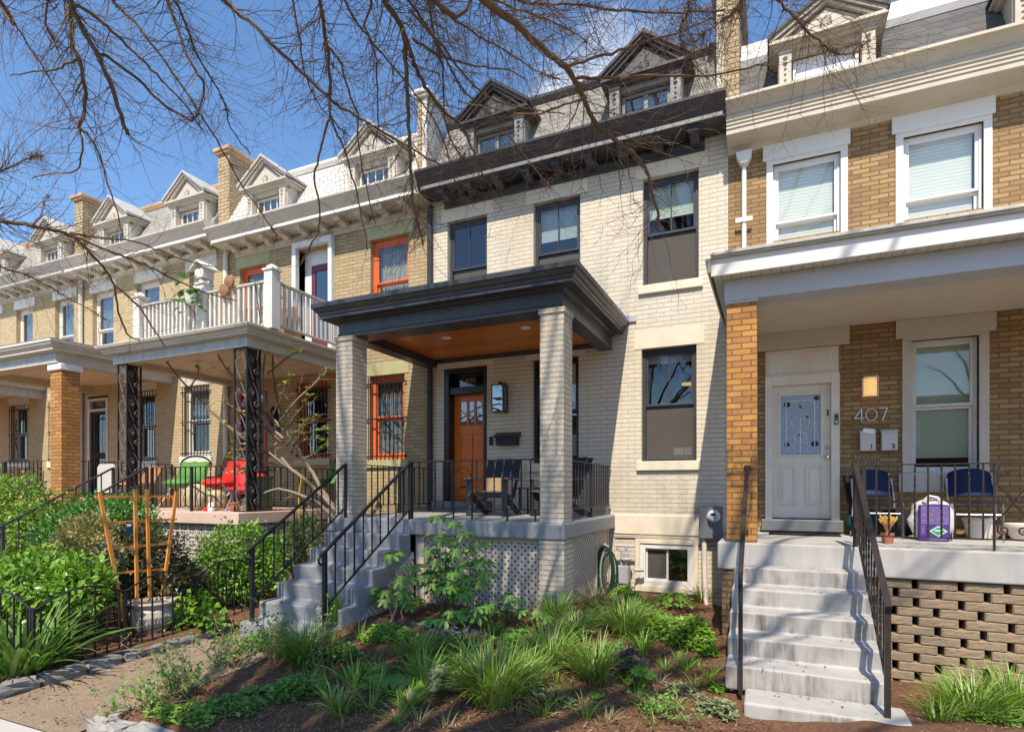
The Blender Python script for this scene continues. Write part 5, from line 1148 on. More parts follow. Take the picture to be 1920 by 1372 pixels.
for k in range(46): a = r_.uniform(0, 6.28); q = r_.uniform(.02, .10); m.tube([(1.17, 7.45, 1.2), (1.17+q*.4*math.cos(a), 7.45+q*.4*math.sin(a), 1.30), (1.17+q*math.cos(a), 7.45+q*math.sin(a), 1.34+r_.uniform(0, .08))], [.005, .006, .009], 4)
m.build('stalks', 'straw', o)
lumpy('duffel_bag', 'black_cloth', (1.42, 8.42, 1.112), (.24, .18, .17), 'black cloth bag slumped behind the left blue chair', 'bag', 9, .12)
lumpy('tote_bag', 'teal_cloth', (1.10, 8.45, 1.112), (.22, .12, .16), 'dark teal bag under the left blue chair', 'bag', 10, .1)
o = root('folded_chair', 'folded black chair leaning on the brick by the white door', 'folding chair', (.92, 8.5, 1.112))
for x in (.90, .98): MB().bar((x+.06, 8.45, 1.112), (x-.03, 8.68, 1.88), .025, .025).build('frame_tube', 'dark_metal', o)
MB().bar((.985, 8.52, 1.30), (.93, 8.66, 1.78), .10, .02, up=(0, 1, 0)).build('folded_seat', 'black_cloth', o)
m = MB(); r_ = random.Random(12)
x, z = wall_xz(1600, 860)
# faint chalk scribble on the bricks below the mailboxes
for row, (xa, n_) in enumerate(((1.02, 9), (.96, 11), (1.05, 10), (.93, 12))):
    for k in range(n_): xx = xa+k*.032; zz = 2.10-row*.07; m.bar((xx, W-.004, zz), (xx+r_.uniform(-.012, .018), W-.004, zz+r_.uniform(.01, .035)), .004, .004, up=(0, 1, 0))
tag(m.build('chalk_marks', 'frosted'), 'faint illegible chalk scribbles on the brown brick below the two white mailboxes', 'chalk marks')
# ---- clutter on the porch with the iron columns
def camp_chair(label, x, y, z, rz, mat):
    o = root('camping_chair', label, 'chair', (0, 0, 0), 'cloth chairs on the balcony house porch')
    lumpy('seat_cloth', mat, (0, 0, .36), (.30, .28, .09), seed=3, amp=.06, parent=o); 
    V = []; 
    for j in range(7):
        k = j/6
        for i in range(9): t = -1+i/4; V.append((t*(.30-.03*k), .20+.16*k-.10*(1-t*t)*math.sin(k*3), .42+.42*k+.03*math.sin(i*2.1+j)*.4))
    b = finish('backrest', V, [(j*9+i, j*9+i+1, (j+1)*9+i+1, (j+1)*9+i) for j in range(6) for i in range(8)], mat, o, smooth=True); md = b.modifiers.new('thick', 'SOLIDIFY'); md.thickness = .02
    MB().tube([(.30*math.cos(a), .36, .80+.16*math.sin(a)) for a in np.linspace(0, math.pi, 12)], .018, 6).build('back_hoop', 'dark_metal', o)
    for sx in (-1, 1):
        for sy, e in ((-1, 1), (1, -1)): MB().tube([(sx*.28, sy*.28, 0), (sx*.25, e*.2, .50)], .011, 6).build('leg', 'galv_grey', o)
    o.location = (x, y, z); o.rotation_euler = (0, 0, rz); OFF[o.name] = Vector((x, y, z)); return o
zp = 1.345
camp_chair('green cloth lounge chair with black hoop left of the red one', -9.62, 7.0, zp, .3, 'green_cloth'); camp_chair('bright red cloth lounge chair with a black hoop, behind the iron railing', -8.72, 7.05, zp, -.1, 'red_cloth'); camp_chair('small red cloth chair low behind the right iron column', -7.82, 6.78, zp, .5, 'red_cloth').scale = (.8, .8, .75); camp_chair('green cloth chair at the far end of the pink porch, behind the fig tree', -7.62, 8.25, zp, -.6, 'green_cloth')
lumpy('rubbish_sack', 'sack', (-8.75, 6.62, zp), (.22, .18, .22), 'slumped beige sack on the pink porch in front of the red chair', 'sack', 21, .15)
lumpy('rubbish_sack', 'sack', (-8.45, 6.75, zp), (.17, .15, .17), 'smaller beige sack to the right of the slumped one on the pink porch', 'sack', 22, .15)
tag(MB().box(-7.66, -7.44, 6.78, 7.0, zp, zp+.52).box(-7.68, -7.42, 6.76, 7.02, zp+.52, zp+.56).build('storage_bin', 'olive_plastic', None, bevel=.01), 'olive green plastic bin with a lid behind the porch railing', 'bin')
tag(MB().lathe(-8.18, 6.45, [(.05, zp), (.06, zp+.05), (.045, zp+.12), (.02, zp+.14)], 12).build('toy', 'white_print'), 'small white and blue toy on the pink slab edge', 'toy'); tag(MB().lathe(-8.30, 6.46, [(.045, zp), (.055, zp+.03), (.05, zp+.06), (.02, zp+.08)], 12).build('ball', 'red_cloth'), 'small red ball beside the white toy on the pink slab edge', 'ball')
pot('plant_pot', 'dark green pot behind the railing near the fig tree', -7.5, 6.6, zp, .12, .2, 'olive_plastic'); pot('plant_pot', 'terracotta pot behind the railing below the fig branches', -7.65, 6.45, zp, .09, .15, 'terracotta')
o = root('wooden_table', 'low wooden table with cardboard boxes under the left iron column', 'table', (-9.95, 7.6, zp))
box('table_top', 'brown_wood', o, -10.3, -9.75, 7.3, 7.9, zp+.55, zp+.59); 
for x in (-10.28, -9.81):
    for y in (7.32, 7.84): box('leg', 'brown_wood', o, x, x+.05, y, y+.05, zp, zp+.55)
tag(MB().bar((-10.02, 7.9, zp+.2), (-9.80, 8.1, zp+1.05), .07, .07).build('wooden_post', 'brown_wood', None, bevel=.01), 'brown wooden post leaning on the wall of the pink porch', 'post')
o = root('wall_lantern', 'black carriage lantern on the tan brick wall behind the fig tree', 'lamp', (-9.15, W, 2.9)); MB().lathe(-9.15, W-.14, [(.03, 2.95), (.07, 2.99), (.08, 3.2), (.12, 3.22), (.05, 3.3), (.015, 3.36)], 8).box(-9.17, -9.13, W-.14, W, 3.30, 3.33).box(-9.20, -9.10, W-.02, W, 2.85, 3.35).build('lantern_frame', 'iron', o); MB().lathe(-9.15, W-.14, [(.065, 3.0), (.075, 3.19)], 8).build('lantern_glass', 'frosted', o)
# ---- balcony plants and oddments
o = root('balcony_plant', 'large leaved green plant in a white pot on the balcony rail', 'potted plant', (-8.72, 6.55, 4.25))
MB().lathe(-8.72, 6.5, [(.08, 4.75), (.11, 4.95), (.10, 4.95)], 14).build('plant_pot', 'white_paint', o)
r_ = np.random.default_rng(4); n = 26; A_ = r_.uniform(0, 6.28, n); P = np.stack([-8.72+.1*np.cos(A_), 6.46+.1*np.sin(A_), 4.95+r_.uniform(-.35, .2, n)], 1); D = np.stack([np.cos(A_), np.sin(A_), r_.uniform(-.8, .4, n)], 1)
leaves('foliage', P, D, np.tile([0, -.4, 1.], (n, 1)), r_.uniform(.14, .26, n), r_.uniform(.06, .10, n), 'leaf_deep', o)
o = root('birdhouse', 'white birdhouse lantern standing on the middle balcony post', 'birdhouse', (-8.60, 6.65, 5.19)); MB().box(-8.70, -8.50, 6.55, 6.75, 5.191, 5.33).build('house_body', 'white_paint', o); MB().chev(-8.60, .17, 5.34, 5.47, .02, 6.50, 6.80).build('house_roof', 'white_paint', o)
for xx, zz, lab in ((-7.92, 5.02, 'brown woven disc hung on the balcony rail, upper of two'), (-8.03, 4.90, 'brown woven disc hung on the balcony rail, lower of two')):
    tag(ydisc(MB(), xx, zz, 6.58, [(.02, -.05), (.10, -.03), (.115, 0), (.10, .01)], 18).build('woven_disc', 'brown_wood'), lab, 'wall hanging', 'woven discs on the balcony')
tag(MB().box(-8.2, -7.5, 7.3, 7.7, 4.18, 4.62).box(-8.2, -7.5, 7.65, 7.72, 4.62, 4.9).build('balcony_bench', 'brown_wood', None, bevel=.01), 'brown wooden bench behind the balcony balusters', 'bench'); tag(MB().box(-9.9, -9.3, 7.4, 7.8, 4.18, 4.6).build('balcony_chest', 'brown_wood', None, bevel=.01), 'brown chest on the balcony below the orange window', 'chest')
# ---- porch with the yellow pier
o = root('folding_table', 'white folding table stood on its edge beside the yellow pier', 'table', (-12.0, 7.2, 1.5)); MB().prism([(-12.1, 1.62), (-12.1, 2.12), (-12.04, 2.18), (-11.64, 2.18), (-11.6, 2.12), (-11.6, 1.62)], 1, 7.0, 7.05).build('table_top', 'white_plastic', o, bevel=.01)
for x in (-12.05, -11.65): MB().tube([(x, 7.07, 1.9), (x, 7.25, 1.35)], .014, 6).build('leg', 'galv_grey', o)
o.location.z += 0
o = root('wooden_armchair', 'brown wooden armchair with sloping back on the orange porch', 'chair', (-11.4, 7.4, 1.345))
MB().bar((-11.65, 7.3, 1.8), (-11.15, 7.3, 1.8), .5, .04, up=(0, 0, 1)).build('seat', 'trellis_wood', o); MB().bar((-11.4, 7.52, 1.80), (-11.4, 7.72, 2.14), .48, .03, up=(0, 1, 0)).build('backrest', 'brown_wood', o)
for x in (-11.62, -11.2):
    for y in (7.1, 7.5): box('leg', 'brown_wood', o, x, x+.05, y, y+.05, 1.3, 1.79)
# ---- urn, trellis, fences, kerb stones in the left garden
o = root('garden_urn', 'grey stone urn with spiral fluted belly behind the low iron fence', 'urn', (-6.38, 4.28, .03)); R = [(.10, 0), (.115, .015), (.12, .03), (.16, .09), (.205, .17), (.225, .24), (.215, .30), (.185, .335), (.185, .35), (.225, .365), (.24, .385), (.235, .40), (.20, .40), (.19, .36)]
V = []; n = 64
R2 = []
for (a, b), (c, d) in zip(R[:-1], R[1:]): R2 += [(a+(c-a)*t/3, b+(d-b)*t/3) for t in range(3)]
R2.append(R[-1])
for r, z in R2:
    for k in range(n):
        a = 2*math.pi*k/n; fl = .020*(abs(math.sin(6*a+z*11))-.6)*(1 if .03 < z < .325 and r > .12 else 0); V.append((-6.38+(r+fl)*math.cos(a), 4.28+(r+fl)*math.sin(a), .04+z))
finish('urn_body', V, [(j*n+k, j*n+(k+1) % n, (j+1)*n+(k+1) % n, (j+1)*n+k) for j in range(len(R2)-1) for k in range(n)], 'urn_stone', o); MB().lathe(-6.38, 4.28, [(.18, .40), (.18, .41)], 20).build('soil', 'mulch', o)
o = root('garden_trellis', 'orange wooden fan trellis with a blue tag, standing behind the stone urn', 'trellis', (-6.62, 4.25, .05)); X = -6.62
def tp(px, py): 
    a = (px-960)/1080.; T = 485/1080.; t = (a-T)/(1+a*T); Y = X/t; zf = Y*CT-X*ST; return Vector((X, Y, CZ+(915-py)*zf/1080.))
for a, b in (((187, 925), (236, 1178)), ((253, 917), (258, 1172)), ((275, 917), (282, 1165)), ((331, 921), (300, 1150))): MB().bar(tp(*a), tp(*b), .034, .022, up=(1, 0, 0)).build('upright', 'trellis_wood', o)
X = -6.64
for a, b in (((178, 931), (335, 930)), ((188, 981), (328, 973)), ((197, 1029), (318, 1018)), ((207, 1075), (310, 1066)), ((222, 1128), (304, 1118))): MB().bar(tp(*a), tp(*b), .026, .016, up=(1, 0, 0)).build('crossbar', 'trellis_wood', o)
X = -6.60; q = tp(242, 990); box('plant_tag', 'navy_ink', o, X, X+.004, q.y-.035, q.y+.035, q.z-.07, q.z+.07); box('tag_print', 'white_print', o, X+.0045, X+.006, q.y-.025, q.y+.02, q.z+.02, q.z+.05)
def low_fence(label, pts, name='iron_fence'):
    o = root(name, label, 'fence', (*pts[0], G(*pts[0])))
    for (a, b) in zip(pts[:-1], pts[1:]):
        a, b = Vector((*a, G(*a))), Vector((*b, G(*b))); L = (b-a).length; k = max(1, round(L/.78))
        for i in range(k):
            p, q = a.lerp(b, i/k), a.lerp(b, (i+1)/k); m = MB(); n = 7
            top = [p.lerp(q, t)+Vector((0, 0, .56+.13*math.sin(math.pi*t))) for t in np.linspace(0, 1, 11)]; mid = [p.lerp(q, t)+Vector((0, 0, .34+.13*math.sin(math.pi*t))) for t in np.linspace(0, 1, 11)]
            m.tube(top, .010, 5)
            for j in range(n):
                t = (j+.5)/n; c = p.lerp(q, t); s = .0065; m.box(c.x-s, c.x+s, c.y-s, c.y+s, c.z-.02, c.z+(.56 if j % 2 == 0 else .38)+.13*math.sin(math.pi*t))
            m.bar(p+Vector((0, 0, .10)), q+Vector((0, 0, .10)), .010, .010)
            m.build('fence_panel', 'iron', o)
            for c in ((p, q) if i == k-1 else (p,)): s = .012; box('post', 'iron', o, c.x-s, c.x+s, c.y-s, c.y+s, c.z-.05, c.z+.58)
    return o
low_fence('low black iron fence with arched panels along the garden path', [(-6.02, 2.95), (-6.02, 5.35)]); low_fence('low black iron fence with arched panels facing the pavement', [(-6.06, 2.95), (-11.5, 2.95)])
def stone(name, label, x, y, z, lx, ly, lz, rz, mat, group, seed):
    r = np.random.default_rng(seed); V = []; nx, ny, nz = 6, 4, 3
    idx = {}; F = []
    m = MB()
    import bmesh
    bm = bmesh.new(); bmesh.ops.create_cube(bm, size=1); bmesh.ops.subdivide_edges(bm, edges=bm.edges[:], cuts=3, use_grid_fill=True)
    for v in bm.verts:
        c = v.co; rr = c.length/.5; k = .86+.14/max(rr, .6); c *= k; c.x *= lx; c.y *= ly; c.z *= lz; c += Vector(r.normal(0, .010, 3))
        cx, cy = c.x*math.cos(rz)-c.y*math.sin(rz), c.x*math.sin(rz)+c.y*math.cos(rz); v.co = (cx+x, cy+y, c.z+z)
    V = [tuple(v.co) for v in bm.verts]; F = [tuple(v.index for v in f.verts) for f in bm.faces]; bm.free()
    return tag(finish(name, V, F, mat, None), label, 'stone', group)
r_ = random.Random(11); y = 2.55; k = 0
while y < 5.2:
    L = r_.uniform(.30, .46); stone('kerb_stone', 'rough grey kerb stone edging the left side of the garden path', -5.90+r_.uniform(-.02, .02), y+L/2, .0+.03*(y-2.5)/2.5, .15, L-.015, .12, r_.uniform(-.05, .05), 'granite', 'kerb stones left of the garden path', 50+k); y += L; k += 1
x = -4.50; k = 0
while x < -.3:
    L = r_.uniform(.36, .5); stone('kerb_stone', 'pale granite kerb block edging the planting bed at the pavement', x+L/2, 2.60+r_.uniform(-.02, .02), -.03, L-.012, .15, .15, r_.uniform(-.04, .04), 'granite_pale', 'granite kerb blocks of the planting bed', 80+k); x += L; k += 1
for k, y in enumerate((2.85, 3.22, 3.6, 4.0)): stone('kerb_stone', 'pale granite kerb block edging the right side of the garden path', -4.46, y, -.035, .12, .36, .13, r_.uniform(-.05, .05), 'granite_pale', 'granite blocks right of the garden path', 120+k)
for k, (x, y) in enumerate(((-6.32, 3.7), (-6.3, 4.28), (-6.45, 4.9))): stone('flagstone', ['flat grey flagstone inside the fence, nearest the pavement', 'flat grey flagstone under the stone urn', 'flat grey flagstone inside the fence beyond the urn'][k], x, y, .01, .42, .5, .07, .2*k, 'urn_stone', None, 140+k)
# ================================================================ garden plants
def gp(px, py):
    z = .05
    for _ in range(8):
        zf = 1080*(CZ-z)/(py-915); p = atz(px, py, zf); z = G(p.x, p.y)
    return p.x, p.y, z
def pb(px, py, Y, rpx, rpy=None, depth=None):
    """blob ellipsoid seen at a pixel with a pixel radius, on the plane y = Y"""
    p = at(px, py, Y); k = (p.y*CT-p.x*ST)/1080; r = rpx*k; return (p.x, p.y, p.z, r, depth or r*.9, (rpy or rpx)*k)
# hedges and shrubs of the left gardens
shrub('shrub', 'tall bright green leafy shrub in front of the yellow brick pier', [pb(25, 945, 5.7, 70, 58), pb(60, 985, 5.5, 45, 50), pb(-30, 960, 5.6, 60, 70), pb(20, 1010, 5.6, 75, 60)], 9000, .07, 'leaf_hedge', seed=2)
shrub('round_hedge', 'clipped round green hedge behind the orange trellis', [pb(190, 990, 5.0, 95, 60), pb(120, 1020, 4.9, 55, 55), pb(240, 1010, 5.0, 60, 60), pb(170, 1060, 5.0, 80, 50)], 13000, .055, 'leaf_deep', 'hedge', seed=3, shell=.75, base=.1)
shrub('golden_shrub', 'yellowish golden conifer-like shrub between the two green hedges', [pb(160, 1002, 4.3, 48, 38), pb(130, 1035, 4.25, 38, 35), pb(185, 1040, 4.3, 45, 40)], 6000, .05, 'leaf_gold', seed=4, base=.1, spread=.5, wid=.22)
shrub('shrub', 'broad glossy light green shrub behind the low front fence', [pb(70, 1090, 3.55, 100, 58), pb(150, 1100, 3.6, 62, 50), pb(-20, 1110, 3.5, 80, 60), pb(60, 1150, 3.5, 110, 50)], 5200, .095, 'leaf_glossy', seed=5, base=.06, wid=.24)
shrub('rose_bush', 'bronze and green rose bush round the trellis foot', [pb(280, 1045, 4.75, 70, 60), pb(340, 1090, 4.85, 46, 40), pb(225, 1075, 4.6, 45, 55), pb(300, 1100, 4.7, 80, 45), pb(250, 1000, 4.8, 32, 30)], 6500, .06, 'leaf_bronze', seed=6, base=.1, shell=.3, wid=.33)
shrub('round_shrub', 'rounded light green shrub left of the grey steps', [pb(450, 1035, 5.6, 78, 56), pb(420, 1070, 5.5, 55, 50), pb(500, 1060, 5.65, 50, 50), pb(455, 1090, 5.5, 60, 35)], 7500, .06, 'leaf_lime', seed=7, base=.1)
shrub('variegated_shrub', 'small yellow variegated shrub between the round shrub and the grey steps', [pb(572, 1000, 6.0, 32, 36), pb(545, 1030, 5.9, 30, 36)], 2200, .05, 'leaf_varieg', seed=8, base=.1)
shrub('shrub', 'small round-leaved green plant right of the stone urn', [pb(368, 1140, 4.55, 34, 30), pb(350, 1165, 4.5, 30, 20), pb(395, 1160, 4.6, 28, 24)], 420, .075, 'leaf_glossy', 'plant', seed=9, base=.03, wid=.42)
shrub('silver_shrub', 'greyish green shrub between the golden shrub and the rose bush', [pb(200, 1050, 4.1, 30, 34), pb(190, 1085, 4.0, 26, 30)], 1500, .055, 'leaf_grey', seed=19, base=.05)
# strap-leaved daylily clump and the other tufts
x, y, z = gp(50, 1262); o = tuft('daylily', 'large clump of broad strap leaves spilling over the kerb stones', x-.12, y+.03, z, 170, .80, .022, 'blade_lily', .18, (.1, 1.0), (.4, 1.5), seed=3)
TG = 'grass tufts in the mulch bed'
def tf(px, py, n, L, w_, label, mat='blade_green', rad=.07, seed=1, straw=0, lean=(.1, .75), curl=(.4, 1.6), dy=0):
    x, y, z = gp(px, py); return tuft('grass_tuft', label, x, y+dy, z, int(n*1.25), L*.97, w_*1.05, mat, rad, lean, curl, 'grass clump', TG, seed, straw)
tf(925, 1318, 420, .60, .0055, 'largest green grass clump, at the front middle of the mulch bed', rad=.13, seed=1, straw=150)
tf(1030, 1252, 240, .50, .005, 'grass clump close behind the largest one on its right', rad=.10, seed=2, straw=60)
tf(1112, 1275, 230, .46, .0048, 'arching grass clump left of the purple leaved plant', rad=.09, seed=3, straw=60)
tf(1080, 1195, 150, .44, .0045, 'dull greyish grass clump in the middle of the bed', rad=.09, seed=4, straw=130)
tf(1172, 1192, 280, .52, .0058, 'bright green grass clump in front of the gas meter', rad=.10, seed=5, straw=40)
tf(1042, 1172, 230, .46, .005, 'upright grass clump at the foot of the right brick pier', rad=.09, seed=6, lean=(.05, .5))
tf(1205, 1222, 110, .30, .004, 'small grass tuft behind the purple leaved plant', rad=.06, seed=7)
tf(795, 1280, 70, .38, .007, 'loose grass tuft of wide blades by the broad-leaved plant', rad=.09, seed=8)
tf(785, 1238, 110, .42, .007, 'wide bladed grass tuft right of the lime ground cover', rad=.09, seed=9)
tf(768, 1330, 120, .24, .0035, 'small spiky grass tuft at the front of the bed', rad=.04, seed=10, straw=50)
tf(663, 1290, 26, .40, .008, 'sparse tuft of a few wide blades on bare mulch', rad=.05, seed=11)
tf(927, 1188, 60, .22, .0035, 'tiny grass tuft in front of the lattice', rad=.04, seed=12)
tf(572, 1245, 330, .50, .0065, 'dark green grass clump at the foot of the grey steps', rad=.13, seed=13)
tf(622, 1178, 90, .48, .009, 'upright iris clump against the foot of the stair rail', rad=.05, seed=14, lean=(.02, .3), curl=(.05, .5))
tf(1115, 1142, 130, .40, .008, 'variegated straw and green clump below the garden hose', 'blade_straw', rad=.07, seed=15)
tf(1315, 1128, 160, .38, .004, 'grass tuft under the electric conduit', rad=.08, seed=16)
tf(1820, 1345, 330, .46, .0055, 'long meadow-like grass clump under the block wall, left of two', rad=.16, seed=17, straw=30); tf(1895, 1335, 330, .50, .0055, 'long meadow-like grass clump under the block wall, right of two', rad=.18, seed=18, straw=30)
tf(1760, 1350, 60, .30, .0045, 'thin grass tuft beside the foot of the right stair rail', rad=.08, seed=19)
tf(640, 1340, 30, .3, .006, 'few thin blades at the bed front left', rad=.08, seed=20); tf(870, 1250, 40, .26, .004, 'short grass tuft behind the largest clump', rad=.05, seed=23); tf(985, 1290, 160, .40, .0045, 'thin grass clump touching the largest one', rad=.08, seed=24, straw=60)
r0_ = random.Random(77)
for k in range(80):   # small weeds and seedling grasses between the clumps
    px, py = r0_.uniform(560, 1330), r0_.uniform(1190, 1362)
    if px > 1230 and py > 1260 and r0_.random() < .7: continue
    x, y, z = gp(px, py)
    tuft('grass_seedling', 'thin grass seedling on the open mulch', x, y, z, r0_.randint(8, 34), r0_.uniform(.12, .30), .004, r0_.choice(('blade_green', 'blade_green', 'blade_straw')), .04, (.1, .9), (.3, 1.4), 'grass clump', 'grass seedlings scattered over the mulch', 300+k)
def broad(px, py, n, L, label, seed, mat='leaf_broad', wid=.34, up=.6):
    """rosette of broad leaves, each leaf a curved blade with a midrib"""
    x, y, z = gp(px, py); r = np.random.default_rng(seed); o = root('broadleaf_plant', label, 'plant', (x, y, z), 'broad-leaved plants in the mulch bed'); m = MB()
    for k in range(n):
        a = 6.2832*k/n+r.normal(0, .3); l = L*r.uniform(.7, 1.15); e = r.uniform(.25, 1.1)*up+.15; h = Vector((math.cos(a), math.sin(a), 0)); sd = Vector((-math.sin(a), math.cos(a), 0)); P = Vector((x, y, z)); V = []; K = 7
        for j in range(K+1):
            t = j/K; wv = wid*l*max(0, math.sin(math.pi*min(1, max(0, (t-.22)/.78))))**.7+.006; th = e*(1-1.25*t*t); c = P
            for s, up_ in ((-1, .28), (-.5, .06), (0, 0), (.5, .06), (1, .28)): V.append(c+sd*(s*wv)+Vector((0, 0, abs(s)*wv*up_*.9))+Vector((0, 0, .012*math.sin(j*2.4+s*3))))
            P = P+(h*math.cos(th)+Vector((0, 0, 1))*math.sin(th))*(l/K)
        m.add(V, [(j*5+i, j*5+i+1, j*5+6+i, j*5+5+i) for j in range(K) for i in range(4)])
    m.build('leaves', mat, o, smooth=True, recalc=False); return o
broad(735, 1300, 6, .26, 'broad paddle-leaved green plant at the bed front, with upright leaves', 1); broad(900, 1215, 5, .22, 'broad-leaved plant between two grass clumps behind the largest clump', 2); broad(955, 1210, 4, .20, 'broad-leaved plant with two upright round leaves', 3, up=1.2); broad(975, 1195, 6, .17, 'small broad-leaved plant in front of the lattice middle', 4); broad(1113, 1305, 4, .10, 'small flat round-leaved plant in front of the arching grass', 5, up=.2); broad(480, 1300, 7, .14, 'small bright green weed at the front of the bed', 6)
def heuchera(px, py, n, R, label, mat, seed):
    x, y, z = gp(px, py); r = np.random.default_rng(seed); o = root('heuchera', label, 'plant', (x, y, z), 'lobed-leaf clumps in the bed'); m = MB(); st = MB()
    for k in range(n):
        a = r.uniform(0, 6.28); q = R*math.sqrt(r.uniform(.02, 1)); c = Vector((x+q*math.cos(a), y+q*math.sin(a), z+.05+.16*(1-(q/R)**2)*r.uniform(.5, 1.2)+.02)); s = r.uniform(.028, .05); N = Vector((math.cos(a)*q/R*.9, math.sin(a)*q/R*.9-.2, 1)).normalized(); u = N.orthogonal().normalized(); w = N.cross(u); K = 15; f0 = r.uniform(0, 6)
        V = [c]+[c+(u*math.cos(t+f0)+w*math.sin(t+f0))*s*(1+.22*math.cos(5*t))*(1 if abs(t-3.14) > .3 else .5)+N*(.012*math.cos(5*t)-.004) for t in np.linspace(0, 6.2832, K, endpoint=False)]
        m.add(V, [(0, 1+i, 1+(i+1) % K) for i in range(K)]); st.tube([(x, y, z), c-N*.004], .0025, 3)
    m.build('leaves', mat, o, recalc=False); st.build('stalks', 'stem_green', o); return o
heuchera(1180, 1262, 34, .17, 'dark purple lobed-leaf clump beside the arching grass', 'leaf_purple', 1); heuchera(1203, 1290, 16, .12, 'bright green lobed-leaf clump below the dark purple one', 'leaf_broad', 2); heuchera(823, 1300, 22, .09, 'grey green lobed-leaf clump left of the largest grass', 'leaf_grey', 3); heuchera(1172, 1130, 60, .24, 'lime green lobed-leaf clump at the foot of the wall by the tap', 'leaf_lime', 4); heuchera(1262, 1140, 60, .26, 'lime green lobed-leaf clump below the basement window', 'leaf_lime', 5)
def cover(px, py, rx, ry, h, n, leaf, mat, label, seed, dy=0):
    x, y, z = gp(px, py); k = (y*CT-x*ST)/1080; r = np.random.default_rng(seed); o = root('ground_cover', label, 'plant', (x, y, z), 'low leafy plants in the bed')
    a = r.uniform(0, 6.28, n); q = np.sqrt(r.uniform(0, 1, n)); lump = 1+.25*np.sin(3*a+seed); X = x+rx*k*q*np.cos(a)*lump; Y = y+ry*q*np.sin(a)*lump; Z = gz(X, Y)+h*r.uniform(.1, 1, n)*(1-q*q*.7)
    P = np.stack([X, Y, Z], 1); D = np.stack([np.cos(a+r.normal(0, 1, n)), np.sin(a+r.normal(0, 1, n)), r.uniform(-.1, .7, n)], 1); leaves('foliage', P, D, np.tile([0, -.25, 1.], (n, 1))+r.normal(0, .35, (n, 3)), leaf*r.uniform(.6, 1.3, n), leaf*r.uniform(.22, .36, n), mat, o)
    m = MB()
    for i in range(0, n, 9): m.tube([(X[i]*.7+x*.3, Y[i]*.7+y*.3, gz(X[i]*.7+x*.3, Y[i]*.7+y*.3)), (X[i], Y[i], Z[i])], .0025, 3)
    m.build('stems', 'stem_green', o); return o
cover(725, 1195, 50, .22, .13, 1300, .04, 'leaf_lime', 'lime green ground cover below the stair lattice', 1); cover(840, 1248, 35, .14, .10, 420, .045, 'leaf_lime', 'lime green leafy patch left of the big grass', 2); cover(1245, 1195, 55, .30, .24, 1500, .05, 'leaf_hedge', 'leafy green patch below the basement window and lime clumps', 3); cover(1302, 1200, 36, .28, .28, 1300, .055, 'leaf_lime', 'leafy lime patch against the brick base of the right steps', 4); cover(1350, 1340, 30, .12, .12, 260, .06, 'leaf_grey', 'greyish leafy weed at the foot of the right steps', 5); cover(1345, 1295, 16, .08, .07, 110, .045, 'leaf_glossy', 'small green weed by the left handrail post', 6); cover(850, 1215, 60, .16, .14, 500, .035, 'leaf_deep', 'low dark ground cover with pale blue flowers', 7); cover(500, 1215, 60, .25, .2, 500, .05, 'leaf_hydrangea', 'low green plant spreading along the path edge near the steps', 8); cover(345, 1345, 70, .14, .08, 420, .045, 'leaf_lime', 'low leafy weeds along the granite kerb at the bed corner', 9); cover(1290, 1300, 40, .12, .05, 140, .04, 'leaf_grey', 'sparse low seedlings on the mulch by the right steps', 10); cover(1150, 1230, 40, .2, .12, 420, .04, 'leaf_hydrangea', 'leafy patch between the grass clumps in the bed middle', 11); cover(965, 1240, 60, .16, .12, 420, .03, 'leaf_grey', 'pale fine-leaved patch behind the largest grass', 12); cover(560, 1300, 55, .2, .14, 500, .055, 'leaf_hydrangea', 'leafy green plant at the front left of the bed', 13)
for i_, (px, py, rx, ry, h, n, leaf, mt, lb) in enumerate(((1000, 1215, 50, .2, .14, 420, .045, 'leaf_hydrangea', 'leafy ground cover right behind the two middle grass clumps'), (1085, 1245, 45, .18, .12, 380, .04, 'leaf_hedge', 'small-leaved patch left of the arching grass'), (1130, 1165, 55, .25, .16, 600, .045, 'leaf_lime', 'lime leafy patch below the hose and the straw-coloured clump'), (1215, 1165, 50, .22, .2, 650, .045, 'leaf_hedge', 'leafy patch between the bright grass and the lime clumps by the wall'), (880, 1268, 45, .14, .1, 320, .04, 'leaf_lime', 'lime leafy patch close left of the largest grass clump'), (690, 1262, 60, .18, .09, 380, .04, 'leaf_deep', 'low deep green weeds on the mulch below the stair lattice'), (640, 1235, 40, .16, .14, 420, .045, 'leaf_hydrangea', 'leafy weeds between the iris clump and the dark grass'), (1040, 1310, 50, .12, .07, 220, .035, 'leaf_grey', 'grey green seedlings at the front, right of the largest grass'), (440, 1330, 60, .14, .1, 380, .045, 'leaf_hydrangea', 'leafy weeds at the front left, behind the granite kerb'))):
    cover(px, py, rx, ry, h, n, leaf, mt, lb, 40+i_)
cover(60, 1225, 70, .3, .10, 300, .05, 'leaf_deep', 'low dark leaves behind the daylily', 14); cover(1330, 1225, 14, .12, .1, 120, .05, 'leaf_glossy', 'green sprig against the lowest brick base courses', 15); cover(1880, 1352, 90, .3, .10, 700, .05, 'leaf_hydrangea', 'low leafy weeds among the long grass under the block wall', 16)
m = MB(); r_ = random.Random(6); x0, y0, z0 = gp(850, 1210); o = root('blue_flowers', 'pale blue star flowers over the low dark ground cover', 'flower', (x0, y0, z0))
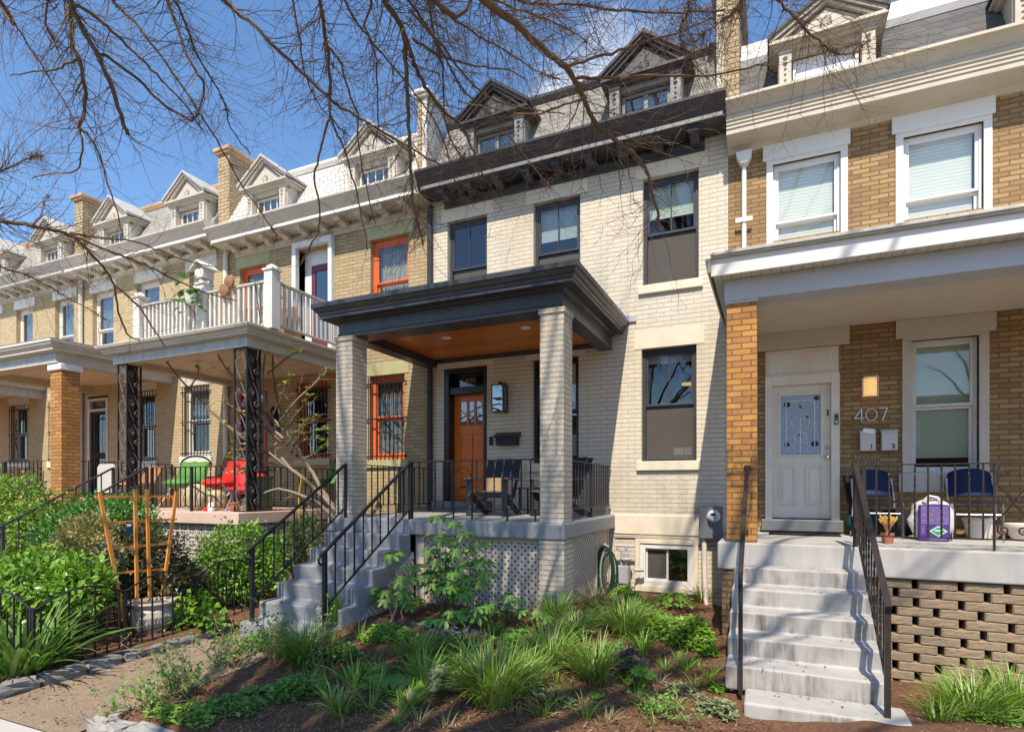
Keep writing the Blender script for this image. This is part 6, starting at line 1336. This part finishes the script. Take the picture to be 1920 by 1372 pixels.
for k in range(26):
    x, y = x0+r_.uniform(-.35, .3), y0+r_.uniform(-.12, .14); z = G(x, y)+r_.uniform(.12, .2)
    for q in range(5): a = q*1.2566+k; m.add([(x, y, z), (x+.016*math.cos(a-.35), y+.016*math.sin(a-.35), z+.004), (x+.022*math.cos(a), y+.022*math.sin(a), z+.006), (x+.016*math.cos(a+.35), y+.016*math.sin(a+.35), z+.004)], [(0, 1, 2, 3)])
m.build('petals', 'flower_blue', o, recalc=False)
# large palmate leaves
def palm(m, c, N, h, s, r, lobes=5):
    """one lobed leaf at c facing N, pointing along h"""
    N = N.normalized(); h = (h-N*h.dot(N)).normalized(); sd = N.cross(h)
    V = [c]; K = 8*lobes; 
    for i in range(K+1):
        t = i/K; a = (t-.5)*4.5; lob = abs(math.cos(math.pi*lobes*(t-.5)+ (0 if lobes % 2 else math.pi/2))); ra = s*(.30+.70*lob**.75)*(1-.28*abs(t-.5)*2)*(.93+.14*r.random())
        V.append(c+h*(ra*math.cos(a))+sd*(ra*math.sin(a))-N*(ra*ra/s*.35)+N*(.03*s*math.cos(2*math.pi*lobes*(t-.5))))
    m.add(V, [(0, 1+i, 2+i) for i in range(K)])
def hydrangea(name, label, base, tips, s, seed, per=7, stem='bark_pale'):
    r = random.Random(seed); b = Vector(base); o = root(name, label, 'shrub', base); st = MB(); lf = MB()
    for T in tips:
        T = Vector(T); mid = b.lerp(T, .5)+Vector((r.uniform(-.05, .05), r.uniform(-.05, .05), .04)); q0 = b+Vector((r.uniform(-.08, .08), r.uniform(-.06, .06), -.03)); st.tube([q0, b.lerp(mid, .6), mid, T], [.010, .008, .006, .004], 5)
        for k in range(per):
            f = 1-.55*(k/per)**1.3 if k > 2 else 1; c0 = b.lerp(mid, (f-.0)/.5*.5*2) if f < .5 else mid.lerp(T, (f-.5)*2); a = k*2.4+r.uniform(-.4, .4); h = Vector((math.cos(a), math.sin(a), r.uniform(.0, .5))); L = r.uniform(.05, .12); c = c0+h*L; st.tube([c0, c], .0022, 3)
            palm(lf, c, Vector((math.cos(a)*.45, math.sin(a)*.45-.2, 1)), h, s*r.uniform(.6, 1.15), r)
    st.build('stems', stem, o); lf.build('foliage', 'leaf_hydrangea', o, recalc=False); return o
b = gp(832, 1150); tips = [at(px, py, 5.95+dy) for px, py, dy in ((818, 972, 0), (852, 985, .1), (880, 1000, .05), (905, 1020, .0), (838, 1010, -.15), (868, 1035, -.2), (900, 1055, -.1), (820, 1050, -.1), (850, 1075, -.3), (880, 1085, -.25), (912, 1075, -.1), (800, 1080, -.2), (838, 1100, -.4), (785, 1060, -.1), (870, 1110, -.35), (808, 1035, .05))]
hydrangea('leafy_shrub', 'tall shrub with large lobed leaves in front of the cream lattice', b, tips, .12, 1, 10)
b = gp(745, 1165); hydrangea('leafy_shrub', 'low lobed-leaf shrub against the stair lattice', b, [at(px, py, 5.6) for px, py in ((735, 1040), (725, 1108), (760, 1080), (770, 1120), (700, 1105))], .13, 2, 6)
b = gp(950, 1165); hydrangea('leafy_shrub', 'short lobed-leaf shrub left of the right brick pier base', b, [at(px, py, 5.75) for px, py in ((962, 1122), (935, 1135), (915, 1145), (985, 1150), (1010, 1152))], .12, 3, 5)
b = gp(880, 1175); hydrangea('leafy_shrub', 'low lobed-leaf shrub below the tall one in front of the lattice', b, [at(px, py, 5.5) for px, py in ((850, 1145), (900, 1140), (820, 1160), (880, 1160), (790, 1165))], .12, 4, 6)
# thin bare-stemmed plants with opening buds along the path
def twiggy(label, px, py, n, H, seed, spread=.5, lean=(0, 0), group='twiggy bushes beside the path'):
    r = random.Random(seed); x, y, z = gp(px, py); o = root('twiggy_bush', label, 'shrub', (x, y, z), group); m = MB(); P = []; 
    for k in range(n):
        a = r.uniform(0, 6.28); q = r.uniform(.1, 1)*spread; b = Vector((x+r.uniform(-.12, .12), y+r.uniform(-.1, .1), z-.01)); h = H*r.uniform(.45, 1.1); d = Vector((math.cos(a)*q+lean[0], math.sin(a)*q*.7+lean[1], h)); pts = [b+d*t+Vector((r.gauss(0, .012), r.gauss(0, .012), -.10*t*t*q)) for t in (0, .25, .5, .75, 1)]; m.tube(pts, [.0045, .0038, .003, .0024, .0015], 4)
        for i in range(1, 5):
            for s in range(r.randint(1, 3)):
                c = pts[i]+Vector((r.gauss(0, .004), r.gauss(0, .004), 0)); a2 = r.uniform(0, 6.28); e = c+Vector((math.cos(a2), math.sin(a2), r.uniform(.1, .8)))*r.uniform(.03, .09); m.tube([c, e], .0013, 3); P += [e]*r.randint(1, 3)+[c]
    m.build('stems', 'twig_tan', o); P = np.array(P); rr = np.random.default_rng(seed); n_ = len(P); leaves('foliage', P, rr.normal(0, 1, (n_, 3))+[0, 0, .3], rr.normal(0, .5, (n_, 3))+[0, -.2, 1], rr.uniform(.018, .045, n_), rr.uniform(.007, .016, n_), 'leaf_hydrangea', o); return o
twiggy('bare-stemmed bush with tiny leaves nearest the pavement by the garden path', 330, 1300, 26, .42, 1, .5); twiggy('bare-stemmed bush with tiny leaves halfway along the garden path', 430, 1250, 24, .46, 2, .5); twiggy('bare-stemmed bush with tiny leaves in front of the lowest grey step', 520, 1235, 20, .50, 3, .45); twiggy('bare-stemmed bush with tall budding shoots in front of the grey steps', 590, 1255, 12, .62, 4, .3); twiggy('dry bare-stemmed clump at the bed front right', 1225, 1335, 22, .14, 5, .3); twiggy('bare-stemmed bush leaning over the granite kerb', 260, 1325, 16, .26, 6, .5)
# bark chips and dead leaves scattered over the bed
n = 26000; r = np.random.default_rng(3); X = r.uniform(-4.45, .0, n); Y = r.uniform(2.7, 8.4, n)**1.0; keep = ~((X > -4.3) & (X < -2.2) & (Y > 6.4)) & ~((X > -.4) & (Y > 4.9)); X, Y = X[keep], Y[keep]
X2 = r.uniform(.95, 3.6, 2200); Y2 = r.uniform(4.2, 6.8, 2200); X3 = r.uniform(-9, -6.0, 2500); Y3 = r.uniform(3., 5.5, 2500); X, Y = np.concatenate([X, X2, X3]), np.concatenate([Y, Y2, Y3]); n = len(X)
P = np.stack([X, Y, gz(X, Y)+r.uniform(.002, .014, n)], 1); a = r.uniform(0, 6.28, n); D = np.stack([np.cos(a), np.sin(a), r.normal(0, .25, n)], 1)
o = leaves('bark_chips', P, D, np.tile([0, 0, 1.], (n, 1))+r.normal(0, .4, (n, 3)), r.uniform(.012, .06, n), r.uniform(.002, .008, n), 'chip', None, .3, .1); tag(o, kind='stuff', label='loose bark chips and dead leaf scraps over the soil', cat='bark mulch')

n = 3500; r = np.random.default_rng(12); X = r.uniform(-4.4, -.3, n); Y = 2.75+np.abs(r.normal(0, 1.3, n)); k_ = (Y < 6.2)&~((X > -.5)&(Y > 4.8)); X, Y = X[k_], Y[k_]; n = len(X); a = r.uniform(0, 6.28, n)
o = leaves('dry_straw', np.stack([X, Y, gz(X, Y)+r.uniform(.004, .03, n)], 1), np.stack([np.cos(a), np.sin(a), r.normal(.05, .2, n)], 1), np.tile([0, 0, 1.], (n, 1)), r.uniform(.04, .14, n), r.uniform(.0012, .0028, n), 'blade_straw', None, .2, .1); tag(o, kind='stuff', label='dry straw and old grass stalks lying on the mulch', cat='straw')

# scraps of leaf on the pale steps and the path
r = np.random.default_rng(31); PX = []
for y, z in zip([6.55, 6.255, 5.96, 5.665, 5.37, 5.075], [.877, .70, .522, .345, .167, -.008]):
    for k in range(22): PX.append((r.uniform(-.3, .8), y+abs(r.normal(.20, .07)) if r.random() < .6 else y+r.uniform(.02, .27), z+.006))
for k in range(700): PX.append((r.choice([r.normal(-4.75, .2), r.normal(-5.65, .12), r.uniform(-5.8, -4.6)]), r.uniform(2.5, 4.6), 0)); PX[-1] = (PX[-1][0], PX[-1][1], G(*PX[-1][:2])+.017)
P = np.array(PX); n = len(P); a = r.uniform(0, 6.28, n)
o = leaves('leaf_scraps', P, np.stack([np.cos(a), np.sin(a), r.normal(0, .1, n)], 1), np.tile([0, 0, 1.], (n, 1))+r.normal(0, .25, (n, 3)), r.uniform(.012, .05, n), r.uniform(.003, .009, n), 'chip', None, .3, .1); tag(o, kind='stuff', label='brown leaf scraps blown over the steps and the garden path', cat='leaf litter')
# ================================================================ trees
def smooth_path(P, sub=4, jit=0., r=None):
    P = [Vector(p) for p in P]; Q = []
    for i in range(len(P)-1):
        a, b, c, d = P[max(i-1, 0)], P[i], P[i+1], P[min(i+2, len(P)-1)]
        for k in range(sub):
            t = k/sub; q = .5*((2*b)+(c-a)*t+(2*a-5*b+4*c-d)*t*t+(3*b-a-3*c+d)*t**3)
            if jit: q = q+Vector((r.gauss(0, jit), r.gauss(0, jit), r.gauss(0, jit)))
            Q.append(q)
    return Q+[P[-1]]
def twig(m, p, d, L, r0, rnd, lvl, up=.25):
    """curved tapering twig with side twigs and spurs"""
    n = 6 if lvl == 0 else 4; pts = [p]; c = p; t = d.normalized(); bend = Vector((rnd.gauss(0, 1), rnd.gauss(0, 1), rnd.gauss(0, 1)))*.16+Vector((0, 0, up*.22))
    for i in range(n):
        t = (t+bend*(1 if i % 3 else -.6)+Vector((rnd.gauss(0, .10), rnd.gauss(0, .10), rnd.gauss(0, .10)))).normalized(); c = c+t*(L/n); pts.append(c)
    m.tube(pts, [r0*.8*(1-.75*i/n) for i in range(n+1)], 4 if lvl == 0 else 3, cap=False)
    if lvl < 2:
        k = rnd.randint(3, 5) if lvl == 0 else rnd.randint(0, 2)
        for j in range(k):
            i = rnd.randint(1, n); b = pts[i-1].lerp(pts[i], rnd.random()); ax = (pts[i]-pts[i-1]).normalized(); o = ax.orthogonal().normalized(); o2 = ax.cross(o); a = rnd.uniform(0, 6.28); dd = ax*rnd.uniform(.3, 1)+(o*math.cos(a)+o2*math.sin(a))*rnd.uniform(.5, 1)
            twig(m, b, dd, L*rnd.uniform(.22, .5), max(r0*.55, .0014), rnd, lvl+1, up)
def branch_twigs(tw, pts, rad, rnd, dens, Lr, spurs=True, lo=.08):
    L = sum((pts[i+1]-pts[i]).length for i in range(len(pts)-1)); n = int(L*dens)
    for k in range(n):
        f = lo+(1-lo)*rnd.random(); i = min(int(f*(len(pts)-1)), len(pts)-2); b = pts[i].lerp(pts[i+1], rnd.random()); ax = (pts[i+1]-pts[i]).normalized(); o = ax.orthogonal().normalized(); o2 = ax.cross(o); a = rnd.uniform(0, 6.28)
        d = ax*rnd.uniform(.5, 1.1)+(o*math.cos(a)+o2*math.sin(a)); r_ = max(.0026, min(rad[i]*.4, .0052)); twig(tw, b, d, rnd.uniform(*Lr), r_, rnd, 0)
        if spurs and rnd.random() < .45:
            for q in range(rnd.randint(3, 7)): v = Vector((rnd.gauss(0, 1), rnd.gauss(0, 1), rnd.gauss(0, 1))).normalized(); tw.tube([b, b+v*rnd.uniform(.02, .07)], [.003, .0014], 3, cap=False)
BR = [  # traced limbs: depth at start and end along the view axis, radius in px at start and end, points
 (4.6, 5.0, 6.5, 3.2, [(125, -40), (130, 0), (134, 35), (134, 80), (148, 112), (157, 150), (160, 187), (153, 225), (147, 240)]),
 (5.0, 5.3, 3.2, 1.2, [(147, 240), (167, 256), (187, 293), (203, 347), (220, 400), (231, 445)]), (5.0, 5.2, 2.6, 1.2, [(147, 240), (155, 267), (150, 300), (141, 322), (100, 325), (60, 334)]),
 (4.6, 5.0, 6, 4.2, [(128, -10), (140, 25), (157, 57), (180, 97), (194, 128), (213, 173), (230, 225), (240, 253)]), (4.8, 5.4, 4, 2.2, [(180, 97), (213, 114), (260, 150), (300, 190), (327, 210), (357, 227)]),
 (4.6, 5.3, 4.5, 1.6, [(133, 7), (167, 23), (200, 50), (240, 87), (283, 130), (310, 158), (345, 195), (380, 245)]),
 (5.2, 5.8, 3.2, 1.4, [(205, -30), (210, 0), (253, 43), (293, 93), (333, 150), (367, 200), (417, 283), (452, 345), (500, 412), (520, 445)]),
 (5.0, 5.3, 3.8, 2.2, [(308, -30), (313, 0), (333, 53), (347, 97), (367, 133), (383, 163), (372, 213), (358, 227)]), (5.0, 5.8, 3, 1.2, [(323, -10), (350, 50), (373, 110), (417, 183), (433, 240), (470, 290)]),
 (4.5, 5.6, 5, 1.8, [(405, -30), (417, 0), (467, 40), (520, 93), (567, 137), (613, 180), (640, 203), (673, 220), (723, 250), (773, 280), (827, 310)]),
 (4.4, 4.9, 5.5, 3.2, [(600, -40), (600, 0), (610, 67), (617, 133), (620, 220)]), (4.9, 5.4, 3.2, 1.3, [(620, 220), (613, 236), (600, 283), (590, 333), (600, 400), (597, 433), (583, 460), (560, 500)]), (4.9, 5.4, 2.8, 1.2, [(620, 220), (632, 250), (642, 270), (655, 310), (668, 360), (682, 425), (690, 470)]),
 (4.8, 5.4, 2.6, 1.2, [(-10, -5), (0, 7), (33, 53), (67, 107), (110, 173), (146, 236)]), (4.8, 5.2, 2.8, 1.4, [(85, -40), (90, 0), (85, 45), (98, 70), (110, 95)]), (4.9, 5.2, 3, 1.3, [(145, 112), (122, 122), (95, 132), (60, 135), (20, 142)]),
 (3.5, 5.0, 10.5, 3.0, [(880, -40), (907, 0), (933, 20), (967, 43), (993, 70), (1033, 103), (1067, 133), (1087, 167), (1100, 200), (1120, 233), (1160, 267), (1193, 293), (1213, 322), (1222, 360), (1233, 393), (1233, 427)]),
 (4.1, 4.4, 4, 2.0, [(1063, 127), (1107, 110), (1160, 97), (1207, 80), (1280, 58), (1340, 30)]), (4.2, 4.4, 4, 1.8, [(1080, 147), (1140, 147), (1207, 143), (1280, 143), (1347, 140), (1395, 129), (1440, 120)]), (3.7, 4.2, 3, 1.4, [(1093, 185), (1060, 195), (1000, 215), (930, 205), (860, 190)]),
 (4.0, 4.9, 8, 2.4, [(705, -40), (720, 0), (743, 33), (757, 67), (762, 127), (765, 200), (768, 267), (772, 333), (774, 387), (787, 427), (793, 460)]), (4.2, 5.0, 6, 1.8, [(757, 57), (770, 97), (787, 143), (807, 177), (827, 203), (867, 240), (887, 285), (905, 330)]),
 (4.0, 5.0, 3.2, 1.3, [(750, -30), (765, 0), (800, 50), (830, 100), (873, 173), (940, 235), (1005, 320), (1030, 350)]), (4.1, 5.0, 3.4, 1.4, [(775, 75), (815, 100), (853, 113), (907, 127), (955, 132), (985, 150)]), (4.0, 5.0, 3.2, 1.3, [(770, 20), (830, 90), (880, 150), (930, 190), (1000, 205), (1060, 215)]),
 (4.2, 4.9, 3.2, 1.3, [(690, -30), (697, 0), (685, 50), (703, 100), (707, 167), (709, 235), (700, 270)]), (4.5, 5.2, 3, 1.3, [(620, 90), (640, 123), (657, 183), (670, 213), (673, 273), (690, 367), (704, 420)]),
 (3.8, 4.2, 3.6, 2.2, [(940, -20), (973, 0), (1007, 7), (1073, 10), (1140, 18), (1207, 22), (1280, 23), (1360, 18)]), (3.8, 4.4, 3, 1.2, [(900, -15), (933, 3), (1007, 30), (1060, 53), (1103, 80)]), (3.8, 4.6, 3, 1.2, [(790, -20), (830, 20), (880, 60), (940, 90), (1000, 130), (1050, 150)]),
 (4.0, 4.3, 3.8, 1.6, [(1440, -25), (1457, 0), (1487, 30), (1513, 57), (1543, 83), (1563, 97), (1590, 102), (1613, 90), (1630, 72)]), (4.0, 4.6, 2.4, 1.2, [(1300, -30), (1290, 20), (1275, 60), (1290, 110), (1330, 150)]), (4.0, 4.4, 2.2, 1.1, [(1400, -20), (1380, 20), (1340, 50), (1300, 80)]),
 (4.3, 5.2, 3.0, 1.2, [(640, -20), (660, 30), (690, 70), (740, 130), (790, 190), (830, 260), (850, 330), (870, 380)]), (4.4, 5.2, 2.8, 1.2, [(800, -20), (812, 60), (830, 130), (835, 220), (860, 290), (900, 320)]), (4.3, 5.2, 2.6, 1.1, [(545, -20), (560, 60), (570, 130), (600, 200), (650, 250)]),
]
LEFT = [(4.6, 5.2, 6, 3.4, [(-120, 404), (-40, 409), (0, 414), (62, 424), (111, 434), (141, 443)]), (5.2, 5.9, 3.6, 1.6, [(141, 443), (173, 479), (198, 506), (213, 533), (223, 583), (238, 625), (262, 638)]), (5.2, 6.0, 3.4, 1.2, [(141, 443), (203, 470), (248, 486), (292, 506), (347, 533), (396, 552), (442, 564)]), (5.2, 5.9, 2.6, 1.1, [(130, 436), (180, 446), (250, 452), (300, 470), (350, 490), (400, 500)]),
        (4.8, 5.3, 2.4, 1.2, [(60, 424), (78, 400), (82, 380), (95, 365)]), (5.0, 5.4, 3.0, 1.2, [(-30, 328), (0, 322), (48, 300), (80, 292)]), (5.0, 5.6, 2.4, 1.1, [(-60, 470), (0, 500), (60, 520), (130, 560), (200, 600)]), (5.2, 5.8, 2.4, 1.1, [(215, 535), (260, 575), (290, 620), (310, 650)])]
def make_tree(name, label, base, fork, rt, BR, seed, dens, Lr, extra=(), group=None):
    rnd = random.Random(seed); b, f = Vector(base), Vector(fork); o = root(name, label, 'tree', base, group)
    MB().tube(smooth_path([b+Vector((0, 0, -.2)), b+Vector((0, 0, .25)), b.lerp(f, .35)+Vector((.06, -.04, 0)), b.lerp(f, .7)+Vector((-.04, .03, 0)), f], 3), [rt*1.5, rt*1.3, rt*1.15]+[rt*1.05]*9+[rt*.9], 14).build('trunk', 'bark', o, smooth=True) if rt else None
    tw = MB()
    for z0, z1, r0, r1, pts in BR:
        n = len(pts); P = [atz(px, py, z0+(z1-z0)*i/(n-1)) for i, (px, py) in enumerate(pts)]; k0 = z0/1080*r0*.82; k1 = z1/1080*r1*.8; Q = smooth_path(P, 4, .004, rnd); m = len(Q); R = [k0+(k1-k0)*(i/(m-1))**.8 for i in range(m)]
        off = pts[0][1] < -5 or pts[0][0] < -5
        if off:   # carry the limb on, out of the picture, back to the fork
            s = Q[0]; d0 = (Q[0]-Q[1]).normalized(); c1 = s+d0*.6; c2 = f.lerp(s, .45)+Vector((0, 0, 1.3 if f.z > 4.5 else .3)); pre = smooth_path([f, c2, c1, s], 5, .01, rnd)[:-1]; kk = len(pre); Q = pre+Q; R = [max(k0*2.2, .03)+(k0-max(k0*2.2, .03))*i/kk for i in range(kk)]+R
        MB().tube(Q, R, 8).build('branch', 'bark' if r0 > 4.5 else 'bark_dark', o, smooth=True)
        s = (len(Q)-m)/len(Q); branch_twigs(tw, Q, R, rnd, dens*(2.1 if 700 < pts[0][0] else 1.15), Lr, lo=s*.92+.03)
    for P, r0 in extra:
        Q = smooth_path(P, 4, .03, rnd); m = len(Q); R = [r0*(1-.8*i/(m-1)) for i in range(m)]; MB().tube(Q, R, 6).build('branch', 'bark', o, smooth=True); branch_twigs(tw, Q, R, rnd, 4.4, (.4, 1.5), False, lo=.25)
    t = tw.build('twigs', 'bark_dark', o, recalc=False); t['kind'] = 'stuff'; return o
rnd = random.Random(17); F1 = Vector((-1.9, -3.0, 5.2)); ex = []
for k in range(46):
    e = Vector((rnd.uniform(-7.0, 3.8), rnd.uniform(-2.2, 2.6), rnd.uniform(8.0, 14.5))); ex.append(([F1, F1.lerp(e, .4)+Vector((rnd.uniform(-.4, .4), rnd.uniform(-.4, .2), 1.0)), F1.lerp(e, .75)+Vector((rnd.uniform(-.4, .4), 0, .6)), e], rnd.uniform(.035, .085)))
make_tree('street_tree', 'bare street tree whose leafless branches hang across the sky and house fronts', (-1.9, -3.3, -.05), F1, .26, BR, 5, 3.6, (.25, .85), ex)
make_tree('street_tree', 'bare street tree at the left edge reaching one low branch before the left houses', (-10.5, 1.2, -.05), (-9.6, 1.6, 3.6), .20, LEFT, 9, 8., (.2, .7))
# trees across the street, seen only in the window panes
for k, (x, y, s) in enumerate(((1.5, -13.5, 21), (-6.5, -14, 22), (8.5, -13, 23), (-14, -13.5, 24))):
    rr = random.Random(s); f = Vector((x+.2, y, 3.4)); E = []
    for q in range(11):
        a = q*.571*2+rr.random(); e = f+Vector((math.cos(a)*rr.uniform(1.5, 3.8), math.sin(a)*rr.uniform(1, 2.5), rr.uniform(2.5, 6.5))); E.append(([f, f.lerp(e, .4)+Vector((0, 0, .5)), f.lerp(e, .75)+Vector((rr.uniform(-.3, .3), 0, .3)), e], rr.uniform(.06, .12)))
    make_tree('street_tree', 'bare tree across the street, seen only reflected in the window panes', (x, y, -.2), f, .24, [], s, 6, (.5, 1.4), E, 'trees across the street')
o = root('row_house', 'plain brick row house across the street, seen only reflected in the window panes', 'house', (-4, -24, -.2))
box('wall', 'brown_brick', o, -26, 18, -30, -24, -.3, 6.5); box('roof', 'asphalt_shingle', o, -26.3, 18.3, -30.2, -23.7, 6.5, 7.2)
for i in range(12):
    for z in (1.2, 4.2): box('window', 'frosted', o, -24.5+i*3.5, -23.3+i*3.5, -24, -23.95, z, z+1.6)
# young fig tree leaning out of the balcony house garden
FIG = [(6.5, 5, [(652, 1000), (640, 975), (612, 930), (590, 893), (571, 862), (548, 825), (530, 803)]), (6, 4, [(655, 1005), (630, 960), (600, 925), (570, 898), (548, 880), (528, 858)]), (4, 2.6, [(640, 985), (600, 945), (560, 926), (522, 916), (495, 925)]),
 (4, 1.8, [(532, 822), (505, 798), (478, 763), (449, 722), (420, 684), (385, 640)]), (3.4, 1.6, [(528, 830), (496, 801), (464, 781), (420, 752)]), (3.6, 1.5, [(545, 880), (507, 850), (464, 822), (420, 793)]), (3.2, 1.3, [(530, 800), (519, 745), (513, 711), (512, 658), (516, 617), (524, 560)]), (3.2, 1.3, [(525, 800), (499, 763), (493, 717), (496, 673), (505, 629), (508, 590)]), (3, 1.3, [(520, 800), (490, 763), (483, 717), (486, 658), (488, 600), (478, 530)]),
 (3.6, 2.2, [(525, 790), (560, 746), (595, 714), (615, 693)]), (3.4, 2.2, [(540, 800), (560, 772), (582, 742)]), (3.2, 1.8, [(537, 835), (572, 790)]), (3.2, 1.8, [(545, 850), (570, 800), (592, 780)]), (2.6, 1.2, [(560, 830), (590, 820), (606, 826)]), (2.6, 1.2, [(560, 815), (600, 806), (618, 806)]), (2.6, 1.2, [(560, 860), (590, 850), (612, 835)]),
 (4, 1.6, [(520, 855), (500, 850), (433, 804), (383, 757), (333, 704), (300, 654), (277, 617)]), (3.8, 1.5, [(515, 820), (500, 790), (450, 730), (413, 674), (393, 624), (347, 567)]), (3, 1.3, [(515, 850), (480, 845), (450, 842), (432, 852)]), (2.8, 1.3, [(520, 870), (470, 862), (430, 858)]), (2.8, 1.2, [(525, 880), (480, 885), (432, 888)]), (2.4, 1.1, [(353, 730), (372, 700), (368, 688)]), (2.2, 1.0, [(430, 640), (445, 620), (465, 605), (490, 590)]), (2.6, 1.3, [(505, 790), (530, 740), (545, 705)]), (2.4, 1.1, [(500, 700), (540, 670), (562, 657)]), (2.6, 1.2, [(520, 830), (500, 845), (470, 835), (440, 830)])]
o = root('fig_tree', 'small bare fig tree with bright green sprouts leaning before the iron column', 'tree', tuple(at(652, 1000, 7.0)))
r_ = random.Random(3); tips = []; FT = MB()
for i, (a, b, pts) in enumerate(FIG):
    P = [at(px, py, 7.0-.35*(k/len(pts))*((i % 3)-.4)) for k, (px, py) in enumerate(pts)]; kk = (P[0].y*CT-P[0].x*ST)/1080; Q = smooth_path(P, 4, .006, r_); m = len(Q)
    MB().tube(Q, [kk*.72*(a+(b-a)*j/(m-1)) for j in range(m)], 7).build('trunk' if i < 2 else 'branch', 'bark_pale' if i < 3 or i % 2 else 'bark', o, smooth=True); tips += [Q[-1], Q[m*3//4], Q[m//2]] if i > 2 else []
    if i > 1: branch_twigs(FT, Q, [kk*.72*(a+(b-a)*j/(m-1)) for j in range(m)], r_, 4.5, (.12, .45), False, .15)
P = []; D = []
for t in tips:
    for k in range(9): a = r_.uniform(0, 6.28); P.append(t); D.append((math.cos(a)*.9, math.sin(a)*.9, r_.uniform(.1, .9)))
n = len(P); rr = np.random.default_rng(2); leaves('foliage', np.array([tuple(p) for p in P]), np.array(D), np.tile([0, -.2, 1.], (n, 1))+rr.normal(0, .2, (n, 3)), rr.uniform(.05, .12, n), rr.uniform(.014, .03, n), 'leaf_bud', o)
t = FT.build('twigs', 'twig_tan', o, recalc=False); t['kind'] = 'stuff'
tag(MB().tube([at(562, 1000, 6.8), at(560, 930, 6.8), at(566, 890, 6.8), at(580, 905, 6.8)], .012, 6).build('garden_stake', 'stake_yellow'), 'thin yellow stake beside the leaning fig tree trunk', 'stake')
